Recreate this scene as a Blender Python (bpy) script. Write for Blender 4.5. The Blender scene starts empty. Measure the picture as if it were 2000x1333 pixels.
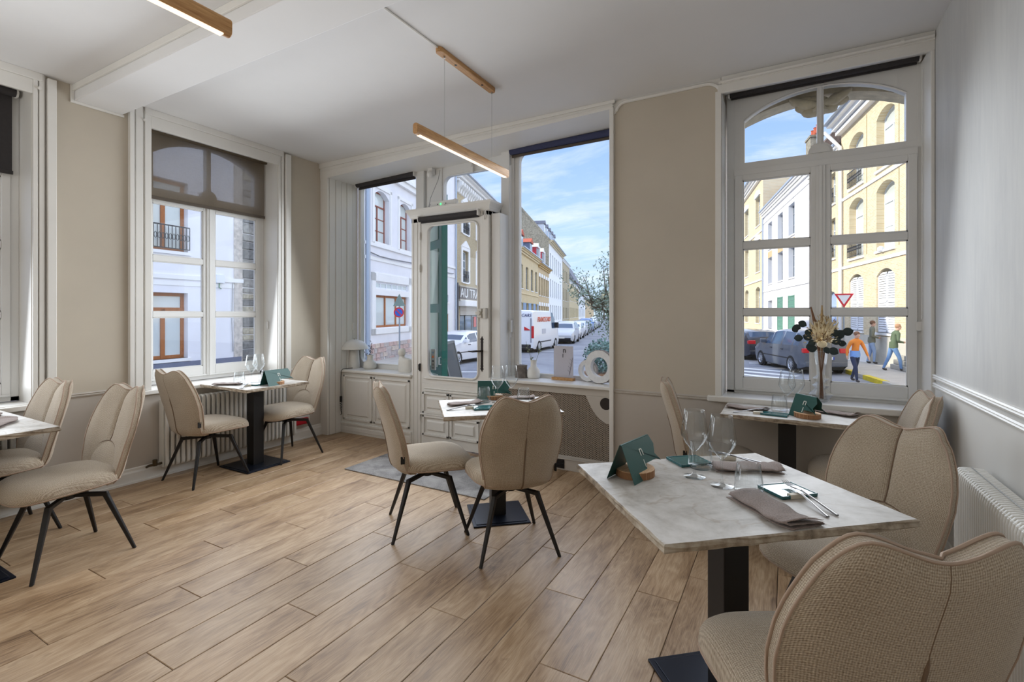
import bpy, bmesh, math, random
from mathutils import Vector, Matrix
random.seed(7)
R = math.radians
sc = bpy.context.scene
COL = sc.collection

# ---------------------------------------------------------------- camera, sky, sun, lamps, exposure
cam_d = bpy.data.cameras.new('camera')
cam = bpy.data.objects.new('camera', cam_d)
COL.objects.link(cam)
sc.camera = cam
cam.location = (0, 0, 1.39)
cam.rotation_euler = (R(90), 0, R(29.2))
cam_d.sensor_width = 36
cam_d.lens = 36 * 955 / 2000
cam_d.shift_y = -54.5 / 2000
cam_d.clip_end = 2000
cam_d.clip_start = 0.05

sc.view_settings.view_transform = 'Standard'
sc.view_settings.look = 'None'
sc.view_settings.gamma = 1
sc.view_settings.use_curve_mapping = False
sc.view_settings.exposure = 0.10
sc.render.film_transparent = False
sc.cycles.max_bounces = 10
sc.cycles.diffuse_bounces = 4
sc.cycles.glossy_bounces = 4
sc.cycles.transmission_bounces = 8
sc.cycles.transparent_max_bounces = 24
sc.cycles.caustics_reflective = False
sc.cycles.caustics_refractive = False
sc.cycles.sample_clamp_indirect = 4.0
sc.cycles.use_denoising = True

w = bpy.data.worlds.new('sky')
sc.world = w
w.use_nodes = True
nt = w.node_tree
nt.nodes.clear()
def wn(t, **k):
    n = nt.nodes.new(t)
    for a, b in k.items():
        setattr(n, a, b)
    return n
out = wn('ShaderNodeOutputWorld')
bg = wn('ShaderNodeBackground')
bg.inputs['Strength'].default_value = 1.18
tc = wn('ShaderNodeTexCoord')
sep = wn('ShaderNodeSeparateXYZ')
nt.links.new(tc.outputs['Generated'], sep.inputs[0])
ramp = wn('ShaderNodeValToRGB')
els = ramp.color_ramp.elements
els[0].position = 0.0; els[0].color = (0.60, 0.76, 0.98, 1)
els[1].position = 1.0; els[1].color = (0.14, 0.30, 0.80, 1)
e = els.new(0.12); e.color = (0.50, 0.69, 1.0, 1)
e = els.new(0.40); e.color = (0.29, 0.47, 0.97, 1)
nt.links.new(sep.outputs['Z'], ramp.inputs[0])
# thin streaky clouds: the direction projected on a high flat layer
den = wn('ShaderNodeMath', operation='ADD'); den.inputs[1].default_value = 0.18
nt.links.new(sep.outputs['Z'], den.inputs[0])
dx = wn('ShaderNodeMath', operation='DIVIDE'); dy = wn('ShaderNodeMath', operation='DIVIDE')
nt.links.new(sep.outputs['X'], dx.inputs[0]); nt.links.new(den.outputs[0], dx.inputs[1])
nt.links.new(sep.outputs['Y'], dy.inputs[0]); nt.links.new(den.outputs[0], dy.inputs[1])
cmb = wn('ShaderNodeCombineXYZ')
nt.links.new(dx.outputs[0], cmb.inputs[0]); nt.links.new(dy.outputs[0], cmb.inputs[1])
mp = wn('ShaderNodeMapping'); mp.inputs['Scale'].default_value = (1.1, 2.6, 1); mp.inputs['Rotation'].default_value = (0, 0, 0.5)
nt.links.new(cmb.outputs[0], mp.inputs[0])
cn = wn('ShaderNodeTexNoise'); cn.inputs['Scale'].default_value = 1.3; cn.inputs['Detail'].default_value = 9; cn.inputs['Roughness'].default_value = 0.62; cn.inputs['Distortion'].default_value = 0.4
nt.links.new(mp.outputs[0], cn.inputs['Vector'])
cr = wn('ShaderNodeValToRGB')
cr.color_ramp.elements[0].position = 0.46; cr.color_ramp.elements[0].color = (0, 0, 0, 1)
cr.color_ramp.elements[1].position = 0.78; cr.color_ramp.elements[1].color = (0.85, 0.85, 0.85, 1)
nt.links.new(cn.outputs['Fac'], cr.inputs[0])
mx = wn('ShaderNodeMix', data_type='RGBA')
nt.links.new(cr.outputs[0], mx.inputs['Factor'])
nt.links.new(ramp.outputs[0], mx.inputs['A'])
mx.inputs['B'].default_value = (0.92, 0.95, 1.0, 1)
nt.links.new(mx.outputs['Result'], bg.inputs['Color'])
nt.links.new(bg.outputs[0], out.inputs[0])

def lamp(name, kind, loc, rot, energy, color, **k):
    d = bpy.data.lights.new(name, kind)
    d.energy = energy
    d.color = color
    for a, b in k.items():
        setattr(d, a, b)
    o = bpy.data.objects.new(name, d)
    COL.objects.link(o)
    o.location = loc
    o.rotation_euler = rot
    return o

sun_dir = Vector((-0.80, -0.40, 0.50)).normalized()      # towards the sun
sun = lamp('sun', 'SUN', (0, 0, 30), sun_dir.to_track_quat('Z', 'Y').to_euler(), 4.2, (1.0, 0.93, 0.80), angle=R(0.6))
# added wide sun lamp, brightening the street beyond what the sky gives
lamp('sky_fill', 'SUN', (0, 0, 40), Vector((0.25, 0.15, 0.95)).to_track_quat('Z', 'Y').to_euler(), 2.6, (0.95, 0.97, 1.0), angle=R(150))
# fill lamps added in the window openings, standing in for daylight
FILL_TINT = (0.88, 0.94, 1.0)
lamp('shop_front_fill', 'AREA', (-2.9, 3.70, 1.80), (R(-74), 0, 0), 54, FILL_TINT, shape='RECTANGLE', size=3.1, size_y=1.7, spread=R(140))
lamp('right_window_fill', 'AREA', (0.15, 3.70, 1.80), (R(-72), 0, 0), 11, FILL_TINT, shape='RECTANGLE', size=0.9, size_y=1.6, spread=R(140))
lamp('left_window_fill', 'AREA', (-4.72, 2.70, 1.58), (R(-80), 0, R(90)), 14, FILL_TINT, shape='RECTANGLE', size=1.1, size_y=1.5, spread=R(150))
lamp('leftmost_window_fill', 'AREA', (-4.72, 0.78, 1.58), (R(-80), 0, R(90)), 16, FILL_TINT, shape='RECTANGLE', size=1.1, size_y=1.5, spread=R(150))
# added unseen fill lamp behind the camera, bouncing light off the ceiling
lamp('ceiling_bounce_fill', 'AREA', (-3.1, -1.3, 1.9), (R(180), 0, 0), 68, (0.95, 0.98, 1.0), shape='RECTANGLE', size=4.2, size_y=2.2)

# ---------------------------------------------------------------- mesh helpers
class MB:
    def __init__(s, M=None):
        s.v = []; s.f = []; s.m = []; s.uv = []; s.M = M
    def add(s, vs, fs, mat=0, uvs=None):
        b = len(s.v)
        if s.M is not None:
            vs = [tuple(s.M @ Vector(p)) for p in vs]
        s.v += [tuple(p) for p in vs]
        for i, f in enumerate(fs):
            s.f.append(tuple(b + k for k in f)); s.m.append(mat)
            s.uv.append(uvs[i] if uvs else None)
        return s
    def box(s, x0, x1, y0, y1, z0, z1, mat=0):
        if x0 > x1: x0, x1 = x1, x0
        if y0 > y1: y0, y1 = y1, y0
        if z0 > z1: z0, z1 = z1, z0
        return s.add([(x0,y0,z0),(x1,y0,z0),(x1,y1,z0),(x0,y1,z0),(x0,y0,z1),(x1,y0,z1),(x1,y1,z1),(x0,y1,z1)],
              [(0,3,2,1),(4,5,6,7),(0,1,5,4),(1,2,6,5),(2,3,7,6),(3,0,4,7)], mat)
    def prism(s, pts, a, b, plane='xz', mat=0):
        def P(p, d):
            return {'xz': (p[0], d, p[1]), 'xy': (p[0], p[1], d), 'yz': (d, p[0], p[1])}[plane]
        n = len(pts)
        vs = [P(p, a) for p in pts] + [P(p, b) for p in pts]
        area = sum(pts[i][0]*pts[(i+1) % n][1] - pts[(i+1) % n][0]*pts[i][1] for i in range(n))
        flip = (area > 0) ^ (b > a)
        if plane == 'xz': flip = not flip
        fs = [tuple(range(n)), tuple(range(2*n-1, n-1, -1))] + [(i, n+i, n+(i+1) % n, (i+1) % n) for i in range(n)]
        if not flip: fs = [tuple(reversed(f)) for f in fs]
        return s.add(vs, [tuple(reversed(f)) for f in fs], mat)
    def tube(s, pts, r, n=8, cap=True, mat=0, closed=False):
        pts = [Vector(p) for p in pts]; m = len(pts)
        rr = r if isinstance(r, (list, tuple)) else [r]*m
        vs = []; up = None
        for i, p in enumerate(pts):
            a = pts[i-1] if (i > 0 or closed) else p
            b = pts[(i+1) % m] if (i < m-1 or closed) else p
            t = (b-a).normalized() if (b-a).length > 1e-9 else Vector((0,0,1))
            if up is None:
                up = t.orthogonal().normalized()
            up = (up - t*up.dot(t))
            up = up.normalized() if up.length > 1e-6 else t.orthogonal().normalized()
            q = t.cross(up)
            for k in range(n):
                c = 2*math.pi*k/n
                vs.append(p + (up*math.cos(c) + q*math.sin(c))*rr[i])
        fs = []; uvs = []
        L = m if closed else m-1
        for i in range(L):
            for k in range(n):
                j = (i+1) % m
                fs.append((i*n+k, i*n+(k+1) % n, j*n+(k+1) % n, j*n+k))
        if cap and not closed:
            fs.append(tuple(range(n-1, -1, -1))); fs.append(tuple((m-1)*n+k for k in range(n)))
        return s.add(vs, fs, mat)
    def lathe(s, prof, n=24, c=(0,0,0), mat=0, a0=0, a1=2*math.pi):
        full = abs(a1-a0-2*math.pi) < 1e-6
        cols = n if full else n+1
        vs = []; m = len(prof)
        for r, z in prof:
            for k in range(cols):
                a = a0+(a1-a0)*k/n
                vs.append((c[0]+r*math.cos(a), c[1]+r*math.sin(a), c[2]+z))
        fs = []
        for i in range(m-1):
            for k in range(n):
                k2 = (k+1) % cols
                fs.append((i*cols+k, i*cols+k2, (i+1)*cols+k2, (i+1)*cols+k))
        return s.add(vs, fs, mat)
    def grid(s, P, U=None, mat=0, cu=False, flip=False):
        n = len(P); m = len(P[0])
        vs = [p for row in P for p in row]
        fs = []; uvs = []
        for i in range(n if cu else n-1):
            for j in range(m-1):
                i2 = (i+1) % n
                q = [(i, j), (i2, j), (i2, j+1), (i, j+1)]
                if flip: q.reverse()
                fs.append(tuple(a*m+b for a, b in q))
                if U: uvs.append([U(a if a or not (cu and i == n-1) else n, b) for a, b in q])
        return s.add(vs, fs, mat, uvs if U else None)
    def sphere(s, c, r, n=12, m=8, sc3=(1,1,1), mat=0):
        prof = [(r*math.sin(math.pi*i/m)+1e-5, -r*math.cos(math.pi*i/m)) for i in range(m+1)]
        t = MB().lathe(prof, n)
        return s.add([(c[0]+x*sc3[0], c[1]+y*sc3[1], c[2]+z*sc3[2]) for x, y, z in t.v], t.f, mat)
    def bar(s, a, b, w, h=None, mat=0):
        a = Vector(a); b = Vector(b); h = h or w
        t = (b-a).normalized()
        up = Vector((0,0,1)) if abs(t.z) < 0.95 else Vector((1,0,0))
        x = t.cross(up).normalized(); y = x.cross(t).normalized()
        vs = []
        for p in (a, b):
            for i, j in ((-1,-1),(1,-1),(1,1),(-1,1)):
                vs.append(p + x*(i*w/2) + y*(j*h/2))
        return s.add(vs, [(3,2,1,0),(4,5,6,7),(0,1,5,4),(1,2,6,5),(2,3,7,6),(3,0,4,7)], mat)
    def mesh(s, name, mats, smooth=None):
        me = bpy.data.meshes.new(name)
        me.from_pydata(s.v, [], s.f)
        ms = mats if isinstance(mats, (list, tuple)) else [mats]
        for m in ms: me.materials.append(m)
        if len(ms) > 1: me.polygons.foreach_set('material_index', s.m)
        if any(u is not None for u in s.uv):
            uvl = me.uv_layers.new(name='UVMap')
            for p in me.polygons:
                u = s.uv[p.index]
                for k, li in enumerate(p.loop_indices):
                    uvl.data[li].uv = u[k] if u else (0, 0)
        me.update()
        if smooth is not None:
            me.polygons.foreach_set('use_smooth', [True]*len(me.polygons))
            me.set_sharp_from_angle(angle=R(smooth))
        return me
    def obj(s, name, mats, parent=None, smooth=None, bevel=0, loc=None, rot=None, seg=2):
        return link(name, s.mesh(name, mats, smooth), parent, loc, rot, bevel, seg)

def link(name, me, parent=None, loc=None, rot=None, bevel=0, seg=2):
    o = bpy.data.objects.new(name, me)
    COL.objects.link(o)
    if parent is not None: o.parent = parent
    if loc is not None: o.location = loc
    if rot is not None: o.rotation_euler = rot
    if bevel:
        b = o.modifiers.new('bevel', 'BEVEL'); b.width = bevel; b.segments = seg; b.limit_method = 'ANGLE'; b.angle_limit = R(40)
    return o

def tag(o, label=None, cat=None, group=None, kind=None):
    if label: o['label'] = label
    if cat: o['category'] = cat
    if group: o['group'] = group
    if kind: o['kind'] = kind
    return o
def thing(name, label, cat, loc=(0,0,0), rz=0, group=None, parent=None):
    o = bpy.data.objects.new(name, None); COL.objects.link(o)
    o.empty_display_size = 0.1
    o.location = loc; o.rotation_euler = (0, 0, rz)
    return tag(o, label, cat, group)
def struct(name, loc=(0,0,0), rz=0, label=None):
    o = bpy.data.objects.new(name, None); COL.objects.link(o)
    o.location = loc; o.rotation_euler = (0, 0, rz)
    o['kind'] = 'structure'
    if label: o['label'] = label
    return o
def dup(root, loc, rz, label, group=None):
    r = root.copy(); COL.objects.link(r); r.location = loc; r.rotation_euler = (0, 0, rz)
    r['label'] = label
    if group: r['group'] = group
    for ch in list(root.children):
        c = ch.copy(); COL.objects.link(c); c.parent = r
        for g in list(ch.children):
            d = g.copy(); COL.objects.link(d); d.parent = c
    return r
def rrect(x0, x1, z0, z1, r, n=6):
    p = []
    for cx, cz, a in ((x1-r, z1-r, 0), (x0+r, z1-r, 90), (x0+r, z0+r, 180), (x1-r, z0+r, 270)):
        for k in range(n+1):
            t = R(a+90*k/n)
            p.append((cx+r*math.cos(t), cz+r*math.sin(t)))
    return p
def rrect_outer(x0, x1, z0, z1, n=6):
    p = []
    for c in ((x1, z1), (x0, z1), (x0, z0), (x1, z0)):
        p += [c]*(n+1)
    return p
def ring_plate(mb, inner, outer, y0, y1, mat=0):
    """a plate in the xz plane from y0 (front) to y1 with a hole; inner and outer are matched point lists"""
    n = len(inner)
    vs = [(p[0], y0, p[1]) for p in inner]+[(p[0], y0, p[1]) for p in outer]+[(p[0], y1, p[1]) for p in inner]+[(p[0], y1, p[1]) for p in outer]
    fs = []
    for i in range(n):
        j = (i+1) % n
        same = outer[i] == outer[j]
        fs.append((i, j, n+i) if same else (i, j, n+j, n+i))
        fs.append((2*n+j, 2*n+i, 3*n+i) if same else (2*n+j, 2*n+i, 3*n+i, 3*n+j))
        fs.append((j, i, 2*n+i, 2*n+j))
        if not same: fs.append((n+i, n+j, 3*n+j, 3*n+i))
    return mb.add(vs, fs, mat)
def wall_holes(mb, u0, u1, z0, z1, y0, y1, rects, mat=0):
    """a wall u0..u1 by z0..z1, front face at y0, back at y1, with rectangular holes"""
    us = sorted({u0, u1, *[r[0] for r in rects], *[r[1] for r in rects]})
    zs = sorted({z0, z1, *[r[2] for r in rects], *[r[3] for r in rects]})
    us = [u for u in us if u0 <= u <= u1]; zs = [z for z in zs if z0 <= z <= z1]
    for a, b in zip(us, us[1:]):
        for c, d in zip(zs, zs[1:]):
            m, n = (a+b)/2, (c+d)/2
            if any(r[0] < m < r[1] and r[2] < n < r[3] for r in rects): continue
            mb.add([(a,y0,c),(b,y0,c),(b,y0,d),(a,y0,d)], [(0,1,2,3)], mat)
            mb.add([(a,y1,c),(b,y1,c),(b,y1,d),(a,y1,d)], [(3,2,1,0)], mat)
    for r in rects:
        a, b, c, d = r[:4]
        mb.add([(a,y0,c),(b,y0,c),(b,y1,c),(a,y1,c)], [(0,3,2,1)][::-1], mat)
        mb.add([(a,y0,d),(b,y0,d),(b,y1,d),(a,y1,d)], [(0,1,2,3)][::-1], mat)
        mb.add([(a,y0,c),(a,y1,c),(a,y1,d),(a,y0,d)], [(0,1,2,3)], mat)
        mb.add([(b,y0,c),(b,y1,c),(b,y1,d),(b,y0,d)], [(3,2,1,0)], mat)
    mb.add([(u0,y0,z0),(u0,y1,z0),(u0,y1,z1),(u0,y0,z1)], [(3,2,1,0)], mat)
    mb.add([(u1,y0,z0),(u1,y1,z0),(u1,y1,z1),(u1,y0,z1)], [(0,1,2,3)], mat)
    mb.add([(u0,y0,z1),(u1,y0,z1),(u1,y1,z1),(u0,y1,z1)], [(0,1,2,3)], mat)
    mb.add([(u0,y0,z0),(u1,y0,z0),(u1,y1,z0),(u0,y1,z0)], [(3,2,1,0)], mat)
    return mb
def arch_fill(mb, x0, x1, z1, rise, y0, y1, mat=0, n=6):
    """the two corner pieces that turn a flat hole head into a segmental arch"""
    xm, hw = (x0+x1)/2, (x1-x0)/2
    rad = (hw*hw+rise*rise)/(2*rise); zc = z1-rad
    a = math.asin(min(1, hw/rad))
    for sgn in (-1, 1):
        pts = [(xm+sgn*hw, z1)]
        for k in range(n+1):
            t = a*(1-k/n)
            pts.append((xm+sgn*rad*math.sin(t), zc+rad*math.cos(t)))
        pts[-1] = (xm, z1-0.001)
        mb.prism(pts, y0, y1, 'xz', mat)
def text_mesh(txt, size, depth=0.002, shear=0.0):
    cu = bpy.data.curves.new('lettering', 'FONT'); cu.body = txt; cu.size = size; cu.extrude = depth; cu.align_x = 'CENTER'; cu.align_y = 'CENTER'; cu.shear = shear
    cu.resolution_u = 3
    o = bpy.data.objects.new('lettering', cu); COL.objects.link(o)
    dg = bpy.context.evaluated_depsgraph_get()
    me = bpy.data.meshes.new_from_object(o.evaluated_get(dg))
    bpy.data.objects.remove(o); bpy.data.curves.remove(cu)
    return me
def lettering(txt, size, m, parent, loc, rot, depth=0.002, shear=0.0, scale=(1,1,1)):
    me = text_mesh(txt, size, depth, shear); me.materials.clear(); me.materials.append(m)
    o = link('lettering', me, parent, loc, rot); o.scale = scale
    return o

# ---------------------------------------------------------------- materials
def rgb(r, g, b): # sRGB 0..255 to linear
    f = lambda c: (c/255/12.92) if c/255 <= 0.04045 else ((c/255+0.055)/1.055)**2.4
    return (f(r), f(g), f(b), 1)
class Mat:
    def __init__(s, name):
        s.m = bpy.data.materials.new(name); s.m.use_nodes = True
        s.t = s.m.node_tree; s.b = s.t.nodes['Principled BSDF']; s.o = s.t.nodes['Material Output']
    def n(s, t, **k):
        q = s.t.nodes.new(t)
        for a, b in k.items(): setattr(q, a, b)
        return q
    def l(s, a, b): s.t.links.new(a, b)
    def math(s, op, a, b=None):
        q = s.n('ShaderNodeMath', operation=op)
        for i, x in enumerate((a, b)):
            if x is None: continue
            if isinstance(x, (int, float)): q.inputs[i].default_value = x
            else: s.l(x, q.inputs[i])
        return q.outputs[0]
    def co(s, kind='Object', scale=(1,1,1), rot=(0,0,0)):
        c = s.n('ShaderNodeTexCoord'); m = s.n('ShaderNodeMapping')
        m.inputs['Scale'].default_value = scale; m.inputs['Rotation'].default_value = rot
        s.l(c.outputs[kind], m.inputs[0]); return m.outputs[0]
    def noise(s, v, scale=5, detail=4, rough=0.5, dist=0):
        q = s.n('ShaderNodeTexNoise'); q.inputs['Scale'].default_value = scale; q.inputs['Detail'].default_value = detail
        q.inputs['Roughness'].default_value = rough; q.inputs['Distortion'].default_value = dist
        if v is not None: s.l(v, q.inputs['Vector'])
        return q.outputs['Fac']
    def ramp(s, f, stops):
        q = s.n('ShaderNodeValToRGB'); el = q.color_ramp.elements
        while len(el) < len(stops): el.new(0.5)
        for e, (p, c) in zip(el, stops): e.position = p; e.color = c if len(c) == 4 else (*c, 1)
        s.l(f, q.inputs[0]); return q.outputs[0]
    def mix(s, f, a, b, mode='MIX'):
        q = s.n('ShaderNodeMix', data_type='RGBA', blend_type=mode)
        for key, x in (('Factor', f), ('A', a), ('B', b)):
            i = q.inputs[key] if key == 'Factor' else [z for z in q.inputs if z.name == key and z.type == 'RGBA'][0]
            if isinstance(x, (int, float)): i.default_value = x
            elif isinstance(x, tuple): i.default_value = x
            else: s.l(x, i)
        return [z for z in q.outputs if z.type == 'RGBA'][0]
    def color(s, c):
        if isinstance(c, tuple): s.b.inputs['Base Color'].default_value = c
        else: s.l(c, s.b.inputs['Base Color'])
        return s
    def rough(s, r):
        if isinstance(r, (int, float)): s.b.inputs['Roughness'].default_value = r
        else: s.l(r, s.b.inputs['Roughness'])
        return s
    def bump(s, h, strength=0.3, dist=0.01):
        q = s.n('ShaderNodeBump'); q.inputs['Strength'].default_value = strength; q.inputs['Distance'].default_value = dist
        s.l(h, q.inputs['Height']); s.l(q.outputs[0], s.b.inputs['Normal']); return s
def simple(name, c, rough=0.5, metal=0, noise=0.0, nscale=6, bump=0, spec=None, sheen=0):
    M = Mat(name)
    if noise:
        v = M.co(); f = M.noise(v, nscale, 5, 0.6)
        d = tuple(max(0, x*(1-noise)) for x in c[:3])+(1,); l = tuple(min(1, x*(1+noise*0.6)) for x in c[:3])+(1,)
        M.color(M.ramp(f, [(0.3, d), (0.7, l)]))
        if bump: M.bump(f, bump, 0.004)
    else: M.color(c)
    M.rough(rough); M.b.inputs['Metallic'].default_value = metal
    if spec is not None: M.b.inputs['Specular IOR Level'].default_value = spec
    if sheen: M.b.inputs['Sheen Weight'].default_value = sheen
    return M.m
def thin_glass(name, tint=(1,1,1,1), edge=0.0, ior=1.45, refl=1.0):
    """thin sheet glass: light goes straight through, the surface mirrors by Fresnel"""
    M = Mat(name); M.t.nodes.remove(M.b)
    tr = M.n('ShaderNodeBsdfTransparent'); gl = M.n('ShaderNodeBsdfGlossy'); gl.inputs['Roughness'].default_value = 0.0
    gl.inputs['Color'].default_value = (refl, refl, refl, 1)
    ms = M.n('ShaderNodeMixShader')
    lw = M.n('ShaderNodeLayerWeight'); lw.inputs['Blend'].default_value = 0.5
    f0 = ((ior-1)/(ior+1))**2
    fr = M.math('ADD', M.math('MULTIPLY', M.math('POWER', lw.outputs['Facing'], 5.0), 1-f0), f0)
    if edge:
        f = M.math('POWER', lw.outputs['Facing'], 3.0)
        M.l(M.mix(f, tint, tuple(x*(1-edge) for x in tint[:3])+(1,)), tr.inputs['Color'])
    else: tr.inputs['Color'].default_value = tint
    M.l(fr, ms.inputs[0]); M.l(tr.outputs[0], ms.inputs[1]); M.l(gl.outputs[0], ms.inputs[2]); M.l(ms.outputs[0], M.o.inputs[0])
    return M.m
def emit(name, c, strength):
    M = Mat(name); M.color((0,0,0,1)); M.b.inputs['Emission Color'].default_value = c; M.b.inputs['Emission Strength'].default_value = strength
    return M.m
def fabric(name, c1, c2, cell=0.0046, bump=0.5):
    M = Mat(name)
    uv = M.co('UV')
    sp = M.n('ShaderNodeSeparateXYZ'); M.l(uv, sp.inputs[0])
    k = 2*math.pi/cell
    a = M.math('SINE', M.math('MULTIPLY', M.math('ADD', sp.outputs[0], sp.outputs[1]), k*0.5))
    b = M.math('SINE', M.math('MULTIPLY', M.math('SUBTRACT', sp.outputs[0], sp.outputs[1]), k*0.5))
    h = M.math('MULTIPLY', a, b)
    wv = M.n('ShaderNodeTexNoise'); wv.inputs['Scale'].default_value = 230; wv.inputs['Detail'].default_value = 2; M.l(uv, wv.inputs['Vector'])
    big = M.noise(M.co('Object'), 7, 3)
    hh = M.math('ADD', M.math('MULTIPLY', h, 0.25), M.math('ADD', wv.outputs['Fac'], M.math('MULTIPLY', big, 0.25)))
    M.color(M.ramp(hh, [(0.25, c1), (1.0, c2)])); M.rough(0.92); M.b.inputs['Specular IOR Level'].default_value = 0.15
    M.b.inputs['Sheen Weight'].default_value = 0.25
    M.bump(h, bump, 0.0012)
    return M.m
def brickmat(name, c1, c2, mortar, scale=1.0, w=0.22, h=0.07, bump=0.5):
    M = Mat(name)
    co = M.n('ShaderNodeTexCoord'); mp = M.n('ShaderNodeMapping'); mp.inputs['Rotation'].default_value = (R(90), 0, 0)
    M.l(co.outputs['Object'], mp.inputs[0])
    b = M.n('ShaderNodeTexBrick'); b.inputs['Scale'].default_value = scale
    b.inputs['Brick Width'].default_value = w; b.inputs['Row Height'].default_value = h; b.inputs['Mortar Size'].default_value = 0.008
    b.inputs['Color1'].default_value = c1; b.inputs['Color2'].default_value = c2; b.inputs['Mortar'].default_value = mortar
    M.l(mp.outputs[0], b.inputs['Vector'])
    f = M.noise(M.co(), 1.2, 5, 0.6)
    M.color(M.mix(0.35, b.outputs['Color'], M.ramp(f, [(0.3, tuple(x*0.6 for x in c1[:3])+(1,)), (0.7, tuple(min(1, x*1.2) for x in c2[:3])+(1,))])))
    M.rough(0.9); M.bump(b.outputs['Fac'], -bump, 0.01)
    return M.m

white_paint = simple('white_gloss_paint', rgb(228, 225, 219), 0.38, noise=0.03, nscale=3)
sash_paint = simple('window_white_paint', rgb(228, 227, 224), 0.35, noise=0.03, nscale=3)
taupe = simple('taupe_wall_paint', rgb(197, 187, 171), 0.75, noise=0.05, nscale=1.6, bump=0.05)
taupe_low = simple('taupe_dado_paint', rgb(190, 182, 172), 0.6, noise=0.04, nscale=1.6)
ceil_m = simple('ceiling_white_paint', rgb(226, 225, 224), 0.85, noise=0.03, nscale=1.2, bump=0.05)
def brushed():
    M = Mat('grey_brushed_wall_paint')
    f = M.noise(M.co(scale=(2.2, 2.2, 0.5)), 2.2, 6, 0.65, 0.3); g = M.noise(M.co(scale=(14, 14, 1.2)), 3, 5, 0.6)
    h = M.math('ADD', M.math('MULTIPLY', f, 0.7), M.math('MULTIPLY', g, 0.3))
    M.color(M.ramp(h, [(0.30, rgb(186, 185, 184)), (0.52, rgb(198, 197, 194)), (0.72, rgb(206, 204, 200))])); M.rough(0.7); M.bump(g, 0.06, 0.004)
    return M.m
wallC_m = brushed()
wallC_low = simple('pale_dado_paint', rgb(214, 212, 207), 0.6, noise=0.03, nscale=2)
def oak_floor():
    M = Mat('oak_plank')
    info = M.n('ShaderNodeObjectInfo'); co = M.n('ShaderNodeTexCoord')
    rnd = M.math('MULTIPLY', info.outputs['Random'], 37.0)
    cb = M.n('ShaderNodeCombineXYZ'); M.l(rnd, cb.inputs[0]); M.l(rnd, cb.inputs[1]); M.l(rnd, cb.inputs[2])
    ad = M.n('ShaderNodeVectorMath', operation='ADD'); M.l(co.outputs['Object'], ad.inputs[0]); M.l(cb.outputs[0], ad.inputs[1])
    def mp(s):
        q = M.n('ShaderNodeMapping'); q.inputs['Scale'].default_value = s; M.l(ad.outputs[0], q.inputs[0]); return q.outputs[0]
    warp = M.noise(mp((3.2, 0.75, 3)), 1.5, 3, 0.5)
    sx = M.n('ShaderNodeSeparateXYZ'); M.l(ad.outputs[0], sx.inputs[0])
    rings = M.math('SINE', M.math('ADD', M.math('MULTIPLY', warp, 95.0), M.math('MULTIPLY', sx.outputs[0], 90.0)))
    fine = M.noise(mp((60, 2.2, 60)), 4, 5, 0.7, 0.2)
    pores = M.noise(mp((150, 5, 150)), 4, 3, 0.6)
    blot = M.noise(mp((5, 1.3, 5)), 1.3, 4, 0.55)
    t = M.math('ADD', M.math('ADD', M.math('MULTIPLY', rings, 0.034), M.math('MULTIPLY', fine, 0.50)), M.math('ADD', M.math('MULTIPLY', blot, 0.55), M.math('MULTIPLY', pores, 0.12)))
    col = M.ramp(t, [(0.37, rgb(80, 61, 44)), (0.47, rgb(132, 105, 78)), (0.57, rgb(164, 136, 105)), (0.73, rgb(194, 169, 139))])
    lines = M.ramp(rings, [(0.80, (1, 1, 1)), (0.97, (0.84, 0.82, 0.80))]); mask = M.ramp(M.noise(mp((6, 1.6, 6)), 1.0, 2), [(0.45, (0,)*3), (0.6, (1,)*3)])
    col = M.mix(mask, col, M.mix(1.0, col, lines, 'MULTIPLY'))
    tone = M.ramp(info.outputs['Random'], [(0.0, (0.90, 0.87, 0.84, 1)), (0.5, (1, 1, 1, 1)), (1.0, (1.06, 1.02, 0.98, 1))])
    M.color(M.mix(1.0, col, tone, 'MULTIPLY'))
    M.rough(M.ramp(fine, [(0.3, (0.34,)*3), (0.7, (0.48,)*3)])); M.bump(M.math('ADD', fine, M.math('MULTIPLY', rings, 0.15)), 0.22, 0.0015)
    M.b.inputs['Specular IOR Level'].default_value = 0.55
    return M.m
oak = oak_floor()
gap_m = simple('floor_joint_dark', rgb(48, 36, 28), 0.9)  # dark brown subfloor showing in the plank joints
chair_fab = fabric('beige_woven_upholstery', rgb(134, 116, 96), rgb(210, 197, 177), cell=0.0056)
piping_m = simple('piping_cord', rgb(172, 150, 132), 0.85)
seam_m = simple('seam_thread', rgb(120, 100, 82), 0.9)
black_metal = simple('black_powder_coat', rgb(34, 33, 34), 0.42, 0.3)
plate_metal = simple('black_base_plate', rgb(30, 36, 50), 0.3, 0.6)
tag_m = simple('black_label', rgb(16, 16, 16), 0.6)
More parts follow.
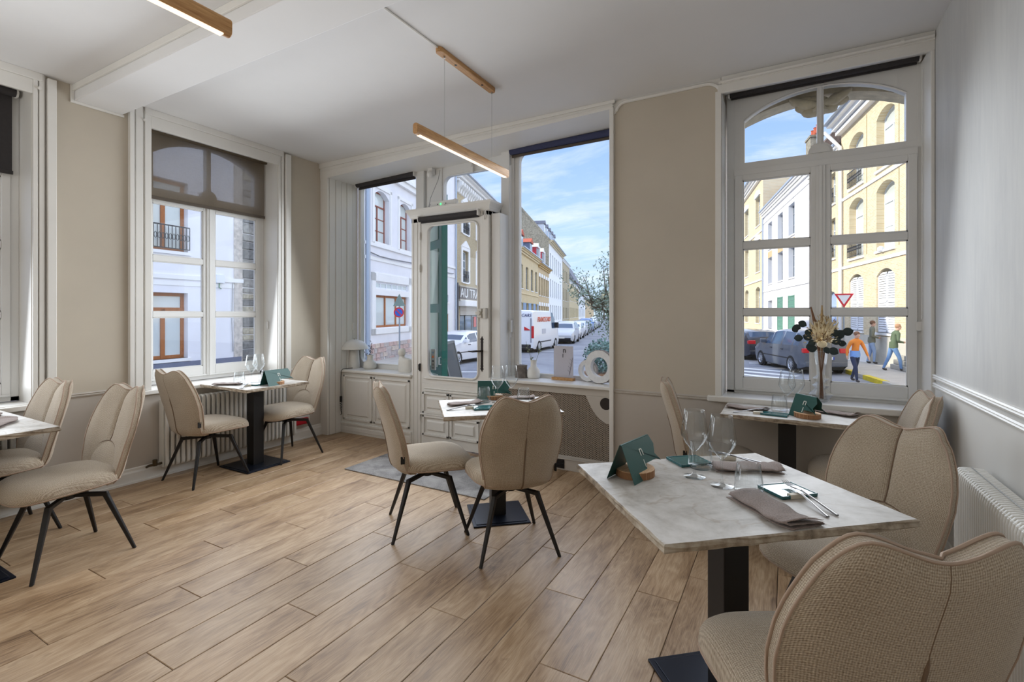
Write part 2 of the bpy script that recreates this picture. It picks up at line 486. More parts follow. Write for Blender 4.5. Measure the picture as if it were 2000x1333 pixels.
def concrete(name, edge=False):
    M = Mat(name)
    a = M.noise(M.co(), 3.4, 8, 0.62, 1.1); b = M.noise(M.co(), 26, 6, 0.6); c = M.noise(M.co(scale=(1, 2.2, 1)), 1.6, 4, 0.5, 1.5)
    vein = M.math('ABSOLUTE', M.math('SUBTRACT', c, 0.5))
    if edge: col = M.ramp(M.math('ADD', M.math('MULTIPLY', a, .5), M.math('MULTIPLY', b, .5)), [(0.36, rgb(96, 82, 66)), (0.5, rgb(160, 146, 128)), (0.62, rgb(186, 176, 160))])
    else:
        col = M.ramp(M.math('ADD', M.math('MULTIPLY', a, .75), M.math('MULTIPLY', b, .25)), [(0.34, rgb(146, 137, 127)), (0.48, rgb(182, 177, 170)), (0.62, rgb(204, 200, 195))])
        col = M.mix(M.ramp(vein, [(0.0, (0.5,)*3), (0.012, (0,)*3)]), col, rgb(150, 132, 112))
    M.color(col); M.rough(0.5 if not edge else 0.8); M.bump(M.math('ADD', a, M.math('MULTIPLY', b, 0.4)), 0.12 if not edge else 0.8, 0.004)
    return M.m
top_m = concrete('polished_stone_top'); edge_m = concrete('rough_stone_edge', True)
pane_m = thin_glass('window_glass', (0.97, 0.985, 0.98, 1), ior=1.3)
drink_m = thin_glass('drinking_glass', (0.97, 0.98, 0.985, 1), edge=0.35, ior=1.5)
vase_m = thin_glass('clear_vase_glass', (0.95, 0.96, 0.97, 1), edge=0.5, ior=1.5)
dark_cloth = simple('charcoal_blind_fabric', rgb(58, 55, 56), 0.85, noise=0.12, nscale=40)
# ---------------------------------------------------------------- the room
XA, XC, YB, H = -4.66, 0.793, 3.853, 3.10
YC, YG, YW6 = 4.03, 4.28, 4.08
YBACK = -2.8

# floor: oak planks 204 mm wide, running towards the shop front, each an object
floor = struct('floor')
MB().box(XA-0.3, XC, YBACK, 4.3, -0.10, -0.004).obj('subfloor', gap_m, floor)
joints = {0: 1.748, 1: 2.238, 2: 2.63, 3: 1.83, 4: 2.47, 5: 2.07, 6: 1.52, 7: 1.018, 8: 1.796, 9: 1.344, 10: 0.84, 11: 1.687, 12: 1.195, 13: 2.015, 14: 1.634, 16: 1.38, -1: 2.44, 15: 1.0, 17: 1.75, 18: 1.1, 19: 1.6}
PW, PL = 0.2045, 1.26
plank_cache = {}
def plank(x0, x1, y0, y1):
    g = 0.0012
    key = (round(x1-x0, 3), round(y1-y0, 3))
    if key not in plank_cache:
        a, b = key[0]-2*g, key[1]-2*g; c = 0.0022
        vs = [(-a/2, -b/2, -0.008), (a/2, -b/2, -0.008), (a/2, b/2, -0.008), (-a/2, b/2, -0.008), (-a/2, -b/2, -c), (a/2, -b/2, -c), (a/2, b/2, -c), (-a/2, b/2, -c),
              (-a/2+c, -b/2+c, 0), (a/2-c, -b/2+c, 0), (a/2-c, b/2-c, 0), (-a/2+c, b/2-c, 0)]
        mb = MB().add(vs, [(0,1,5,4),(1,2,6,5),(2,3,7,6),(3,0,4,7),(4,5,9,8),(5,6,10,9),(6,7,11,10),(7,4,8,11),(8,9,10,11)])
        plank_cache[key] = mb.mesh('plank', oak)
    link('plank', plank_cache[key], floor, ((x0+x1)/2, (y0+y1)/2, 0))
k = -8
while True:
    x0 = -0.853-PW*k; x1 = x0+PW
    if x1 < XA-0.02: break
    x0c, x1c = max(x0, XA-0.02), min(x1, XC)
    if x1c-x0c > 0.01:
        y = joints.get(k, 1.2+((k*7) % 5)*0.25)
        while y > -0.6: y -= PL
        ys = [-0.6]
        while y < 4.06:
            if y > -0.5: ys.append(min(y, 4.06))
            y += PL
        if ys[-1] < 4.05: ys.append(4.06)
        for a, b in zip(ys, ys[1:]):
            if b-a > 0.02: plank(x0c, x1c, a, b)
    k += 1
MB().box(XA, XC, YBACK, -0.6, -0.008, 0).obj('floor_boards_rear', oak, floor)

# ceiling with a boxed beam
ceil = struct('ceiling')
MB().box(XA-0.4, XC+0.1, YBACK-0.1, YB+0.02, H, H+0.25).obj('ceiling_plaster', ceil_m, ceil)
bm_ = MB().box(XA, XC, 1.60, 1.905, 2.985, H+0.01)
bm_.obj('beam', ceil_m, ceil, bevel=0.006)
MB().box(XA, XC, 1.585, 1.60, 3.055, H).box(XA+0.002, XA+0.012, 1.575, 1.60, 2.97, H).box(XA+0.002, XA+0.014, 1.575, 1.915, 2.965, 2.985).obj('beam_moulding', white_paint, ceil, bevel=0.003)
MB().tube([(-1.955, 1.905, 3.094), (-1.95, 2.2, 3.094), (-1.945, 2.5, 3.094)], 0.006, 6).obj('cable_trunking', white_paint, ceil)

# left wall with two tall windows
WL = struct('wall_left')
Mleft = Matrix(((0, -1, 0, XA), (1, 0, 0, 0), (0, 0, 1, 0), (0, 0, 0, 1)))   # u -> +Y, depth -> -X
holes_A = [(0.185, 1.365, 0.745, 3.055), (2.105, 3.285, 0.745, 3.055)]
mbA = MB(Mleft); wall_holes(mbA, YBACK, YB+0.0, 0.0, H, 0, 0.36, holes_A)
mbA.obj('wall_plaster', taupe, WL)
def dado(u0, u1, ztop, M, parent, mat):
    MB(M).box(u0, u1, -0.004, 0, 0.10, ztop).obj('dado_panel', mat, parent)
def rail(u0, u1, z, M, parent, mat=None):
    MB(M).prism([(0, z-0.018), (-0.012, z-0.014), (-0.016, z-0.004), (-0.010, z+0.002), (-0.016, z+0.008), (-0.012, z+0.016), (0, z+0.018)], u0, u1, 'yz').obj('dado_rail', mat or taupe_low, parent)
for a, b in ((YBACK, 0.04), (1.52, 1.985), (3.415, YB)):
    dado(a, b, 0.76, Mleft, WL, taupe_low); rail(a, b, 0.77, Mleft, WL)
for a, b in ((0.04, 1.52), (1.985, 3.415)):
    dado(a, b, 0.70, Mleft, WL, taupe_low)
# window casings: fluted boards on both sides and across the head
def casing(name, a, b, ztop, zbot, M, outer_l=0.12, outer_r=0.06):
    t = struct(name)
    for sgn, e, wdt, strip in ((-1, a, 0.115, outer_l), (1, b, 0.06, outer_r)):
        mb = MB(M)
        w1 = wdt
        x = [e, e+sgn*w1*0.42, e+sgn*w1*0.55, e+sgn*w1]
        mb.box(x[0], x[1], -0.022, 0, zbot, H); mb.box(x[1], x[2], -0.010, 0, zbot, H); mb.box(x[2], x[3], -0.024, 0, zbot, H)
        mb.box(x[3], x[3]+sgn*0.012, -0.006, 0, zbot, H)
        mb.box(x[3]+sgn*0.014, x[3]+sgn*(0.014+strip*0.55), -0.040, 0, zbot, H-0.02)
        mb.obj('casing_board', white_paint, t, bevel=0.003)
    mb = MB(M).box(a, b, -0.020, 0, ztop, H-0.055).box(a-0.05, b+0.05, -0.030, 0, H-0.055, H)
    mb.obj('casing_head', white_paint, t, bevel=0.003)
    for s2 in (a-0.055, b+0.03):
        MB(M).tube([(s2, -0.026, 2.99), (s2, -0.045, 2.99)], 0.011, 10).obj('hook_knob', white_paint, t, bevel=0.002)
    MB(M).box(a, a+0.004, 0, 0.23, zbot, ztop+0.09).box(b-0.004, b, 0, 0.23, zbot, ztop+0.09).prism([(-0.014, ztop+0.001), (0.29, ztop+0.085), (0.29, ztop+0.108), (-0.014, ztop+0.108)], a+0.004, b-0.004, 'yz').obj('reveal_lining', white_paint, t)
    MB(M).box(a-0.10, b+0.10, -0.045, 0.0, zbot-0.035, zbot).box(a, b, 0.0, 0.24, zbot-0.035, zbot+0.004).obj('window_sill', white_paint, t, bevel=0.006)
    return t
casing('trim_1', 0.185, 1.365, 2.945, 0.745, Mleft, 0.10, 0.09)
casing('trim_2', 2.105, 3.285, 2.945, 0.745, Mleft, 0.06, 0.11)

# french window: two casements of three panes, transom, arched top light with a centre post and half disc
def french_window(name, u0, u1, zs, M, yf, wl_dz=0.0):
    t = struct(name)
    W = u1-u0
    s = W/1.19
    pl0, pl1 = u0+0.11*s, u0+0.547*s
    pr0, pr1 = u0+0.666*s, u0+1.094*s
    z = lambda q: zs+q
    zt = z(1.75)+0.0                   # top of transom / foot of the arched light
    ztop = z(2.30)
    fr = MB(M)
    fr.box(u0, u0+0.052*s, yf, yf+0.07, zs, ztop); fr.box(u1-0.045*s, u1, yf, yf+0.07, zs, ztop)
    fr.box(u0, u1, yf, yf+0.07, zs, z(0.03))
    fr.box(u0+0.052*s, u1-0.045*s, yf, yf+0.07, z(1.665), zt)
    # head board with the arched opening
    n = 16
    inner = []; outer = []
    spring, apex = z(2.07), z(2.22)
    xa, xb = pl0+0.01, pr1-0.008
    for i in range(n+1):
        q = i/n; x = xb+(xa-xb)*q
        inner.append((x, spring+(apex-spring)*(1-abs(2*q-1)**2.1)**0.9 if 0 < i < n else spring)); outer.append((x if 0 < i < n else (u1-0.045*s if i == 0 else u0+0.052*s), ztop))
    inner += [(xa, zt), (xb, zt)]; outer += [(u0+0.052*s, zt-0.001), (u1-0.045*s, zt-0.001)]
    ring_plate(fr, inner, outer, yf+0.004, yf+0.065)
    # bead round the arched opening
    fr.tube([(p[0], yf+0.002, p[1]) for p in inner[:n+1]], 0.007, 6)
    xm = (pl1+pr0)/2
    fr.box(xm-0.020, xm+0.020, yf, yf+0.06, zt, apex+0.02); fr.box(xm-0.008, xm+0.008, yf-0.008, yf, zt, apex)
    disc = [(xm+0.075*math.cos(R(a)), zt+0.072*math.sin(R(a))) for a in range(0, 181, 15)]
    fr.prism(disc, yf-0.006, yf+0.06, 'xz')
    disc2 = [(xm+0.058*math.cos(R(a)), zt+0.056*math.sin(R(a))) for a in range(0, 181, 15)]
    fr.prism(disc2, yf-0.012, yf-0.006, 'xz')
    fr.box(u0+0.052*s, u1-0.045*s, yf-0.010, yf, z(1.635), z(1.70))
    fr.obj('window_frame', sash_paint, t, bevel=0.004)
    rows = [(0.13, 0.598), (0.646, 1.098), (1.152, 1.615)]
    for (p0, p1, e0, e1) in ((pl0, pl1, u0+0.054*s, xm), (pr0, pr1, xm, u1-0.047*s)):
        sb = MB(M)
        sb.box(e0, p0, yf-0.012, yf+0.035, z(0.03), z(1.66)); sb.box(p1, e1, yf-0.012, yf+0.035, z(0.03), z(1.66))
        sb.box(p0, p1, yf-0.012, yf+0.035, z(0.03), z(0.13)); sb.box(p0, p1, yf-0.012, yf+0.035, z(1.615), z(1.66))
        for (a, b), (c, d) in zip(rows, rows[1:]): sb.box(p0, p1, yf-0.012, yf+0.035, z(b), z(c))
        so = sb.obj('sash', sash_paint, t, bevel=0.005)
        for a, b in rows:
            MB(M).box(p0-0.004, p1+0.004, yf+0.010, yf+0.014, z(a)-0.004, z(b)+0.004).obj('pane', pane_m, so)
            bd = MB(M)
            for q in ((p0, p0+0.008, z(a), z(b)), (p1-0.008, p1, z(a), z(b)), (p0, p1, z(a), z(a)+0.008), (p0, p1, z(b)-0.008, z(b))):
                bd.box(q[0], q[1], yf-0.002, yf+0.012, q[2], q[3])
            bd.obj('glazing_bead', sash_paint, so)
    ab = MB(M).box(xm-0.028, xm+0.028, yf-0.024, yf-0.010, z(0.035), z(1.655)).box(xm-0.010, xm+0.010, yf-0.030, yf-0.024, z(0.035), z(1.655))
    ab.obj('astragal', sash_paint, t, bevel=0.004)
    MB(M).box(u0+0.06, u1-0.05, yf-0.020, yf-0.012, z(0.035), z(0.05)).obj('weather_bar', sash_paint, t, bevel=0.003)
    MB(M).prism([(p[0], p[1]) for p in inner], yf+0.028, yf+0.032, 'xz').obj('arched_pane', pane_m, t)
    return t
french_window('window_1', 0.19, 1.36, 0.755, Mleft, 0.225)
french_window('window_2', 2.112, 3.28, 0.755, Mleft, 0.225)

# front wall: pier between the shop front and the right-hand window, and the wall around that window
WF = struct('wall_front')
ident = None
hole_SF = (-4.54, -1.235, 0.0, 3.03); hole_W6 = (-0.405, 0.768+0.02, 0.785, 3.085)
mbF = MB(); wall_holes(mbF, XA-0.3, XC, -0.1, H, YB, YB+0.42, [(-4.54, -1.235, -0.1, 3.09), hole_W6])
mbF.obj('wall_plaster', taupe, WF)
MB().box(-1.205, -0.412, YB-0.004, YB, 0.10, 0.745).box(-0.412, XC, YB-0.004, YB, 0.10, 0.74).obj('dado_panel', taupe_low, WF)
MB().prism([(YB, 0.744), (YB-0.012, 0.748), (YB-0.016, 0.757), (YB-0.010, 0.762), (YB-0.014, 0.770), (YB, 0.780)], -1.205, -0.415, 'yz').obj('dado_rail', taupe_low, WF)
# lintel board over the shop front, a little deeper at the left, its soffit, posts either side
T3 = struct('trim_3')
mb = MB().prism([(-4.66, 2.925), (-1.21, 3.035), (-1.21, H), (-4.66, H)], YB-0.03, YB, 'xz')
mb.prism([(-4.66, 3.045), (-1.19, 3.075), (-1.19, H), (-4.66, H)], YB-0.045, YB-0.03, 'xz')
mb.prism([(-4.66, 3.00), (-1.20, 3.055), (-1.20, 3.062), (-4.66, 3.012)], YB-0.036, YB-0.03, 'xz')
mb.obj('lintel_board', white_paint, T3, bevel=0.003)
MB().prism([(-4.54, 2.93), (-1.235, 3.037), (-1.235, 3.09), (-4.54, 3.09)], YB-0.02, YG+0.10, 'xz').obj('soffit_board', white_paint, T3)
MB().box(-1.240, -1.205, YB-0.028, YB+0.38, 0, 3.05).obj('shopfront_post', white_paint, T3, bevel=0.004)
lf = MB()
lf.box(-4.66, -4.54, YB-0.028, YB, 0, 2.94)
for i, (a, b) in enumerate(((YB, 3.935), (3.94, 4.02), (4.025, 4.10), (4.105, 4.19), (4.195, 4.275))):
    lf.box(-4.56, -4.535+0.004*(i % 2), a, b, 0.0, 2.945)
lf.obj('panelled_reveal', white_paint, T3, bevel=0.004)
# rounded plaster moulding along the pier and over the right-hand window
T4_ = struct('trim_4')
mm = MB()
pts = [(-1.19, 3.02)]+[(-1.10-0.09*math.cos(R(a)), 3.0+0.078*math.sin(R(a))) for a in range(15, 91, 15)]+[(-0.60, 3.078)]+[(-0.51+0.10*math.sin(R(a)), 2.985+0.093*math.cos(R(a))) for a in range(0, 91, 15)]
mm.tube([(p[0], YB-0.008, p[1]) for p in pts], 0.013, 8)
fil = [(-1.21, H), (-1.21, 2.99)]+[(-1.10-0.09*math.cos(R(a)), 3.0+0.078*math.sin(R(a))) for a in range(0, 91, 15)]+[(-0.51+0.10*math.sin(R(a)), 2.985+0.093*math.cos(R(a))) for a in range(0, 91, 15)]+[(-0.41, H)]
mm.prism(fil, YB-0.008, YB, 'xz')
mm.obj('pier_moulding', white_paint, T4_)
hd = MB().box(-0.43, XC, YB-0.022, YB, 2.985, H-0.05).box(-0.40, XC, YB-0.032, YB, H-0.055, H)
hd.obj('window_head_board', white_paint, T4_, bevel=0.004)
MB().tube([(-0.42, YB-0.04, 3.058), (0.2, YB-0.042, 3.06), (0.785, YB-0.04, 3.066)], 0.011, 8).tube([(-0.30, YB-0.04, 3.058), (-0.28, YB-0.04, 3.058)], 0.015, 8).tube([(0.20, YB-0.042, 3.06), (0.22, YB-0.042, 3.06)], 0.015, 8).tube([(0.62, YB-0.042, 3.065), (0.64, YB-0.042, 3.065)], 0.015, 8).obj('ceiling_pipe', white_paint, T4_)
MB().box(-0.445, -0.405, YB-0.024, YB, 0.785, 3.0).box(-0.405, -0.400, YB, YW6+0.0, 0.785, 2.985).obj('casing_board', white_paint, T4_, bevel=0.004)
MB().box(0.772, 0.792, YB-0.02, YW6, 0.785, 3.02).obj('casing_board', white_paint, T4_, bevel=0.004)
MB().prism([(YB-0.02, 2.985), (YW6+0.06, 3.082), (YW6+0.06, 3.098), (YB-0.02, 3.098)], -0.405, 0.79, 'yz').obj('reveal_head', white_paint, T4_)
MB().box(-0.50, XC, YB-0.035, YW6+0.02, 0.745, 0.788).obj('window_sill', white_paint, T4_, bevel=0.008)
french_window('window_6', -0.39, 0.80, 0.775, None, YW6)

# right wall: brushed grey paint over a pale dado with a double rail
WR = struct('wall_right')
MB().box(XC, XC+0.3, YBACK, YB+0.4, -0.1, H+0.2).obj('wall_plaster', wallC_m, WR)
MB().box(XC-0.004, XC, YBACK, YB, 0.10, 0.965).obj('dado_panel', wallC_low, WR)
Mright = Matrix(((0, 1, 0, XC), (1, 0, 0, 0), (0, 0, 1, 0), (0, 0, 0, 1)))
for z in (0.955, 1.005):
    rail(YBACK, YB-0.005, z, Mright, WR, white_paint)
# rear wall of the room
WB = struct('wall_back')
MB().box(XA-0.3, XC+0.3, YBACK-0.3, YBACK, -0.1, H+0.2).obj('wall_plaster', taupe, WB)
# baseboards
def baseboard(name, u0, u1, M):
    t = struct(name)
    MB(M).prism([(0, 0), (-0.018, 0), (-0.018, 0.085), (-0.012, 0.10), (-0.012, 0.118), (-0.004, 0.125), (0, 0.125)], u0, u1, 'yz').obj('skirting_board', white_paint, t)
    MB(M).box(u0, u1, -0.028, -0.018, 0, 0.014).obj('floor_bead', white_paint, t)
Mfront = Matrix.Translation((0, YB, 0))
baseboard('baseboard_left', YBACK, YB, Mleft)
baseboard('baseboard_front', -1.205, XC, Mfront)
baseboard('baseboard_right', YBACK, YB-0.02, Mright)

# ---------------------------------------------------------------- shop front: display ledges, lights, door
def raised_panel(mb, x0, x1, z0, z1, y, d=0.014):
    """a moulding frame and a raised field"""
    m = 0.022
    mb.box(x0, x1, y-d, y, z0, z0+m); mb.box(x0, x1, y-d, y, z1-m, z1); mb.box(x0, x0+m, y-d, y, z0, z1); mb.box(x1-m, x1, y-d, y, z0, z1)
    g = 0.05
    a, b, c, e = x0+g, x1-g, z0+g, z1-g
    k = 0.014
    mb.add([(a,y,c),(b,y,c),(b,y,e),(a,y,e),(a+k,y-d*0.9,c+k),(b-k,y-d*0.9,c+k),(b-k,y-d*0.9,e-k),(a+k,y-d*0.9,e-k)], [(0,1,5,4),(1,2,6,5),(2,3,7,6),(3,0,4,7),(4,5,6,7)])
T5 = struct('trim_5')
MB().box(-4.54, -3.47, YC, YG+0.06, 0, 0.71).obj('cabinet_carcass', white_paint, T5)
raised_panel(mb := MB(), -4.50, -4.05, 0.155, 0.672, YC); mb.obj('cabinet_panel', white_paint, T5, bevel=0.002)
raised_panel(mb := MB(), -4.02, -3.50, 0.155, 0.672, YC); mb.obj('cabinet_panel', white_paint, T5, bevel=0.002)
MB().box(-4.54, -3.47, YC-0.016, YC, 0, 0.10).box(-4.54, -3.47, YC-0.024, YC, 0.10, 0.125).box(-4.53, -3.48, YC-0.020, YC-0.014, 0.03, 0.075).obj('plinth_board', white_paint, T5, bevel=0.003)
MB().box(-4.545, -3.465, YC-0.035, YG+0.06, 0.705, 0.735).obj('ledge_top', white_paint, T5, bevel=0.008)
T6 = struct('trim_6')
mb = MB().box(-2.50, -1.235, YC, YC+0.02, 0.0, 0.118).box(-2.50, -1.235, YC, YC+0.02, 0.672, 0.735).box(-2.50, -2.43, YC, YC+0.02, 0.1, 0.7).box(-1.285, -1.235, YC, YC+0.02, 0.1, 0.7)
cor = [(-1.285, 0.672), (-1.52, 0.672)]+[(-1.285-0.22*math.cos(R(a))+0.0, 0.672-0.0-0.235*math.sin(R(a))*(0.5+0.5*math.sin(R(a)))) for a in range(20, 91, 14)]
mb.prism(cor[::-1], YC-0.002, YC+0.02, 'xz')
mb.obj('grille_frame', taupe_low, T6, bevel=0.003)
MB().lathe([(0.052, -0.004), (0.052, 0.0), (0.0, 0.0)], 20).obj('round_cutout', simple('dark_cutout', rgb(48, 40, 36), 0.9), T6, loc=(-1.335, YC-0.003, 0.615), rot=(R(90), 0, 0))
MB().box(-2.51, -1.235, YC-0.03, YC, 0, 0.095).box(-2.51, -1.235, YC-0.036, YC, 0.095, 0.105).obj('plinth_board', taupe_low, T6, bevel=0.003)
def grille_mat():
    M = Mat('woven_grille')
    co = M.n('ShaderNodeTexCoord'); sp = M.n('ShaderNodeSeparateXYZ'); M.l(co.outputs['Object'], sp.inputs[0])
    a = M.math('SINE', M.math('MULTIPLY', sp.outputs[0], 2*math.pi/0.026)); row = M.math('MULTIPLY', sp.outputs[2], 2*math.pi/0.017)
    b = M.math('SINE', row); c = M.math('MULTIPLY', a, b)
    f = M.math('GREATER_THAN', c, -0.25)
    M.color(M.mix(f, rgb(66, 54, 46), rgb(164, 150, 134))); M.rough(0.8); M.bump(c, 0.8, 0.004); return M.m
MB().box(-2.45, -1.24, YC+0.016, YC+0.03, 0.10, 0.69).obj('woven_grille', grille_mat(), T6)
MB().box(-1.872, -1.865, YC+0.010, YC+0.017, 0.10, 0.69).obj('grille_joint', simple('grille_joint', rgb(90, 76, 66), 0.8), T6)
mb = MB().box(-2.51, -1.235, YC-0.035, YG+0.06, 0.735, 0.765)
mb.obj('ledge_top', white_paint, T6, bevel=0.008)
vent = thing('floor_vent', 'black louvred vent grille low in the plinth under the shop window', 'vent', (-1.755, YC-0.030, 0.055))
MB().box(-0.05, 0.05, -0.004, 0, -0.04, 0.04).obj('vent_plate', black_metal, vent)
for i in range(5): MB().box(-0.044, 0.044, -0.010, -0.004, -0.034+i*0.015, -0.027+i*0.015).obj('louvre', black_metal, vent)

# shop-front lights in the glass plane
def shop_light(name, x0, x1, z0, z1, gx0, gx1, gz0, gz1, r, y=YG):
    t = struct(name)
    mb = MB(); ring_plate(mb, rrect(gx0, gx1, gz0, gz1, r), rrect_outer(x0, x1, z0, z1), y, y+0.06)
    mb.obj('window_frame', sash_paint, t, bevel=0.003)
    MB().tube([(p[0], y-0.002, p[1]) for p in rrect(gx0, gx1, gz0, gz1, r)], 0.008, 6, closed=True).obj('glazing_bead', sash_paint, t)
    MB().box(gx0-0.01, gx1+0.01, y+0.028, y+0.033, gz0-0.01, gz1+0.01).obj('pane', pane_m, t)
    return t
shop_light('window_3', -4.54, -3.54, 0.70, 3.0, -4.492, -3.565, 0.79, 2.955, 0.09)
shop_light('window_4', -3.49, -2.44, 2.36, 3.06, -3.245, -2.50, 2.40, 2.875, 0.09)
shop_light('window_5', -2.39, -1.235, 0.74, 3.04, -2.315, -1.265, 0.80, 2.985, 0.09)
T7 = struct('trim_7')
MB().box(-3.595, -3.485, YG-0.045, YG+0.06, 0.7, 3.05).box(-3.47, -3.26, YG-0.012, YG, 2.36, 3.02).obj('mullion_post', sash_paint, T7, bevel=0.004)
MB().box(-2.485, -2.39, YG-0.06, YG+0.06, 0.0, 3.06).box(-2.42, -2.36, YG-0.02, YG, 0.74, 3.03).box(-2.50, -2.40, YC+0.03, YG, 0.0, 2.36).obj('mullion_post', sash_paint, T7, bevel=0.004)
# carved door case with a moulded cornice returning at the right
mb = MB()
mb.box(-3.475, -3.352, YC-0.006, YC+0.06, 0, 2.42).box(-2.578, -2.508, YC-0.006, YC+0.06, 0, 2.42).box(-3.475, -2.508, YC-0.006, YC+0.06, 2.345, 2.42)
mb.box(-2.545, -2.505, YC+0.06, YG, 0, 2.40).box(-3.475, -3.44, YC+0.06, YG, 0, 2.40).box(-3.475, -2.505, YC+0.06, YG+0.02, 2.37, 2.42)
mb.box(-3.46, -3.445, YC-0.012, YC, 0.0, 2.40).box(-3.40, -3.39, YC-0.012, YC, 0.0, 2.34)
mb.obj('door_case', white_paint, T7, bevel=0.003)
prof = [(0, 2.385), (0.008, 2.392), (0.012, 2.405), (0.020, 2.425), (0.034, 2.445), (0.046, 2.462), (0.046, 2.482), (0.0, 2.482)]
mb = MB()
P = []
for o_, z_ in prof:
    P.append([(-3.475-o_, YC+0.02, z_), (-3.475-o_, YC-0.006-o_, z_), (-2.508+o_, YC-0.006-o_, z_), (-2.508+o_, YG, z_)])
mb.grid(P); mb.box(-3.50, -2.48, YC-0.03, YG, 2.476, 2.482)
mb.obj('door_cornice', white_paint, T7)
# the glazed door
D1 = struct('door_1', label='white panelled shop door with one tall round-cornered glass light')
dx0, dx1, dz0, dz1 = -3.35, -2.58, 0.012, 2.342
mb = MB(); ring_plate(mb, rrect(-3.262, -2.632, 0.735, 2.30, 0.07), rrect_outer(dx0, dx1, 0.655, dz1), YC, YC+0.045)
mb.box(dx0, dx1, YC, YC+0.045, dz0, 0.655)
mb.obj('door_leaf', white_paint, D1, bevel=0.003)
MB().tube([(p[0], YC-0.002, p[1]) for p in rrect(-3.262, -2.632, 0.735, 2.30, 0.07)], 0.011, 8, closed=True).obj('glazing_bead', white_paint, D1)
MB().box(-3.27, -2.625, YC+0.02, YC+0.025, 0.725, 2.31).obj('pane', pane_m, D1)
MB().box(-3.30, -2.60, YC-0.020, YC, 0.705, 0.722).box(-3.30, -2.60, YC-0.010, YC, 0.600, 0.612).box(-3.30, -2.60, YC-0.016, YC, 0.575, 0.592).obj('door_rail_moulding', white_paint, D1, bevel=0.003)
for (a, b, c, d) in ((-3.32, -2.985, 0.345, 0.565), (-2.965, -2.62, 0.345, 0.565), (-3.32, -2.985, 0.115, 0.325), (-2.965, -2.62, 0.115, 0.325)):
    raised_panel(mb := MB(), a, b, c, d, YC, 0.018); mb.obj('door_panel', white_paint, D1, bevel=0.002)
MB().box(-3.345, -2.60, YC-0.022, YC, 0.327, 0.343).obj('door_ledge', white_paint, D1, bevel=0.003)
for z in (0.30, 0.82, 1.86, 2.2):
    MB().tube([(-3.356, YC-0.012, z-0.04), (-3.356, YC-0.012, z+0.04)], 0.008, 8).box(-3.38, -3.356, YC-0.010, YC-0.005, z-0.03, z+0.03).obj('hinge', white_paint if z != 0.82 else black_metal, D1)
iron = simple('black_iron', rgb(42, 36, 34), 0.45, 0.6)
hb = MB().box(-2.600, -2.570, YC-0.008, YC, 0.88, 1.10)
for z, s_ in ((1.12, 1), (0.86, -1)):
    hb.prism([(-2.585+p[0], z+s_*p[1]) for p in ((0, 0.045), (0.010, 0.025), (0.022, 0.018), (0.014, 0.004), (0.018, -0.02), (-0.018, -0.02), (-0.014, 0.004), (-0.022, 0.018), (-0.010, 0.025))], YC-0.008, YC, 'xz')
hb.obj('handle_plate', iron, D1, bevel=0.002)
MB().tube([(-2.585, YC-0.006, 1.02), (-2.585, YC-0.05, 1.02), (-2.60, YC-0.058, 1.02), (-2.66, YC-0.055, 1.012), (-2.71, YC-0.055, 1.015)], [0.009, 0.009, 0.009, 0.007, 0.006], 8).obj('door_handle', iron, D1, smooth=50)
lk = MB().box(-2.625, -2.575, YC-0.035, YC, 1.345, 1.435).box(-2.655, -2.625, YC-0.02, YC-0.008, 1.375, 1.405).box(-2.575, -2.545, YC-0.022, YC-0.008, 1.38, 1.40)
lk.lathe([(0.022, 0), (0.022, 0.016), (0.0, 0.018)], 16)
lk.v[-48:] = [(-2.602+v[0], YC-0.035-v[2], 1.39+v[1]) for v in lk.v[-48:]]
lk.box(-2.553, -2.520, YC-0.045, YC-0.006, 1.34, 1.44)
lk.obj('rim_lock', simple('cream_lock_enamel', rgb(205, 200, 190), 0.35), D1, bevel=0.003)
MB().box(-2.556, -2.548, YC-0.02, YC-0.006, 2.30, 2.39).tube([(-2.530, YC-0.03, 2.31), (-2.522, YC-0.03, 2.35), (-2.530, YC-0.03, 2.39)], 0.005, 6).obj('top_bolt', white_paint, D1)
# ---------------------------------------------------------------- roller blinds
def open_weave():
    M = Mat('open_weave_blind_fabric'); M.t.nodes.remove(M.b)
    v = M.co('Object', (1, 1, 1))
    f = M.noise(M.co('Object', (30, 30, 420)), 1, 3, 0.7); g = M.noise(M.co('Object', (420, 420, 30)), 1, 3, 0.7)
    h = M.math('ADD', M.math('MULTIPLY', f, 0.5), M.math('MULTIPLY', g, 0.5))
    c = M.ramp(h, [(0.35, rgb(92, 81, 69)), (0.65, rgb(134, 121, 104))])
    d = M.n('ShaderNodeBsdfDiffuse'); M.l(c, d.inputs['Color'])
    tl = M.n('ShaderNodeBsdfTranslucent'); tl.inputs['Color'].default_value = rgb(186, 172, 152)
    tr = M.n('ShaderNodeBsdfTransparent')
    a = M.n('ShaderNodeMixShader'); a.inputs[0].default_value = 0.4; b = M.n('ShaderNodeMixShader')
    M.l(M.math('MULTIPLY', h, 0.38), b.inputs[0])
    M.l(d.outputs[0], a.inputs[1]); M.l(tl.outputs[0], a.inputs[2]); M.l(a.outputs[0], b.inputs[1]); M.l(tr.outputs[0], b.inputs[2]); M.l(b.outputs[0], M.o.inputs[0])
    return M.m
weave_m = open_weave()
plastic_w = simple('white_plastic', rgb(228, 226, 222), 0.4)
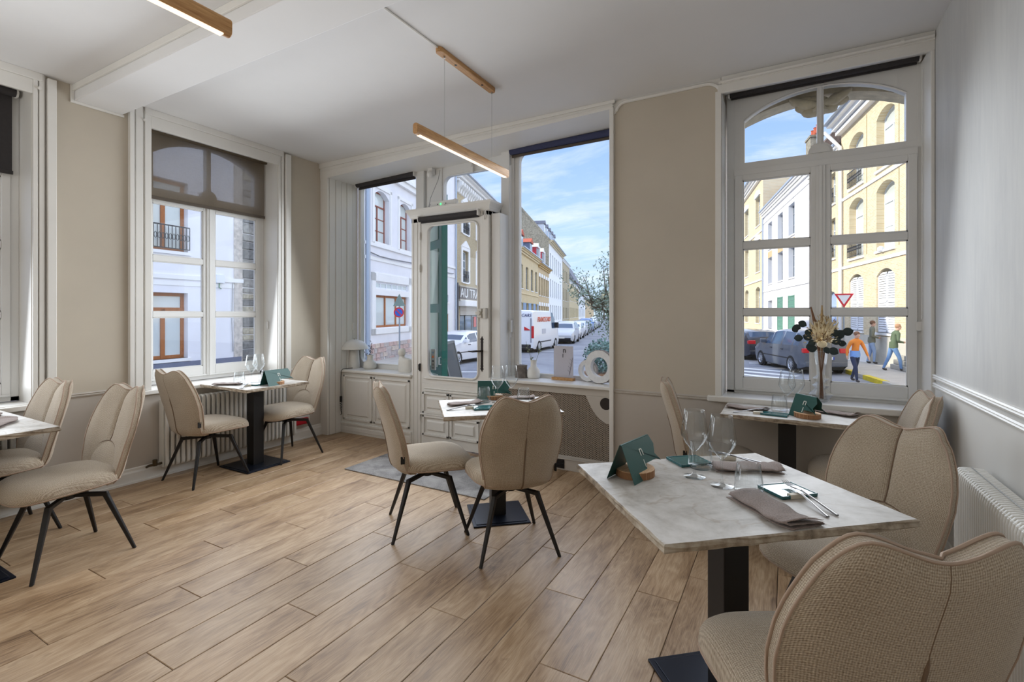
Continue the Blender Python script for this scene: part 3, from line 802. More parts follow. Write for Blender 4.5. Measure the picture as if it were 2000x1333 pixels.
def blind(label, u0, u1, ztop, drop, M, y, slope=0.0, cloth=dark_cloth, r=0.030):
    """roll tube with hanging cloth, bottom bar and end brackets; y is the depth of the roll"""
    p = M @ Vector(((u0+u1)/2, y, ztop)) if M is not None else Vector(((u0+u1)/2, y, ztop))
    rz = R(90) if M is not None else 0
    t = thing('roller_blind', label, 'blind', p, rz)
    L = (u1-u0)/2; s = slope
    # local frame: x along the width, y outwards
    MB().tube([(-L, 0, -r-s*L), (L, 0, -r+s*L)], r, 14).obj('roll', cloth, t, smooth=40)
    zb = -r-drop
    MB().add([(-L+0.01, r*0.9, -r-s*L), (L-0.01, r*0.9, -r+s*L), (L-0.01, r*0.9, zb+s*L), (-L+0.01, r*0.9, zb-s*L)], [(0, 1, 2, 3)]).obj('cloth', cloth, t)
    MB().bar((-L+0.005, r*0.9, zb-0.010-s*L), (L-0.005, r*0.9, zb-0.010+s*L), 0.012, 0.026).obj('bottom_bar', cloth if cloth is weave_m and 0 else dark_cloth if cloth is dark_cloth else simple('blind_hem', rgb(92, 82, 72), 0.85), t, bevel=0.002)
    for e in (-1, 1):
        MB().box(e*L, e*(L+0.012), -r*0.8, r*0.8, -2*r+e*s*L, 0.012+e*s*L).tube([(e*L, 0, -r+e*s*L), (e*(L+0.016), 0, -r+e*s*L)], r*0.75, 14).obj('bracket', plastic_w, t, bevel=0.002)
    if cloth is not dark_cloth or drop > 0.03:
        pass
    return t
blind('charcoal roller blind half lowered in the leftmost window of the left wall', 0.215, 1.325, 3.00, 0.56, Mleft, 0.165)
blind('taupe open weave roller blind lowered over the top third of the left wall window', 2.125, 3.268, 3.005, 0.57, Mleft, 0.165, cloth=weave_m, r=0.018)
blind('charcoal roller blind rolled up above the mushroom lamp and the twig vase', -4.49, -3.605, 2.965, 0.03, None, YG-0.06, slope=0.018)
blind('slate blue roller blind rolled up above the big shop window right of the door', -2.38, -1.245, 3.025, 0.03, None, YG-0.055, slope=0.012, cloth=simple('slate_blind_fabric', rgb(58, 62, 92), 0.85, noise=0.1, nscale=40))
blind('short black roller blind rolled up on the glazed shop door', -3.345, -2.615, 2.395, 0.015, None, YC-0.035, r=0.026)
blind('charcoal roller blind rolled up across the tall window at the right', -0.365, 0.752, 3.072, 0.012, None, YW6-0.045, r=0.028)
# pull chains of the lowered blinds
def chain(label, pts):
    tag(MB().tube(pts, 0.0025, 5).obj('blind_chain', plastic_w), label, 'chain')
chain('white bead chain hanging at the right edge of the tall right window', [(0.765, YW6-0.07, 2.95), (0.766, YW6-0.06, 2.0), (0.765, YW6-0.06, 1.35)])
o = tag(MB().box(0.745, 0.775, YW6-0.02, YW6-0.002, 1.275, 1.335).obj('chain_tensioner', plastic_w, bevel=0.003), 'small white blind chain holder on the right window frame', 'bracket')
o = tag(MB().box(XA-0.16, XA-0.135, 3.262, 3.277, 1.22, 1.30).obj('chain_tensioner', plastic_w, bevel=0.003), 'small white blind chain holder in the left window reveal', 'bracket')
o = tag(MB().box(-4.532, -4.515, 4.18, 4.21, 1.19, 1.27).obj('chain_tensioner', plastic_w, bevel=0.003), 'small white chain holder on the reveal above the mushroom lamp', 'bracket')
t = thing('chain_tensioner', 'white chain holder on the post left of the van view', 'bracket', (-2.375, YG-0.06, 1.25))
MB().box(-0.008, 0.008, -0.01, 0.035, -0.05, 0.07).obj('holder', plastic_w, t, bevel=0.003); MB().tube([(0, -0.012, 1.6), (0, -0.012, -0.10), (0.012, -0.012, -0.10), (0.012, -0.012, 1.6)], 0.003, 5).obj('bead_chain', plastic_w, t)

# ---------------------------------------------------------------- pendant lamps
wood_l = Mat('light_oak'); 
_f = wood_l.noise(wood_l.co(scale=(30, 3, 30)), 3, 5, 0.6, 0.5)
wood_l.color(wood_l.ramp(_f, [(0.3, rgb(160, 112, 62)), (0.7, rgb(205, 160, 106))])).rough(0.5)
wood_l = wood_l.m
led_m = emit('led_strip', (1.0, 0.80, 0.58, 1), 1.5)
wire_m = simple('steel_wire', rgb(190, 190, 188), 0.3, 0.8)
def pendant(label, x, y0, y1, z, c0, c1, group=None):
    t = thing('pendant_lamp', label, 'lamp', (x, (y0+y1)/2, z))
    L = (y1-y0)/2
    prof = rrect(-0.019, 0.019, -0.034, 0.034, 0.017, 5)
    mb = MB().prism(prof, -L, L, 'xz'); mb.obj('wooden_bar', wood_l, t, smooth=40, bevel=0.003)
    MB().box(-0.0115, 0.0115, -L+0.03, L-0.03, -0.0365, -0.031).obj('led_strip', led_m, t)
    cy0, cy1 = c0-(y0+y1)/2, c1-(y0+y1)/2; hc = H-z
    can = [(0.026*math.cos(R(a)), cy1-0.026+0.026*math.sin(R(a))) for a in range(0, 181, 15)]+[(0.026*math.cos(R(a)), cy0+0.026+0.026*math.sin(R(a))) for a in range(180, 361, 15)]
    MB().prism(can, hc-0.032, hc, 'xy').obj('ceiling_rose', wood_l, t, bevel=0.004)
    for s_ in (cy0+0.075, cy1-0.025):
        MB().tube([(0, s_, 0.034), (0, s_, hc-0.03)], 0.0016, 5).obj('suspension_wire', wire_m, t)
        MB().tube([(0, s_, hc-0.045), (0, s_, hc-0.03)], 0.006, 8).obj('wire_grip', wire_m, t)
    for s_ in (cy0+0.20, cy1-0.16):
        MB().tube([(0, s_, hc-0.034), (0, s_, hc-0.031)], 0.009, 10).obj('screw_cap', black_metal, t)
    return t
pendant('oak bar pendant lamp hanging over the room in front of the shop door', -1.945, 2.285, 3.40, 2.505, 2.50, 3.19)
pendant('oak bar pendant lamp cut off by the top edge at the upper left', -1.845, -0.02, 1.10, 2.47, 0.2, 0.9)

# ---------------------------------------------------------------- chairs
def make_chair(label):
    t = thing('dining_chair', label, 'chair')
    W = [(0.0, 0.192), (0.12, 0.203), (0.26, 0.219), (0.40, 0.232), (0.52, 0.239), (0.66, 0.236), (0.78, 0.224), (0.89, 0.204), (0.96, 0.187), (1.0, 0.170)]
    def width(v):
        for (a, p), (b, q) in zip(W, W[1:]):
            if a <= v <= b:
                k = (v-a)/(b-a); return p+(q-p)*k
        return W[-1][1]
    def zt(s):
        a = abs(s); q = min(1, a/0.80); return 0.906+0.033*(0.5-0.5*math.cos(q*math.pi))-0.042*max(0, (a-0.66)/0.34)**2.6
    YC_ = [(0.395, -0.170), (0.42, -0.198), (0.46, -0.214), (0.52, -0.222), (0.62, -0.240), (0.75, -0.275), (0.94, -0.335)]
    def yc(z):
        for (a, p), (b, q) in zip(YC_, YC_[1:]):
            if z <= b or b == 0.94:
                k = min(1.2, max(0, (z-a)/(b-a))); return p+(q-p)*k
    NS, NV = 25, 22
    S = [-1+2*i/(NS-1) for i in range(NS)]
    def surf(front):
        P = []
        for i, s in enumerate(S):
            row = []
            for j in range(NV):
                v = j/(NV-1)
                z = 0.400+(zt(s)-0.400)*v
                wv = width(v); x = s*wv
                y = yc(z)+0.052*s*s*(1-0.25*v)
                edge = min(1, (1-abs(s))/0.35); ev = min(1, (1-v)/0.12)
                th = 0.017+0.017*math.sin(edge*math.pi/2)*math.sin(min(1, ev)*math.pi/2)
                if front:
                    g = math.exp(-(s*wv/0.010)**2)*0.012*min(1, max(0, (z-0.60)/0.05))
                    lobe = 0.008*math.sin(min(1, abs(s)/0.95)*math.pi)*v
                    row.append((x, y+th+lobe-g, z))
                else: row.append((x, y-th*0.9, z))
            P.append(row)
        return P
    F, B = surf(True), surf(False)
    uvf = lambda i, j: (S[i]*0.25, j/(NV-1)*0.53)
    mb = MB().grid(F, uvf, flip=True)
    rim = lambda G: [G[0][j] for j in range(NV)]+[G[i][NV-1] for i in range(1, NS)]+[G[NS-1][j] for j in range(NV-2, -1, -1)]
    rf, rb = rim(F), rim(B)
    mb.grid(B, uvf)
    mb.grid([rf, rb], lambda i, j: (i*0.036, j*0.028))
    mb.grid([[F[i][0] for i in range(NS)], [B[i][0] for i in range(NS)]], lambda i, j: (j*0.02, i*0.036))
    mb.obj('backrest', chair_fab, t, smooth=55)
    off = lambda rr, d: [(p[0]*1.004, p[1]+d, p[2]+0.0015) for p in rr]
    MB().tube(off(rf, -0.001), 0.0042, 6).obj('piping', piping_m, t, smooth=60)
    MB().tube(off(rb, 0.001), 0.0034, 6).obj('piping', piping_m, t, smooth=60)
    ns = NS//2
    MB().tube([(p[0]+0.001, p[1]-0.0005, p[2]) for p in B[ns][0:14]], [0.0045]*13+[0.001], 6).tube([(p[0], p[1]+0.0005, p[2]) for p in B[ns][13:NV]], 0.0014, 5).obj('back_seam', seam_m, t, smooth=60)
    MB().tube([(p[0], p[1]+0.003, p[2]) for p in F[ns][9:NV]], 0.0028, 6).obj('front_seam', seam_m, t, smooth=60)
    # lumbar cushion, a half round pad at the foot of the back
    P = []
    for i in range(17):
        a = math.pi*i/16; row = []
        for j in range(7):
            r = j/6
            x = 0.175*math.cos(a)*r; z = 0.445+0.170*math.sin(a)*r
            s = x/0.25
            row.append((x, yc(z)+0.052*s*s+0.032+0.024*(1-r**3.0)*(0.6+0.4*math.sin(a)), z))
        P.append(row)
    MB().tube([(p[6][0], p[6][1]+0.003, p[6][2]) for p in P], 0.0028, 6).obj('lumbar_seam', seam_m, t, smooth=60)
    MB().grid(P, lambda i, j: (P[i][j][0], P[i][j][2])).obj('lumbar_cushion', chair_fab, t, smooth=60)
    # seat pad
    NA = 44
    def outl(a):
        c, s = math.cos(a), math.sin(a); n = 3.4
        r = (abs(c)**n+abs(s)**n)**(-1/n)
        x = 0.240*r*c; y = 0.034+0.248*r*s
        x *= 1.0+0.06*(y/0.25 if y > 0 else y/0.5)
        return x, y
    prof = [(0.0, 0.500), (0.25, 0.499), (0.5, 0.497), (0.74, 0.492), (0.89, 0.482), (0.96, 0.467), (0.99, 0.450), (1.0, 0.433), (0.992, 0.420), (0.95, 0.410), (0.8, 0.404), (0.0, 0.402)]
    P = []
    for k in range(NA):
        a = 2*math.pi*k/NA; ox, oy = outl(a)
        row = []
        for r, z in prof:
            y = 0.02+(oy-0.02)*r
            dz = -0.020*max(0, (y-0.10)/0.17)**2 + 0.004*max(0, -(y)/0.2)
            row.append((ox*r, y, z+(dz if z > 0.405 else 0)))
        P.append(row)
    mb = MB().grid(P, lambda i, j: (P[i % NA][j][0] if j < 8 else P[i % NA][j][0]*1.05, P[i % NA][j][1]+(0.5-P[i % NA][j][2])*0.7), cu=True, flip=True)
    mb.obj('seat', chair_fab, t, smooth=55)
    MB().tube([tuple(P[k][8][q]+(0, 0, 0)[q] for q in range(3)) for k in range(NA)], 0.0036, 6, closed=True).obj('seat_piping', piping_m, t, smooth=60)
    MB().box(-0.004, 0.004, -0.012, 0.012, -0.022, 0.022).obj('fabric_label', tag_m, t, loc=(0.214, -0.190, 0.500))
    # swivel base
    mb = MB().lathe([(0.0, 0.330), (0.036, 0.330), (0.038, 0.336), (0.038, 0.352), (0.030, 0.358), (0.028, 0.404), (0.0, 0.404)], 20).box(-0.13, 0.13, -0.13, 0.13, 0.396, 0.404)
    mb.obj('swivel_hub', black_metal, t, smooth=40)
    for k in range(4):
        a = R(45+90*k); c, s = math.cos(a), math.sin(a)
        mb = MB()
        mb.bar((c*0.02, s*0.02, 0.348), (c*0.176, s*0.176, 0.338), 0.024, 0.024)
        # knee and tapering leg
        q = (-s, c)
        def ringp(r, z, h): return [(c*(r+u*h)+q[0]*v*h, s*(r+u*h)+q[1]*v*h, z) for u, v in ((-1,-1),(1,-1),(1,1),(-1,1))]
        A = ringp(0.180, 0.350, 0.0125); Bq = ringp(0.186, 0.326, 0.0135); Cq = ringp(0.325, 0.0, 0.0085)
        mb.add(A+Bq+Cq, [(3,2,1,0), (0,1,5,4),(1,2,6,5),(2,3,7,6),(3,0,4,7),(4,5,9,8),(5,6,10,9),(6,7,11,10),(7,4,8,11),(8,9,10,11)])
        mb.obj('leg', black_metal, t, bevel=0.003, seg=1)
    return t
CH = [  # x, y, facing in degrees, label
 (-2.055, 2.535, 50, 'beige chair seen from the side, left of the table before the door'),
 (-1.447, 2.565, 137, 'beige chair with its back to the camera, at the table before the door'),
 (-4.28, 2.355, 93, 'beige chair under the left window, at the left end of the pedestal table there'),
 (-4.25, 3.10, -90, 'beige chair in the far left corner with half round lumbar pad showing'),
 (-3.585, 1.20, -88, 'beige chair at left standing clear of the wall, four legs in view'),
 (-4.31, 1.10, -89, 'beige chair pushed against the left wall behind the cut off table'),
 (-0.41, 3.47, 12, 'beige chair at the left end of the table under the tall right window'),
 (0.405, 3.535, 182, 'beige chair in the right corner, squeezed between window table and wall'),
 (0.215, 2.34, 228, 'beige chair behind the near table, by the ribbed radiator on the right wall'),
 (0.086, 1.455, 119.5, 'beige chair closest to the camera at lower right, broad back to the viewer'),
]
LEGROT = {0: -5, 1: -2, 2: -3, 8: 18, 9: 12}
chairs = []
for i, (x, y, a, lab) in enumerate(CH):
    if i == 0:
        c = make_chair(lab); c.location = (x, y, 0); c.rotation_euler = (0, 0, R(a-90)); c['group'] = 'beige upholstered dining chairs'
        chair0 = c
    else:
        c = dup(chair0, (x, y, 0), R(a-90), lab, 'beige upholstered dining chairs')
    for ch in c.children:
        if ch.name.startswith(('leg', 'swivel_hub')): ch.rotation_euler = (0, 0, R(LEGROT.get(i, 0)))
    if i == 9: c.scale = (1.035, 1.035, 1.035)
    chairs.append(c)

# ---------------------------------------------------------------- tables
def table(label, x, y, lx, ly, a, col=((0, 0),), plate=0.40, seed=1, z=0.75):
    rnd = random.Random(seed)
    t = thing('dining_table', label, 'table', (x, y, 0), R(a))
    # stone slab with a broken edge
    per = []
    for (ax, ay), (bx, by) in (((-1,-1),(1,-1)), ((1,-1),(1,1)), ((1,1),(-1,1)), ((-1,1),(-1,-1))):
        for k in range(16):
            f = k/16; per.append((ax+(bx-ax)*f, ay+(by-ay)*f, k == 0))
    lev = [(0.0, 0.004), (-0.004, 0.0), (-0.012, 0.0), (-0.021, 0.0), (-0.027, 0.003)]
    P = []
    for px, py, cor in per:
        row = []
        n = (0 if abs(py) == 1 and abs(px) < 1 else math.copysign(1, px) if abs(px) == 1 else 0, 0 if abs(px) == 1 and abs(py) < 1 else math.copysign(1, py))
        for i, (dz, ins) in enumerate(lev):
            d = -ins + (rnd.uniform(-0.0065, 0.002) if i else rnd.uniform(-0.002, 0.0))
            row.append((px*lx/2+n[0]*d, py*ly/2+n[1]*d, z+dz))
        P.append(row)
    mb = MB()
    n = len(P)
    mb.add([r[0] for r in P], [tuple(range(n))], 0)
    mb.add([r[-1] for r in P], [tuple(range(n-1, -1, -1))], 1)
    mb.grid(P, None, 1, cu=True)
    mb.obj('tabletop', [top_m, edge_m], t)
    for cx, cy in col:
        MB().box(cx-0.05, cx+0.05, cy-0.05, cy+0.05, 0.012, z-0.033).obj('column', black_metal, t, bevel=0.003)
        MB().box(cx-plate/2, cx+plate/2, cy-plate/2, cy+plate/2, 0, 0.010).prism([(cx-plate/2+0.02, cy-plate/2+0.02), (cx+plate/2-0.02, cy-plate/2+0.02), (cx+plate/2-0.02, cy+plate/2-0.02), (cx-plate/2+0.02, cy+plate/2-0.02)], 0.010, 0.014, 'xy').obj('base_plate', plate_metal, t, bevel=0.003)
        MB().box(cx-0.14, cx+0.14, cy-0.10, cy+0.10, z-0.035, z-0.027).obj('top_bracket', black_metal, t)
    return t
G_ = 'stone topped pedestal tables'
table('largest, nearest stone topped pedestal table at lower right, laid for two', -0.205, 1.94, 0.862, 0.742, 40.5, plate=0.42, seed=3, col=((0.02, -0.01),))
table('stone topped pedestal table in the middle, in front of the shop door', -1.735, 2.90, 0.78, 0.60, 41, plate=0.38, seed=5)
table('stone topped pedestal table under the left window, before the column radiator', -4.25, 2.772, 0.70, 0.605, 0, plate=0.42, seed=6)
table('stone topped pedestal table under the tall right window with the flower vase', 0.01, 3.60, 0.75, 0.47, 0, plate=0.40, seed=8)
table('stone topped table cut off by the left edge of the picture', -4.10, 0.80, 1.05, 0.74, 0, col=((0.36, -0.05), (-0.32, -0.05)), plate=0.44, seed=9)
# ---------------------------------------------------------------- table settings
TZ = 0.75
steel = simple('cutlery_steel', rgb(140, 138, 138), 0.28, 1.0)
linen = fabric('mauve_linen', rgb(104, 90, 86), rgb(170, 154, 146), cell=0.0022, bump=0.35)
teal = simple('teal_glaze', rgb(14, 92, 96), 0.08, noise=0.1, nscale=20, spec=0.8)
green_card = simple('dark_green_card', rgb(22, 78, 72), 0.45, noise=0.05, nscale=8)
card_in = simple('card_inside', rgb(120, 100, 108), 0.7)
ink_w = simple('pale_lettering', rgb(214, 216, 208), 0.6)
bark = simple('bark_edge', rgb(150, 108, 74), 0.8, noise=0.2, nscale=40)
disc_w = Mat('birch_disc'); _f = disc_w.noise(disc_w.co(scale=(4, 60, 60)), 2, 5, 0.6, 0.6)
disc_w.color(disc_w.ramp(_f, [(0.3, rgb(176, 132, 92)), (0.7, rgb(216, 180, 140))])).rough(0.6); disc_w = disc_w.m
cream = simple('cream_stone', rgb(214, 206, 190), 0.6)

def wine_glass(label, x, y, g):
    t = thing('wine_glass', label, 'glass', (x, y, TZ), 0, g)
    MB().lathe([(0.0, 0.0015), (0.040, 0.001), (0.041, 0.0025), (0.030, 0.005), (0.012, 0.010), (0.006, 0.018)], 32).obj('foot', drink_m, t, smooth=60)
    MB().lathe([(0.006, 0.018), (0.0045, 0.030), (0.0040, 0.060), (0.0046, 0.090), (0.0075, 0.102)], 16).obj('stem', drink_m, t, smooth=60)
    MB().lathe([(0.0, 0.100), (0.0075, 0.102), (0.016, 0.110), (0.034, 0.134), (0.0470, 0.158), (0.0502, 0.168), (0.0496, 0.176), (0.0465, 0.198), (0.0410, 0.232), (0.0362, 0.262), (0.0368, 0.2625), (0.0371, 0.262), (0.0420, 0.231), (0.0510, 0.170), (0.048, 0.158), (0.035, 0.133), (0.010, 0.107)], 40).obj('bowl', drink_m, t, smooth=60)
    return t
def tumbler(label, x, y, g):
    t = thing('tumbler', label, 'glass', (x, y, TZ), 0, g)
    MB().lathe([(0.0, 0.002), (0.040, 0.001), (0.0465, 0.006), (0.0480, 0.014), (0.0455, 0.045), (0.0370, 0.108), (0.0376, 0.1088), (0.0384, 0.108), (0.0470, 0.046)], 36).obj('wall', drink_m, t, smooth=60)
    MB().lathe([(0.0, 0.010), (0.044, 0.011), (0.0470, 0.016)], 30).obj('thick_base', drink_m, t, smooth=60)
    rb = MB()
    for k in range(18):
        a = 2*math.pi*k/18
        rb.tube([(0.0472*math.cos(a), 0.0472*math.sin(a), 0.02), (0.0440*math.cos(a), 0.0440*math.sin(a), 0.055), (0.0372*math.cos(a), 0.0372*math.sin(a), 0.104)], 0.0009, 4)
    rb.obj('optic_ribs', drink_m, t)
    return t
def napkin(label, x, y, a, L, Wd, seed, g, frayed=True):
    rnd = random.Random(seed); t = thing('napkin', label, 'napkin', (x, y, TZ), R(a), g)
    sec = []
    lay = [(0, 0.0015), (Wd, 0.0015)]
    zz = [0.0018, 0.0085, 0.0155]
    for k in range(8): sec.append((Wd*k/7, zz[0]))
    for k in range(1, 5): sec.append((Wd+0.004*math.sin(math.pi*k/5), zz[0]+(zz[1]-zz[0])*k/5))
    for k in range(8): sec.append((Wd-Wd*0.98*k/7, zz[1]))
    for k in range(1, 5): sec.append((Wd*0.02-0.005*math.sin(math.pi*k/5), zz[1]+(zz[2]-zz[1])*k/5))
    for k in range(8): sec.append((Wd*0.02+Wd*0.95*k/7, zz[2]+0.004*math.sin(math.pi*k/7)))
    P = []; N = 18
    for i in range(N+1):
        f = i/N; u = (f-0.5)*L
        wv = 0.012*math.sin(f*5+seed)+0.006*math.sin(f*11+seed*2)
        lift = 0.010*max(0, f-0.75)/0.25*math.sin(f*20+seed)**2
        row = []
        for j, (v, z) in enumerate(sec):
            top = z/zz[2]
            sk = (0.020*top*(v/Wd-0.5)*(f if seed % 2 else 1-f))
            row.append((u+sk+(rnd.uniform(-0.003, 0.003) if i in (0, N) else 0), v-Wd/2+wv*(0.5+0.5*top)-(f-0.5)*0.02*top, z+lift*top+0.0025*top*math.sin(f*9+j*0.3)**2))
        P.append(row)
    o = MB().grid(P, lambda i, j: (P[i][j][0], j*0.012)).obj('folded_cloth', linen, t, smooth=70)
    m = o.modifiers.new('thick', 'SOLIDIFY'); m.thickness = 0.0016
    if frayed:
        fr = MB()
        for k in range(26):
            v, z = sec[(k*7) % len(sec)]
            p = P[N][(k*7) % len(sec)]
            fr.tube([p, (p[0]+rnd.uniform(0.003, 0.008), p[1]+rnd.uniform(-0.004, 0.004), max(0.001, p[2]+rnd.uniform(-0.002, 0.003)))], 0.0005, 3)
        fr.obj('frayed_edge', linen, t)['kind'] = 'stuff'
    return t
def cutlery(kind, label, x0, y0, x1, y1, g, lift=0.020):
    """from the working end (x0, y0), which lies on the rest, to the handle end (x1, y1) on the table"""
    L = math.hypot(x1-x0, y1-y0); a = math.atan2(y0-y1, x0-x1)
    t = thing(kind, label, kind, (x1, y1, TZ), a, g)
    zf = lambda u: 0.0035+lift*min(1, u/(L*0.66))
    hp = [(0.0, 0.0062), (0.015, 0.0066), (L*0.35, 0.0050), (L*0.55, 0.0036), (L*0.64, 0.0034)]
    P = []
    for u, r in hp:
        P.append([(u, r*math.cos(R(q)), zf(u)+0.0028*math.sin(R(q))) for q in range(0, 361, 45)])
    hm = MB(); hm.grid(P); hm.add([P[0][k] for k in range(8)], [tuple(range(8))]); hm.obj('handle', steel, t, smooth=60)
    if kind == 'fork':
        b = MB()
        b.prism([(L*0.62, 0.0034), (L*0.70, 0.007), (L*0.76, 0.0115), (L*0.80, 0.0118), (L*0.80, -0.0118), (L*0.76, -0.0115), (L*0.70, -0.007), (L*0.62, -0.0034)], 0, 0.0022, 'xy')
        b.v = [(p[0], p[1], p[2]+zf(p[0])-0.001) for p in b.v]; b.obj('neck', steel, t)
        for k in range(4):
            yy = -0.0102+k*0.0068
            MB().tube([(L*0.79, yy, zf(L*0.79)), (L*0.87, yy*0.98, zf(L*0.87)-0.003), (L*0.95, yy*0.95, zf(L)-0.001), (L, yy*0.92, zf(L)+0.004)], [0.0018, 0.0017, 0.0014, 0.0007], 6).obj('tine', steel, t)
    else:
        b = MB(); pr = [(L*0.60, 0.004), (L*0.66, 0.007), (L*0.90, 0.0088), (L, -0.004), (L*0.94, -0.0055), (L*0.66, -0.0045), (L*0.60, -0.004)]
        b.prism(pr, 0, 0.0016, 'xy'); b.v = [(p[0], p[1], p[2]+zf(p[0])-0.0008) for p in b.v]; b.obj('blade', steel, t)
    return t
def cutlery_rest(label, x, y, a, g):
    o = MB().box(-0.028, 0.028, -0.011, 0.011, 0, 0.016).obj('cutlery_rest', cream, None, bevel=0.002, loc=(x, y, TZ), rot=(0, 0, R(a)))
    return tag(o, label, 'cutlery rest', g)
def plate(label, x, y, a, lx, ly, g):
    t = thing('bread_plate', label, 'plate', (x, y, TZ), R(a), g)
    MB().box(-lx/2, lx/2, -ly/2, ly/2, 0.0, 0.010).obj('slab', teal, t, bevel=0.003)
    z = 0.010
    mb = MB()
    for q in ((-lx/2, lx/2, -ly/2, -ly/2+0.004), (-lx/2, lx/2, ly/2-0.004, ly/2), (-lx/2, -lx/2+0.004, -ly/2, ly/2), (lx/2-0.004, lx/2, -ly/2, ly/2)): mb.box(*q, z-0.002, z+0.002)
    mb.obj('raised_rim', teal, t, bevel=0.001)
    return t
def menu(label, slabel, x, y, a, g, g2, L=0.235, hgt=0.125, lean=0.055, base=True, br=0.080):
    """folded card standing astride a wooden disc; front towards local -y"""
    t = thing('menu_card', label, 'menu', (x, y, TZ), R(a), g)
    th = 0.0016
    out = [(-L/2, -0.012), (-L/2, hgt), (L/2-0.012, hgt), (L/2+0.006, hgt*0.72), (L/2-0.012, hgt*0.45), (L/2+0.022, hgt*0.18), (L/2+0.010, 0.036), (0.015, 0.036), (0.004, -0.012)]
    for s in (-1, 1):
        mb = MB().prism([(p[0], max(0.001, p[1]+0.013)) for p in out], -th/2, th/2, 'xz')
        def warp(p):
            zz = p[2]; f = 1-zz/(hgt+0.013)
            return (p[0], s*(0.004+lean*f)+p[1], zz)
        mb.v = [warp(p) for p in mb.v]
        pan = mb.obj('front_panel' if s < 0 else 'back_panel', green_card, t)
    MB().box(-L/2, L/2-0.012, -0.0035, 0.0035, hgt+0.012, hgt+0.0145).obj('fold', green_card, t)
    tilt = math.atan2(lean, hgt)
    for ch, zz, sz in (('n', hgt*0.78, 0.060), ('1', hgt*0.40, 0.044)):
        f = 1-zz/(hgt+0.013)
        lettering(ch, sz, ink_w, t, (0.005, -(0.004+lean*f)-th*0.9, zz), (R(90)-tilt, 0, 0), 0.0004)
    f = 1-hgt*0.585/(hgt+0.013)
    b = thing('wooden_stand', slabel, 'stand', (x, y, TZ), R(a), g2)
    if base:
        prof = []
        n = 40
        mb = MB()
        vs = []
        top = [(br*math.cos(2*math.pi*k/n)*(1+0.012*(k % 2)), 0.92*br*math.sin(2*math.pi*k/n)*(1+0.012*(k % 2))) for k in range(n)]
        mb.prism(top, 0.0, 0.030, 'xy', 0)
        mb.obj('disc', [disc_w], b, bevel=0.002)
        n2 = [(br*1.012*math.cos(2*math.pi*k/n), 0.93*br*math.sin(2*math.pi*k/n)) for k in range(n)]
        mb = MB(); mb.grid([[(p[0], p[1], 0.001), (p[0], p[1], 0.027)] for p in n2], None, 0, cu=True); mb.obj('bark_ring', bark, b, smooth=40)
        for ch, zz in (('n', 0.020), ('1', 0.009)):
            lettering(ch, 0.013, simple('burnt_mark', rgb(70, 40, 26), 0.8), b, (br*0.75, -0.93*br*0.665, zz), (R(90), 0, R(48)), 0.0008)
    return t
GG, GT, GN, GM, GW = 'wine glasses on the tables', 'water tumblers on the tables', 'linen napkins on the tables', 'green menu cards', 'wooden menu stands'
GF, GK, GR, GP = 'forks on the tables', 'knives on the tables', 'cutlery rests', 'teal bread plates'
# near table
wine_glass('left one of the two tall wine glasses on the near table', -0.310, 2.015, GG)
wine_glass('right one of the two tall wine glasses on the near table', -0.205, 1.957, GG)
tumbler('water tumbler nearest the camera, beside the front napkin on the near table', -0.113, 1.918, GT)
tumbler('water tumbler behind the wine glasses on the near table', -0.306, 2.140, GT)
napkin('mauve linen napkin folded at the front edge of the near table', -0.043, 1.790, -42, 0.275, 0.118, 1, GN)
napkin('mauve linen napkin with frayed end behind the wine glasses on the near table', -0.140, 2.215, 22, 0.255, 0.105, 4, GN)
plate('teal plate with bright window reflection beside the fork on the near table', 0.005, 2.003, 42, 0.145, 0.122, GP)
plate('teal plate at the far edge of the near table, behind the left wine glass', -0.361, 2.200, 42, 0.145, 0.122, GP)
cutlery_rest('cream cutlery rest carrying fork and knife at the right of the near table', 0.033, 1.955, 39, GR)
cutlery('fork', 'steel fork on the cream rest at the right of the near table', -0.004, 2.055, 0.143, 1.842, GF)
cutlery('knife', 'steel knife crossing under the fork on the near table', 0.010, 2.02, 0.116, 1.814, GK, lift=0.018)
cutlery_rest('cream cutlery rest at the far side of the near table', -0.215, 2.325, 20, GR)
cutlery('fork', 'steel fork lying at the far side of the near table', -0.30, 2.345, -0.105, 2.315, GF)
cutlery('knife', 'steel knife lying beside the fork at the far side of the near table', -0.28, 2.325, -0.09, 2.335, GK, lift=0.018)
menu('dark green menu card with pale n and 1, standing on the near table', 'wooden disc under the green menu card on the near table', -0.520, 1.930, 78, GM, GW)
# middle table
wine_glass('left wine glass on the middle table in front of the door', -1.795, 3.000, GG)
wine_glass('right wine glass on the middle table in front of the door', -1.725, 3.075, GG)
tumbler('water tumbler left of the wine glasses on the middle table', -1.885, 2.965, GT)
tumbler('water tumbler right of the wine glasses on the middle table', -1.625, 3.075, GT)
napkin('mauve linen napkin at the left of the middle table', -1.955, 2.83, 60, 0.24, 0.085, 2, GN)
napkin('mauve linen napkin lying at the back of the middle table, mostly hidden', -1.72, 3.22, 40, 0.20, 0.08, 5, GN, False)
plate('teal plate on the middle table beside the high chair back', -1.765, 2.765, 41, 0.14, 0.12, GP)
cutlery_rest('cream cutlery rest on the middle table', -1.842, 2.715, 40, GR)
cutlery('fork', 'steel fork on the cream rest on the middle table', -1.80, 2.80, -1.935, 2.585, GF)
cutlery('knife', 'steel knife beside the fork on the middle table', -1.825, 2.765, -1.945, 2.60, GK, lift=0.018)
menu('dark green menu card facing the camera behind the wine glasses of the middle table', 'wooden disc in front of the green menu on the middle table', -1.900, 3.118, 30, GM, GW, hgt=0.12, br=0.07)
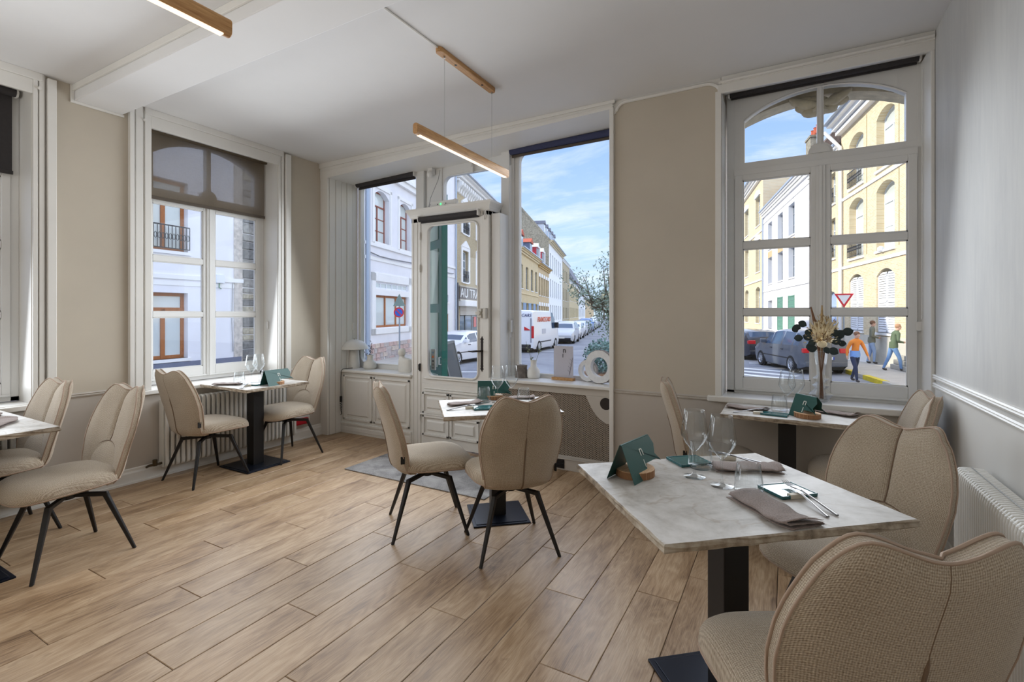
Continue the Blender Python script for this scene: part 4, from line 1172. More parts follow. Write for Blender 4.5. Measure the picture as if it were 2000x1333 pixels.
# table under the left window
wine_glass('left wine glass on the table under the left window', -4.205, 2.705, GG)
wine_glass('right wine glass on the table under the left window', -4.245, 2.802, GG)
tumbler('water tumbler left of the wine glasses under the left window', -4.29, 2.645, GT)
tumbler('water tumbler right of the wine glasses under the left window', -4.255, 2.885, GT)
plate('teal plate beside the menu on the table under the left window', -4.13, 2.695, 10, 0.14, 0.12, GP)
napkin('mauve linen napkin at the left end of the table under the left window', -4.33, 2.565, 40, 0.22, 0.075, 6, GN)
cutlery_rest('cream cutlery rest on the table under the left window', -4.10, 2.60, 80, GR)
cutlery('fork', 'steel fork on the table under the left window', -4.16, 2.645, -4.01, 2.495, GF)
cutlery('knife', 'steel knife on the table under the left window', -4.14, 2.66, -4.03, 2.49, GK, lift=0.018)
menu('green menu card with notched right edge on the table under the left window', 'wooden disc under the menu on the table under the left window', -3.985, 2.800, 93, GM, GW, L=0.25, hgt=0.12, br=0.065)
# table under the right window
wine_glass('left wine glass on the table under the tall right window', 0.010, 3.685, GG)
wine_glass('right wine glass beside the flower vase under the tall right window', 0.064, 3.778, GG)
tumbler('water tumbler in front of the wine glasses under the tall right window', -0.034, 3.600, GT)
tumbler('water tumbler behind the menu under the tall right window', 0.125, 3.720, GT)
plate('dark teal plate beside the menu under the tall right window', -0.058, 3.480, -8, 0.15, 0.085, GP)
napkin('mauve linen napkin at the left of the window table, under a fork', -0.225, 3.590, -15, 0.235, 0.085, 3, GN)
napkin('mauve linen napkin at the right of the window table', 0.270, 3.690, -14, 0.24, 0.085, 7, GN)
cutlery_rest('cream cutlery rest on the window table at the right', -0.150, 3.465, 10, GR)
cutlery('fork', 'steel fork lying over the napkin on the window table at the right', -0.085, 3.56, -0.29, 3.435, GF)
menu('dark green menu card seen at an angle on the table under the tall right window', 'wooden disc under the menu on the table under the tall right window', 0.118, 3.505, -48, GM, GW, L=0.17, hgt=0.12, br=0.075)
# table at the left edge
napkin('mauve linen napkin hanging over the table at the left edge of the picture', -3.93, 1.01, 150, 0.26, 0.09, 8, GN)
napkin('mauve linen napkin at the back of the table at the left edge', -4.30, 1.06, 170, 0.24, 0.085, 9, GN)
tag(MB().box(-0.07, 0.07, -0.10, 0.10, 0, 0.004).obj('paper_menu', simple('white_paper', rgb(232, 230, 226), 0.7), None, bevel=0.001, loc=(-4.16, 0.97, TZ), rot=(0, 0, R(12))), 'white paper sheet on the table at the left edge', 'paper')

# ---------------------------------------------------------------- things on the window ledges
ceramic = simple('matt_white_ceramic', rgb(226, 223, 216), 0.55, noise=0.05, nscale=14, bump=0.1)
LZ = 0.735
t = thing('mushroom_lamp', 'white mushroom table lamp on the left ledge by the shop window', 'lamp', (-4.50, 4.185, LZ))
MB().lathe([(0.0, 0), (0.064, 0), (0.066, 0.006), (0.052, 0.205), (0.046, 0.214), (0.0, 0.214)], 28).obj('base', ceramic, t, smooth=40)
MB().lathe([(0.0, 0.21), (0.026, 0.21), (0.026, 0.232), (0.0, 0.232)], 20).obj('collar', plastic_w, t, smooth=40)
MB().lathe([(0.0, 0.342), (0.035, 0.340), (0.080, 0.325), (0.125, 0.296), (0.155, 0.258), (0.168, 0.228), (0.165, 0.226), (0.150, 0.252), (0.120, 0.288), (0.0, 0.330)], 36).obj('shade', ceramic, t, smooth=60)
MB().lathe([(0.0, 0.350), (0.006, 0.348), (0.006, 0.340)], 10).obj('finial', iron, t)
cord_m = simple('black_cord', rgb(24, 22, 22), 0.5)
t = thing('lamp_cord', 'black lamp cord with inline switch hanging down the left ledge cabinet', 'cord', (0, 0, 0))
MB().tube([(-4.465, 4.125, LZ+0.006), (-4.47, 4.06, LZ+0.006), (-4.485, 4.0, LZ+0.006), (-4.495, 3.985, LZ-0.01), (-4.50, 3.982, 0.64), (-4.50, 3.985, 0.42)], 0.0035, 6).obj('cable', cord_m, t, smooth=60)
MB().box(-4.512, -4.490, 3.975, 3.995, 0.355, 0.425).obj('switch', cord_m, t, bevel=0.003)
MB().tube([(-4.50+0.012*math.sin(k*2.1), 3.985+0.006*math.cos(k*1.7), 0.355-k*0.008) for k in range(14)]+[(-4.49, 3.985, 0.225), (-4.505, 3.985, 0.21)], 0.0045, 6).obj('coiled_tail', cord_m, t, smooth=60)
def vase_prof(h, r, n, lip): return [(0.0, 0), (r*0.80, 0), (r*0.97, 0.012), (r, h*0.22), (r*0.96, h*0.42), (r*0.72, h*0.56), (n, h*0.64), (n*0.94, h*0.84), (n, h*0.94), (lip, h), (n*0.85, h*0.985), (n*0.7, h*0.6)]
t = thing('bottle_vase', 'small cream vase with dark twigs beside the mushroom lamp', 'vase', (-4.262, 4.205, LZ))
MB().lathe(vase_prof(0.165, 0.075, 0.036, 0.042), 28).obj('body', ceramic, t, smooth=60)
twig_m = simple('dark_twig', rgb(70, 58, 52), 0.8)
t = thing('twigs', 'dark budding twigs standing in the small cream vase', 'twigs', (-4.262, 4.205, LZ+0.02))
rnd = random.Random(11)
for bx, by, hh in ((0.02, 0.0, 0.31), (-0.02, 0.01, 0.25), (0.045, 0.0, 0.24), (-0.085, 0.0, 0.17)):
    pts = [(0, 0, 0.02), (bx*0.3, by, hh*0.5), (bx*0.7+0.008, by, hh*0.8), (bx, by, hh)]
    MB().tube(pts, [0.002, 0.0018, 0.0014, 0.0008], 5).obj('twig', twig_m, t)
    for k in range(5):
        f = 0.55+0.1*k; px, pz = bx*f*f, hh*f; s = 1 if k % 2 else -1
        mb = MB().sphere((0, 0, 0), 0.0095, 8, 6, (0.42, 0.42, 1.25)); o = mb.obj('bud', twig_m, t, smooth=60, loc=(px+s*0.014, by, pz+0.012), rot=(0, s*0.6, 0))
t = thing('figure_sculpture', 'white ceramic figure with a round head beside the door case', 'sculpture', (-3.735, 4.19, LZ))
mb = MB(); P = []
for z, a, b, cx in ((0, 0.078, 0.04, 0.02), (0.01, 0.085, 0.045, 0.02), (0.10, 0.088, 0.046, 0.022), (0.135, 0.086, 0.044, 0.024), (0.148, 0.070, 0.036, 0.012), (0.156, 0.040, 0.03, -0.018), (0.166, 0.029, 0.027, -0.025), (0.176, 0.032, 0.030, -0.026)):
    P.append([(cx+a*math.copysign(abs(math.cos(2*math.pi*k/28))**0.75, math.cos(2*math.pi*k/28)), b*math.sin(2*math.pi*k/28), z) for k in range(29)])
mb.grid(P, flip=True); mb.obj('body', ceramic, t, smooth=60)
MB().sphere((-0.026, 0, 0.214), 0.044, 20, 14, (1, 1, 1.08)).obj('head', ceramic, t, smooth=60)
LZ = 0.765
t = thing('bark_pot', 'grey bark candle pot at the left end of the right ledge', 'pot', (-2.235, 4.185, LZ), R(20))
P = [[((0.060+0.004*math.sin(k*2.3+j*1.3))*math.cos(2*math.pi*k/16)*(1.02-0.06*j/4), (0.055+0.003*math.cos(k*3.1+j))*math.sin(2*math.pi*k/16), 0.122*j/4) for j in range(5)] for k in range(16)]
greybark = simple('grey_bark', rgb(120, 112, 106), 0.9, noise=0.4, nscale=30, bump=0.6)
mb = MB().grid(P, cu=True, flip=True); mb.add([r[4] for r in P], [tuple(range(16))]); mb.obj('pot', greybark, t, smooth=30)
MB().tube([(-0.03, 0, 0.118), (-0.032, 0, 0.150)], [0.012, 0.010], 8).obj('wax_stub', ceramic, t)
t = thing('bottle_vase', 'cream vase with eucalyptus sprigs on the right ledge', 'vase', (-2.110, 4.20, LZ))
MB().lathe(vase_prof(0.175, 0.062, 0.030, 0.036), 28).obj('body', ceramic, t, smooth=60)
leaf_g = simple('soft_green_leaf', rgb(128, 140, 112), 0.6); stem_g = simple('green_stem', rgb(92, 98, 70), 0.7)
t = thing('eucalyptus_sprigs', 'thin green sprigs leaning left and right out of the cream vase', 'sprigs', (-2.110, 4.20, LZ+0.03))
for bx, hh in ((-0.075, 0.30), (0.085, 0.29), (-0.03, 0.20)):
    MB().tube([(0, 0, 0.02), (bx*0.35, 0, hh*0.5), (bx, 0, hh)], [0.002, 0.0018, 0.001], 5).obj('sprig', stem_g, t)
    for k in range(6 if hh > 0.25 else 2):
        f = 0.72+0.06*k; s = 1 if k % 2 else -1
        o = MB().add([(0, 0, 0), (0.008, 0.003, 0.012), (0, 0, 0.026), (-0.008, 0.003, 0.012), (0, -0.002, 0.013)], [(0, 1, 4), (1, 2, 4), (2, 3, 4), (3, 0, 4)]).obj('leaf', leaf_g, t, loc=(bx*f, 0, hh*f), rot=(0.2*s, 0.9*s, 0.5*k))
t = thing('menu_stand', 'lilac menu sheet with n and 1 in a wooden foot on the right ledge', 'menu', (-1.806, 4.215, LZ), R(-4))
paper_l = simple('lilac_paper', rgb(206, 198, 212), 0.5)
MB().box(-0.112, 0.112, -0.028, 0.022, 0, 0.026).obj('wooden_foot', wood_l, t, bevel=0.002)
MB().box(-0.100, 0.100, -0.002, 0.002, 0.02, 0.318).obj('sheet', paper_l, t)
MB().box(-0.104, 0.104, -0.0035, -0.0025, 0.024, 0.322).obj('acrylic_cover', pane_m, t)
lettering('n', 0.075, simple('dark_ink', rgb(40, 42, 48), 0.6), t, (0.012, -0.005, 0.278), (R(90), 0, 0), 0.0004)
lettering('1', 0.050, simple('dark_ink', rgb(40, 42, 48), 0.6), t, (-0.004, -0.005, 0.226), (R(90), 0, 0), 0.0004)
mb = MB()
for k in range(9):
    z = 0.06+0.017*k; x = 0.062+0.004*k
    mb.bar((x, -0.004, z), (x-0.022 if k % 2 else x+0.012, -0.004, z+0.022), 0.0022, 0.001)
mb.bar((0.060, -0.004, 0.05), (0.096, -0.004, 0.215), 0.0022, 0.001)
mb.obj('leaf_drawing', simple('grey_ink', rgb(130, 124, 140), 0.7), t)
plaster = simple('rough_plaster', rgb(222, 221, 220), 0.8, noise=0.08, nscale=30, bump=0.3); plaster_e = simple('rough_plaster_edge', rgb(150, 142, 136), 0.9, noise=0.3, nscale=60, bump=0.6)
def ring(label, x, y, ro, ri, th, rz, tilt=0):
    rnd = random.Random(int(ro*1000)); t = thing('ring_sculpture', label, 'sculpture', (x, y, LZ), rz, 'round plaster ring sculptures')
    n = 48; F = []; 
    for k in range(n):
        a = 2*math.pi*k/n; q = 1+rnd.uniform(-0.018, 0.012)
        c, s = math.cos(a), math.sin(a)
        F.append([(c*ri, -th/2, ro+s*ri), (c*ro*q*0.97, -th/2, ro+s*ro*q*0.97), (c*ro*q, -th/2+0.006, ro+s*ro*q), (c*ro*q, th/2-0.006, ro+s*ro*q), (c*ro*q*0.97, th/2, ro+s*ro*q*0.97), (c*ri, th/2, ro+s*ri), (c*ri, -th/2, ro+s*ri)])
    MB().grid([f[0:2] for f in F], cu=True).grid([f[4:7] for f in F], cu=True).obj('ring', plaster, t, smooth=35)
    MB().grid([f[1:5] for f in F], cu=True).obj('broken_rim', plaster_e, t)
    return t
ring('larger white plaster ring sculpture at the right end of the right ledge', -1.430, 4.160, 0.150, 0.086, 0.045, R(-12))
ring('smaller white plaster ring leaning behind the larger one on the right ledge', -1.570, 4.236, 0.100, 0.060, 0.036, R(-12))
# emergency light over the door
t = thing('emergency_light', 'small emergency light with glowing green dot on the door cornice', 'emergency light', (-3.07, 4.05, 2.483))
MB().box(-0.15, 0.15, -0.022, 0.022, 0, 0.062).box(0.15, 0.168, -0.026, 0.026, -0.002, 0.066).obj('housing', plastic_w, t, bevel=0.004)
MB().sphere((-0.02, -0.023, 0.030), 0.007, 10, 8).obj('status_light', emit('green_led', (0.02, 1.0, 0.12, 1), 6), t)
for x in (-0.06, 0.045, 0.035): MB().tube([(x, -0.024, 0.03 if x != 0.035 else 0.012), (x, -0.021, 0.03 if x != 0.035 else 0.012)], 0.006, 10).obj('button', cord_m, t)
MB().tube([(-0.15, 0, 0.04), (-0.19, 0.02, 0.05), (-0.24, 0.05, 0.01), (-0.25, 0.10, 0.14), (-0.21, 0.18, 0.35), (-0.20, 0.20, 0.46)], 0.003, 6).obj('lead', simple('grey_lead', rgb(150, 148, 146), 0.5), t, smooth=60)
t = thing('motion_sensor', 'white motion sensor under the soffit beside the transom light', 'sensor', (-3.37, 4.20, 2.90))
MB().sphere((0, 0, 0), 0.035, 14, 10, (1, 0.8, 1.1)).obj('eye', plastic_w, t, smooth=60); MB().box(-0.03, 0.03, 0.0, 0.06, 0.0, 0.07).obj('arm', plastic_w, t, bevel=0.005)
tag(MB().tube([(-2.86, 4.255, 2.99), (-2.86, 4.245, 2.96), (-2.86, 4.25, 2.92)], 0.009, 8).box(-2.875, -2.845, 4.25, 4.28, 2.86, 2.95).obj('window_catch', plastic_w, bevel=0.002), 'small white window catch above the transom light', 'catch')

# ---------------------------------------------------------------- flowers on the right-hand sill
VX, VY, VZ = 0.212, 3.93, 0.788
t = thing('zigzag_vase', 'clear glass vase of stacked diamond shapes on the sill of the tall right window', 'vase', (VX, VY, VZ))
MB().lathe([(0.0, 0.003), (0.035, 0.0), (0.040, 0.004), (0.073, 0.052), (0.034, 0.088), (0.052, 0.112), (0.026, 0.132), (0.050, 0.158), (0.022, 0.182), (0.030, 0.25), (0.042, 0.345), (0.043, 0.345), (0.031, 0.25)], 6).obj('body', vase_m, t)
MB().lathe([(0.0, 0.010), (0.040, 0.014), (0.066, 0.050)], 6).obj('thick_foot', vase_m, t)
dry_b = simple('dried_brown', rgb(128, 92, 66), 0.85, noise=0.25, nscale=60); dry_c = simple('dried_cream', rgb(238, 222, 186), 0.85, noise=0.12, nscale=50); dry_d = simple('dried_tan', rgb(186, 156, 112), 0.85, noise=0.2, nscale=50)
euc = simple('dark_eucalyptus', rgb(30, 46, 46), 0.55, noise=0.2, nscale=20)
t = thing('dried_bouquet', 'dried bouquet of cream grasses, two reed spikes and dark eucalyptus leaves', 'bouquet', (VX, VY, VZ))
rnd = random.Random(5)
mb = MB()
for k in range(14):
    a = rnd.uniform(0, 6.28); r0 = rnd.uniform(0, 0.016); r1 = rnd.uniform(0.01, 0.035)
    mb.tube([(r0*math.cos(a), r0*math.sin(a), 0.02), (0.4*r0*math.cos(a), 0.4*r0*math.sin(a), 0.19), (r1*math.cos(a), r1*math.sin(a), 0.40), (r1*1.3*math.cos(a), r1*1.3*math.sin(a), 0.47)], 0.0022, 5)
mb.obj('dry_stems', dry_b, t)['kind'] = 'stuff'
for x0, x1, z1, m in ((-0.02, -0.058, 0.645, dry_b), (0.005, 0.006, 0.655, dry_d)):
    MB().tube([(x0*0.3, 0, 0.3), (x0, 0, 0.46), ((x0+x1)/2, 0, 0.55), (x1, 0, z1)], [0.002, 0.010, 0.010, 0.004], 8).obj('reed_spike', m, t, smooth=60)
mb = MB()
for k in range(620):
    a = rnd.uniform(0, 6.28); el = rnd.uniform(0.0, 1.4); r = rnd.uniform(0.02, 0.098); L = rnd.uniform(0.012, 0.030)
    c = Vector((0.012+r*math.cos(a)*math.cos(el)*0.95, r*math.sin(a)*math.cos(el)*0.7, 0.40+r*math.sin(el)*1.9))
    d = Vector((math.cos(a)*math.cos(el)+rnd.uniform(-.4, .4), math.sin(a)*math.cos(el), math.sin(el)+rnd.uniform(-.2, .5))).normalized()
    q = d.orthogonal().normalized()*L*0.22
    mb.add([c, c+d*L*0.5+q, c+d*L, c+d*L*0.5-q], [(0, 1, 2, 3)], rnd.choice((0, 0, 1)))
mb.obj('dry_blossom', [dry_c, dry_d], t)['kind'] = 'stuff'
for k in range(7):
    a = R(-50+k*16); x = 0.012+0.065*math.sin(a); z = 0.48
    MB().tube([(x*0.4, 0, 0.42), (x, -0.01, z), (x*1.7, -0.015, z+0.085-abs(a)*0.03)], [0.004, 0.016, 0.002], 6).obj('grass_plume', dry_c, t, smooth=60)
MB().sphere((0.005, -0.03, 0.392), 0.030, 14, 8, (1, 0.7, 0.8)).obj('dried_bloom', dry_c, t, smooth=50)
def leafmesh():
    mb = MB(); P = []
    for i in range(7):
        f = i/6; wv = 0.5*math.sin(math.pi*min(1, f*0.98+0.02))**0.7
        P.append([(-wv*0.85, 0.06*f*f, f), (-wv*0.45, -0.05+0.06*f*f, f), (0, -0.07+0.06*f*f, f), (wv*0.45, -0.05+0.06*f*f, f), (wv*0.85, 0.06*f*f, f)])
    return mb.grid(P).mesh('leaf', euc, 60)
lm = leafmesh()
for x, z, s, a in ((-0.14, 0.470, 0.052, -35), (-0.118, 0.498, 0.050, -75), (-0.085, 0.515, 0.056, -62), (-0.058, 0.492, 0.056, -150), (-0.105, 0.432, 0.058, -95), (-0.052, 0.428, 0.060, -70), (-0.030, 0.405, 0.056, -105), (-0.022, 0.365, 0.062, -100),
                   (-0.045, 0.386, 0.05, -120), (0.055, 0.445, 0.066, 25), (0.082, 0.430, 0.072, 35), (0.118, 0.470, 0.066, 75), (0.062, 0.400, 0.06, 60), (0.045, 0.362, 0.062, 120), (0.02, 0.372, 0.05, 150), (0.095, 0.402, 0.05, 95)):
    o = link('leaf', lm, t, (x, -0.012, z), (rnd.uniform(-.3, .3), R(a), rnd.uniform(-.3, .3))); o.scale = (s, s, s)

# ---------------------------------------------------------------- radiators, rug, small fixtures
rad_m = simple('radiator_white_enamel', rgb(220, 217, 210), 0.35)
t = thing('column_radiator', 'white column radiator under the left window behind the pedestal table', 'radiator', (XA, 0, 0))
def section(h0, h1):
    prof = rrect(-0.045, 0.045, h0, h1, 0.03, 4)
    mb = MB().prism([(p[0]+0.066, p[1]) for p in prof], -0.0145, 0.0145, 'xz')
    return mb.mesh('section', rad_m)
sm = section(0.085, 0.66)
for k in range(30):
    o = link('section', sm, t, (0, 2.185+0.0425*k, 0), None, 0.008)
MB().tube([(0.066, 2.17, 0.13), (0.066, 3.44, 0.13)], 0.017, 8).tube([(0.066, 2.17, 0.61), (0.066, 3.44, 0.61)], 0.017, 8).obj('header_tube', rad_m, t)
MB().box(0.02, 0.09, 2.16, 2.168, 0.09, 0.655).obj('end_plate', rad_m, t, bevel=0.003)
brass = simple('old_brass', rgb(90, 78, 60), 0.4, 0.8)
MB().tube([(0.066, 2.17, 0.125), (0.066, 2.10, 0.125), (0.04, 2.08, 0.12), (0.0, 2.07, 0.10)], 0.010, 8).lathe([(0.0, 0), (0.018, 0), (0.018, 0.05), (0.0, 0.05)], 10, (0.066, 2.11, 0.115)).obj('valve', brass, t)
t = thing('column_radiator', 'white radiator at the left edge, below the leftmost window', 'radiator', (XA, 0, 0))
for k in range(28): link('section', sm, t, (0, 0.22+0.0425*k, 0), None, 0.008)
t = thing('panel_radiator', 'tall white ribbed radiator on the right wall beside the near chairs', 'radiator', (XC, 0, 0))
RY0, RY1 = 1.02, 2.89
fm = MB().prism([(-0.028, 0.055), (-0.128, 0.055), (-0.132, 0.065), (-0.132, 0.665), (-0.128, 0.685), (-0.116, 0.70), (-0.10, 0.704), (-0.028, 0.704)], -0.009, 0.009, 'xz').mesh('fin', rad_m)
n = int((RY1-RY0)/0.0235)
for k in range(n): link('fin', fm, t, (0, RY1-0.01-k*0.0235, 0), None, 0.005)
MB().box(-0.125, -0.030, RY0, RY1-0.004, 0.06, 0.690).obj('water_body', rad_m, t)
MB().tube([(-0.072, RY0, 0.7065), (-0.072, RY1, 0.7065)], 0.0022, 5).obj('top_wire', wire_m, t)
rug_m = Mat('grey_rug_pile'); _f = rug_m.noise(rug_m.co(), 5, 4, 0.6, 0.5); _g = rug_m.noise(rug_m.co(), 220, 2, 0.6)
rug_m.color(rug_m.ramp(rug_m.math('ADD', rug_m.math('MULTIPLY', _f, 0.5), rug_m.math('MULTIPLY', _g, 0.5)), [(0.36, rgb(88, 86, 86)), (0.62, rgb(176, 172, 168))])).rough(0.95).bump(_g, 0.9, 0.006); rug_m = rug_m.m
o = MB().box(-3.42, -1.95, 3.065, 3.93, 0.0, 0.009).obj('door_mat', rug_m, None, bevel=0.003)
tag(o, 'grey speckled mat on the floor in front of the shop door', 'mat')
t = thing('red_box', 'small red plastic cap on the left wall low behind the corner chair', 'plug', (XA+0.02, 3.545, 0.205))
MB().box(0, 0.045, -0.085, 0.085, -0.035, 0.035).obj('cap', simple('red_plastic', rgb(190, 14, 40), 0.35), t, bevel=0.016)
MB().box(-0.016, 0.0, -0.05, 0.125, -0.035, 0.045).obj('socket_plate', plastic_w, t, bevel=0.003)
# ---------------------------------------------------------------- the street
GZ = -0.9
def M_asphalt():
    M = Mat('asphalt'); f = M.noise(M.co(), 0.5, 6, 0.6); g = M.noise(M.co(), 40, 3, 0.6)
    M.color(M.ramp(M.math('ADD', M.math('MULTIPLY', f, .6), M.math('MULTIPLY', g, .4)), [(0.35, rgb(118, 120, 128)), (0.65, rgb(158, 159, 164))])).rough(0.85).bump(g, 0.3, 0.01); return M.m
asphalt = M_asphalt()
pave = simple('pavement', rgb(188, 180, 168), 0.9, noise=0.12, nscale=2)
kerb_m = simple('kerb_stone', rgb(178, 172, 160), 0.9, noise=0.1, nscale=3)
line_m = simple('road_paint', rgb(232, 232, 230), 0.7, noise=0.1, nscale=4)
yellow_m = simple('yellow_kerb_paint', rgb(222, 196, 40), 0.7, noise=0.15, nscale=6)
road = struct('road')
MB().box(-160, 120, YB+0.5, 420, GZ-0.3, GZ).box(-160, XA-0.45, -60, YB+0.5, GZ-0.3, GZ).obj('carriageway', asphalt, road)
MB().box(XA-1.9, XC+8, YB+0.42, 5.9, GZ, GZ+0.12).box(XA-1.9, XA-0.36, -30, YB+0.42, GZ, GZ+0.12).obj('pavement_slab', pave, road, bevel=0.02)

P1, D1_ = Vector((-15.937, 15.431, 0)), Vector((-0.30623, 0.95196, 0))
P2, D2_ = Vector((4.0854, 23.5078, 0)), Vector((-0.20382, 0.97901, 0))
P4, D4_ = Vector((-17.619, 11.3718, 0)), Vector((-0.11275, 0.99362, 0))
def frame_at(P, D, s, rev=False):
    p = P+D*s; d = -D if rev else D
    return Vector((p.x, p.y, GZ)), math.atan2(d.y, d.x)
white_stucco = simple('white_stucco', rgb(240, 238, 240), 0.9, noise=0.05, nscale=1.2, bump=0.1)
white_trim = simple('white_render_trim', rgb(246, 244, 240), 0.85, noise=0.03, nscale=2)
yellow_brick = brickmat('yellow_brick', rgb(238, 220, 182), rgb(214, 190, 148), rgb(236, 228, 208))
tan_brick = brickmat('tan_brick', rgb(220, 192, 146), rgb(202, 172, 126), rgb(210, 194, 164))
grey_brick = brickmat('grey_buff_brick', rgb(196, 178, 140), rgb(170, 152, 118), rgb(190, 180, 160))
cream_brick = brickmat('cream_brick', rgb(226, 204, 158), rgb(210, 186, 140), rgb(216, 204, 176))
slate = simple('slate_roof', rgb(112, 112, 122), 0.7, noise=0.25, nscale=6)
oldtile = simple('mossy_tile_roof', rgb(112, 94, 82), 0.9, noise=0.5, nscale=4, bump=0.8)
redtile = simple('red_clay_tile', rgb(190, 96, 70), 0.9, noise=0.2, nscale=8)
rubble = simple('rubble_stone', rgb(158, 150, 132), 0.95, noise=0.45, nscale=5, bump=0.9)
zinc = simple('zinc_gutter', rgb(176, 186, 200), 0.45, 0.4)
oakframe = simple('varnished_oak_frame', rgb(170, 104, 54), 0.55, noise=0.15, nscale=10)
brownframe = simple('russet_frame', rgb(150, 84, 66), 0.55)
whiteframe = simple('white_window_frame', rgb(238, 240, 244), 0.5)
shut_w = simple('white_shutter_paint', rgb(240, 240, 242), 0.6)
shut_g = simple('green_shutter_paint', rgb(96, 146, 124), 0.6)
shut_b = simple('blue_shutter_paint', rgb(150, 176, 208), 0.6)
iron_b = simple('balcony_iron', rgb(58, 58, 62), 0.5, 0.5)
def glassdark(name, c, r=0.04):
    return simple(name, c, r, spec=0.9)
pane_far = glassdark('street_window_pane', rgb(118, 134, 146))
pane_net = glassdark('net_curtain_pane', rgb(214, 220, 216))
WC = {}
def window(root, x0, x1, z0, z1, frame=whiteframe, pane=pane_far, cols=2, rows=2, rec=0.16, arch=0.0, tr=0.28, th=0.06):
    w_, h_ = round(x1-x0, 2), round(z1-z0, 2)
    key = (w_, h_, frame.name, pane.name, cols, rows, arch)
    if key not in WC:
        f = MB()
        f.box(-w_/2, -w_/2+th, 0, 0.06, 0, h_); f.box(w_/2-th, w_/2, 0, 0.06, 0, h_); f.box(-w_/2, w_/2, 0, 0.06, 0, th); f.box(-w_/2, w_/2, 0, 0.06, h_-th, h_)
        zt = h_*(1-tr) if tr else h_
        if tr: f.box(-w_/2, w_/2, -0.01, 0.06, zt-th/2, zt+th/2)
        for c in range(1, cols): x = -w_/2+w_*c/cols; f.box(x-th*0.6, x+th*0.6, -0.01, 0.06, 0, zt)
        for r in range(1, rows):
            z = zt*r/rows; f.box(-w_/2, w_/2, 0.01, 0.05, z-0.02, z+0.02)
        if arch: arch_fill(f, -w_/2, w_/2, h_, arch, -0.0, 0.07)
        g = MB().box(-w_/2+th*0.5, w_/2-th*0.5, 0.03, 0.04, th*0.5, h_-th*0.5)
        WC[key] = (f.mesh('window', frame), g.mesh('pane', pane))
    a, b = WC[key]
    o = link('window', a, root, ((x0+x1)/2, rec, z0)); link('pane', b, o)
    return o
def facade(name, label, P, D, s0, s1, h, depth, wall, wins=(), rev=False, group=None, roof=None, roof_h=3.0, roof_m=slate, cornice=0.25, corn_m=white_trim, sills=True, bands=(), rec=0.16):
    """terrace house: x to the right seen from the street, y into the house; wins = (x0, x1, z0, z1, options)"""
    loc, rz = frame_at(P, D, s1 if rev else s0, rev)
    t = thing(name, label, 'building', loc, rz, group)
    L = s1-s0
    mb = MB()
    rects = [(a, b, c, d) for a, b, c, d, o in wins]
    wall_holes(mb, 0, L, 0, h, 0, 0.35, rects)
    for a, b, c, d, o in wins:
        if o.get('arch'): arch_fill(mb, a, b, d, o['arch'], 0, 0.3)
    mb.obj('wall', wall, t)
    MB().box(0, L, depth-0.3, depth, 0, h).box(0, 0.3, 0.35, depth, 0, h).box(L-0.3, L, 0.35, depth, 0, h).obj('side_wall', wall, t)
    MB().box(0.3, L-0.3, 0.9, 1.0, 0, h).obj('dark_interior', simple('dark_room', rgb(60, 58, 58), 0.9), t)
    for a, b, c, d, o in wins:
        kw = {k: v for k, v in o.items() if k in ('frame', 'pane', 'cols', 'rows', 'arch', 'tr', 'th')}
        window(t, a, b, c, d, rec=o.get('rec', rec), **kw)
        if sills and o.get('sill', True): MB().box(a-0.08, b+0.08, -0.07, 0.2, c-0.10, c).obj('sill', o.get('sill_m', white_trim), t)
        if o.get('lintel'): MB().box(a-0.1, b+0.1, -0.04, 0.05, d, d+o['lintel']).obj('lintel', white_trim, t)
        if o.get('shut'):
            sw = (b-a)/2
            for e, q in ((a-sw-0.02, a-0.02), (b+0.02, b+sw+0.02)):
                shutter(t, e, q, c, d, o['shut'], -0.06)
        if o.get('rail'):
            rm = MB().box(a, b, -0.10, -0.08, c+0.78, c+0.82).box(a, b, -0.10, -0.08, c+0.06, c+0.09)
            n = max(4, int((b-a)/0.11))
            for k in range(n+1):
                x = a+(b-a)*k/n; rm.bar((x, -0.09, c+0.06), (x, -0.09, c+0.80), 0.018)
                if k < n: rm.tube([(x+(b-a)/n/2+0.04*math.cos(R(q)), -0.09, c+0.45+0.10*math.sin(R(q))) for q in range(0, 360, 45)], 0.010, 4, closed=True)
            rm.obj('balcony_rail', iron_b, t)
    if cornice:
        MB().box(-0.02, L+0.02, -cornice*0.5, 0.1, h-0.55, h-0.38).box(-0.02, L+0.02, -cornice*0.8, 0.1, h-0.32, h-0.12).box(-0.02, L+0.02, -cornice*1.25, 0.1, h-0.12, h).obj('cornice', corn_m, t)
        MB().box(-0.02, L+0.02, -cornice*1.6, -cornice*0.9, h, h+0.12).obj('gutter', zinc, t)
    for z, d_ in bands: MB().box(0, L, -d_, 0.05, z-0.07, z+0.07).obj('string_course', white_trim if wall in (white_stucco,) else corn_m, t)
    if roof == 'gable':
        MB().prism([(-0.35, h), (depth/2, h+roof_h), (depth+0.35, h), (depth, h-0.05), (0, h-0.05)], 0, L, 'yz').obj('roof', roof_m, t)
    return t
def shutter(t, x0, x1, z0, z1, m, y, arch=0.0):
    mb = MB(); w_ = x1-x0
    mb.box(x0, x0+0.06, y, y+0.04, z0, z1-arch*0.3).box(x1-0.06, x1, y, y+0.04, z0, z1-arch*0.3)
    for z in (z0, (z0+z1)/2-0.04, z1-0.10-arch*0.3): mb.box(x0, x1, y, y+0.04, z, z+0.08)
    n = int((z1-z0)/0.105)
    for k in range(n):
        z = z0+0.05+k*(z1-z0-0.12)/n
        mb.add([(x0+0.05, y+0.005, z), (x1-0.05, y+0.005, z), (x1-0.05, y+0.035, z+0.085), (x0+0.05, y+0.035, z+0.085)], [(0, 1, 2, 3)])
    return mb.obj('shutter', m, t)
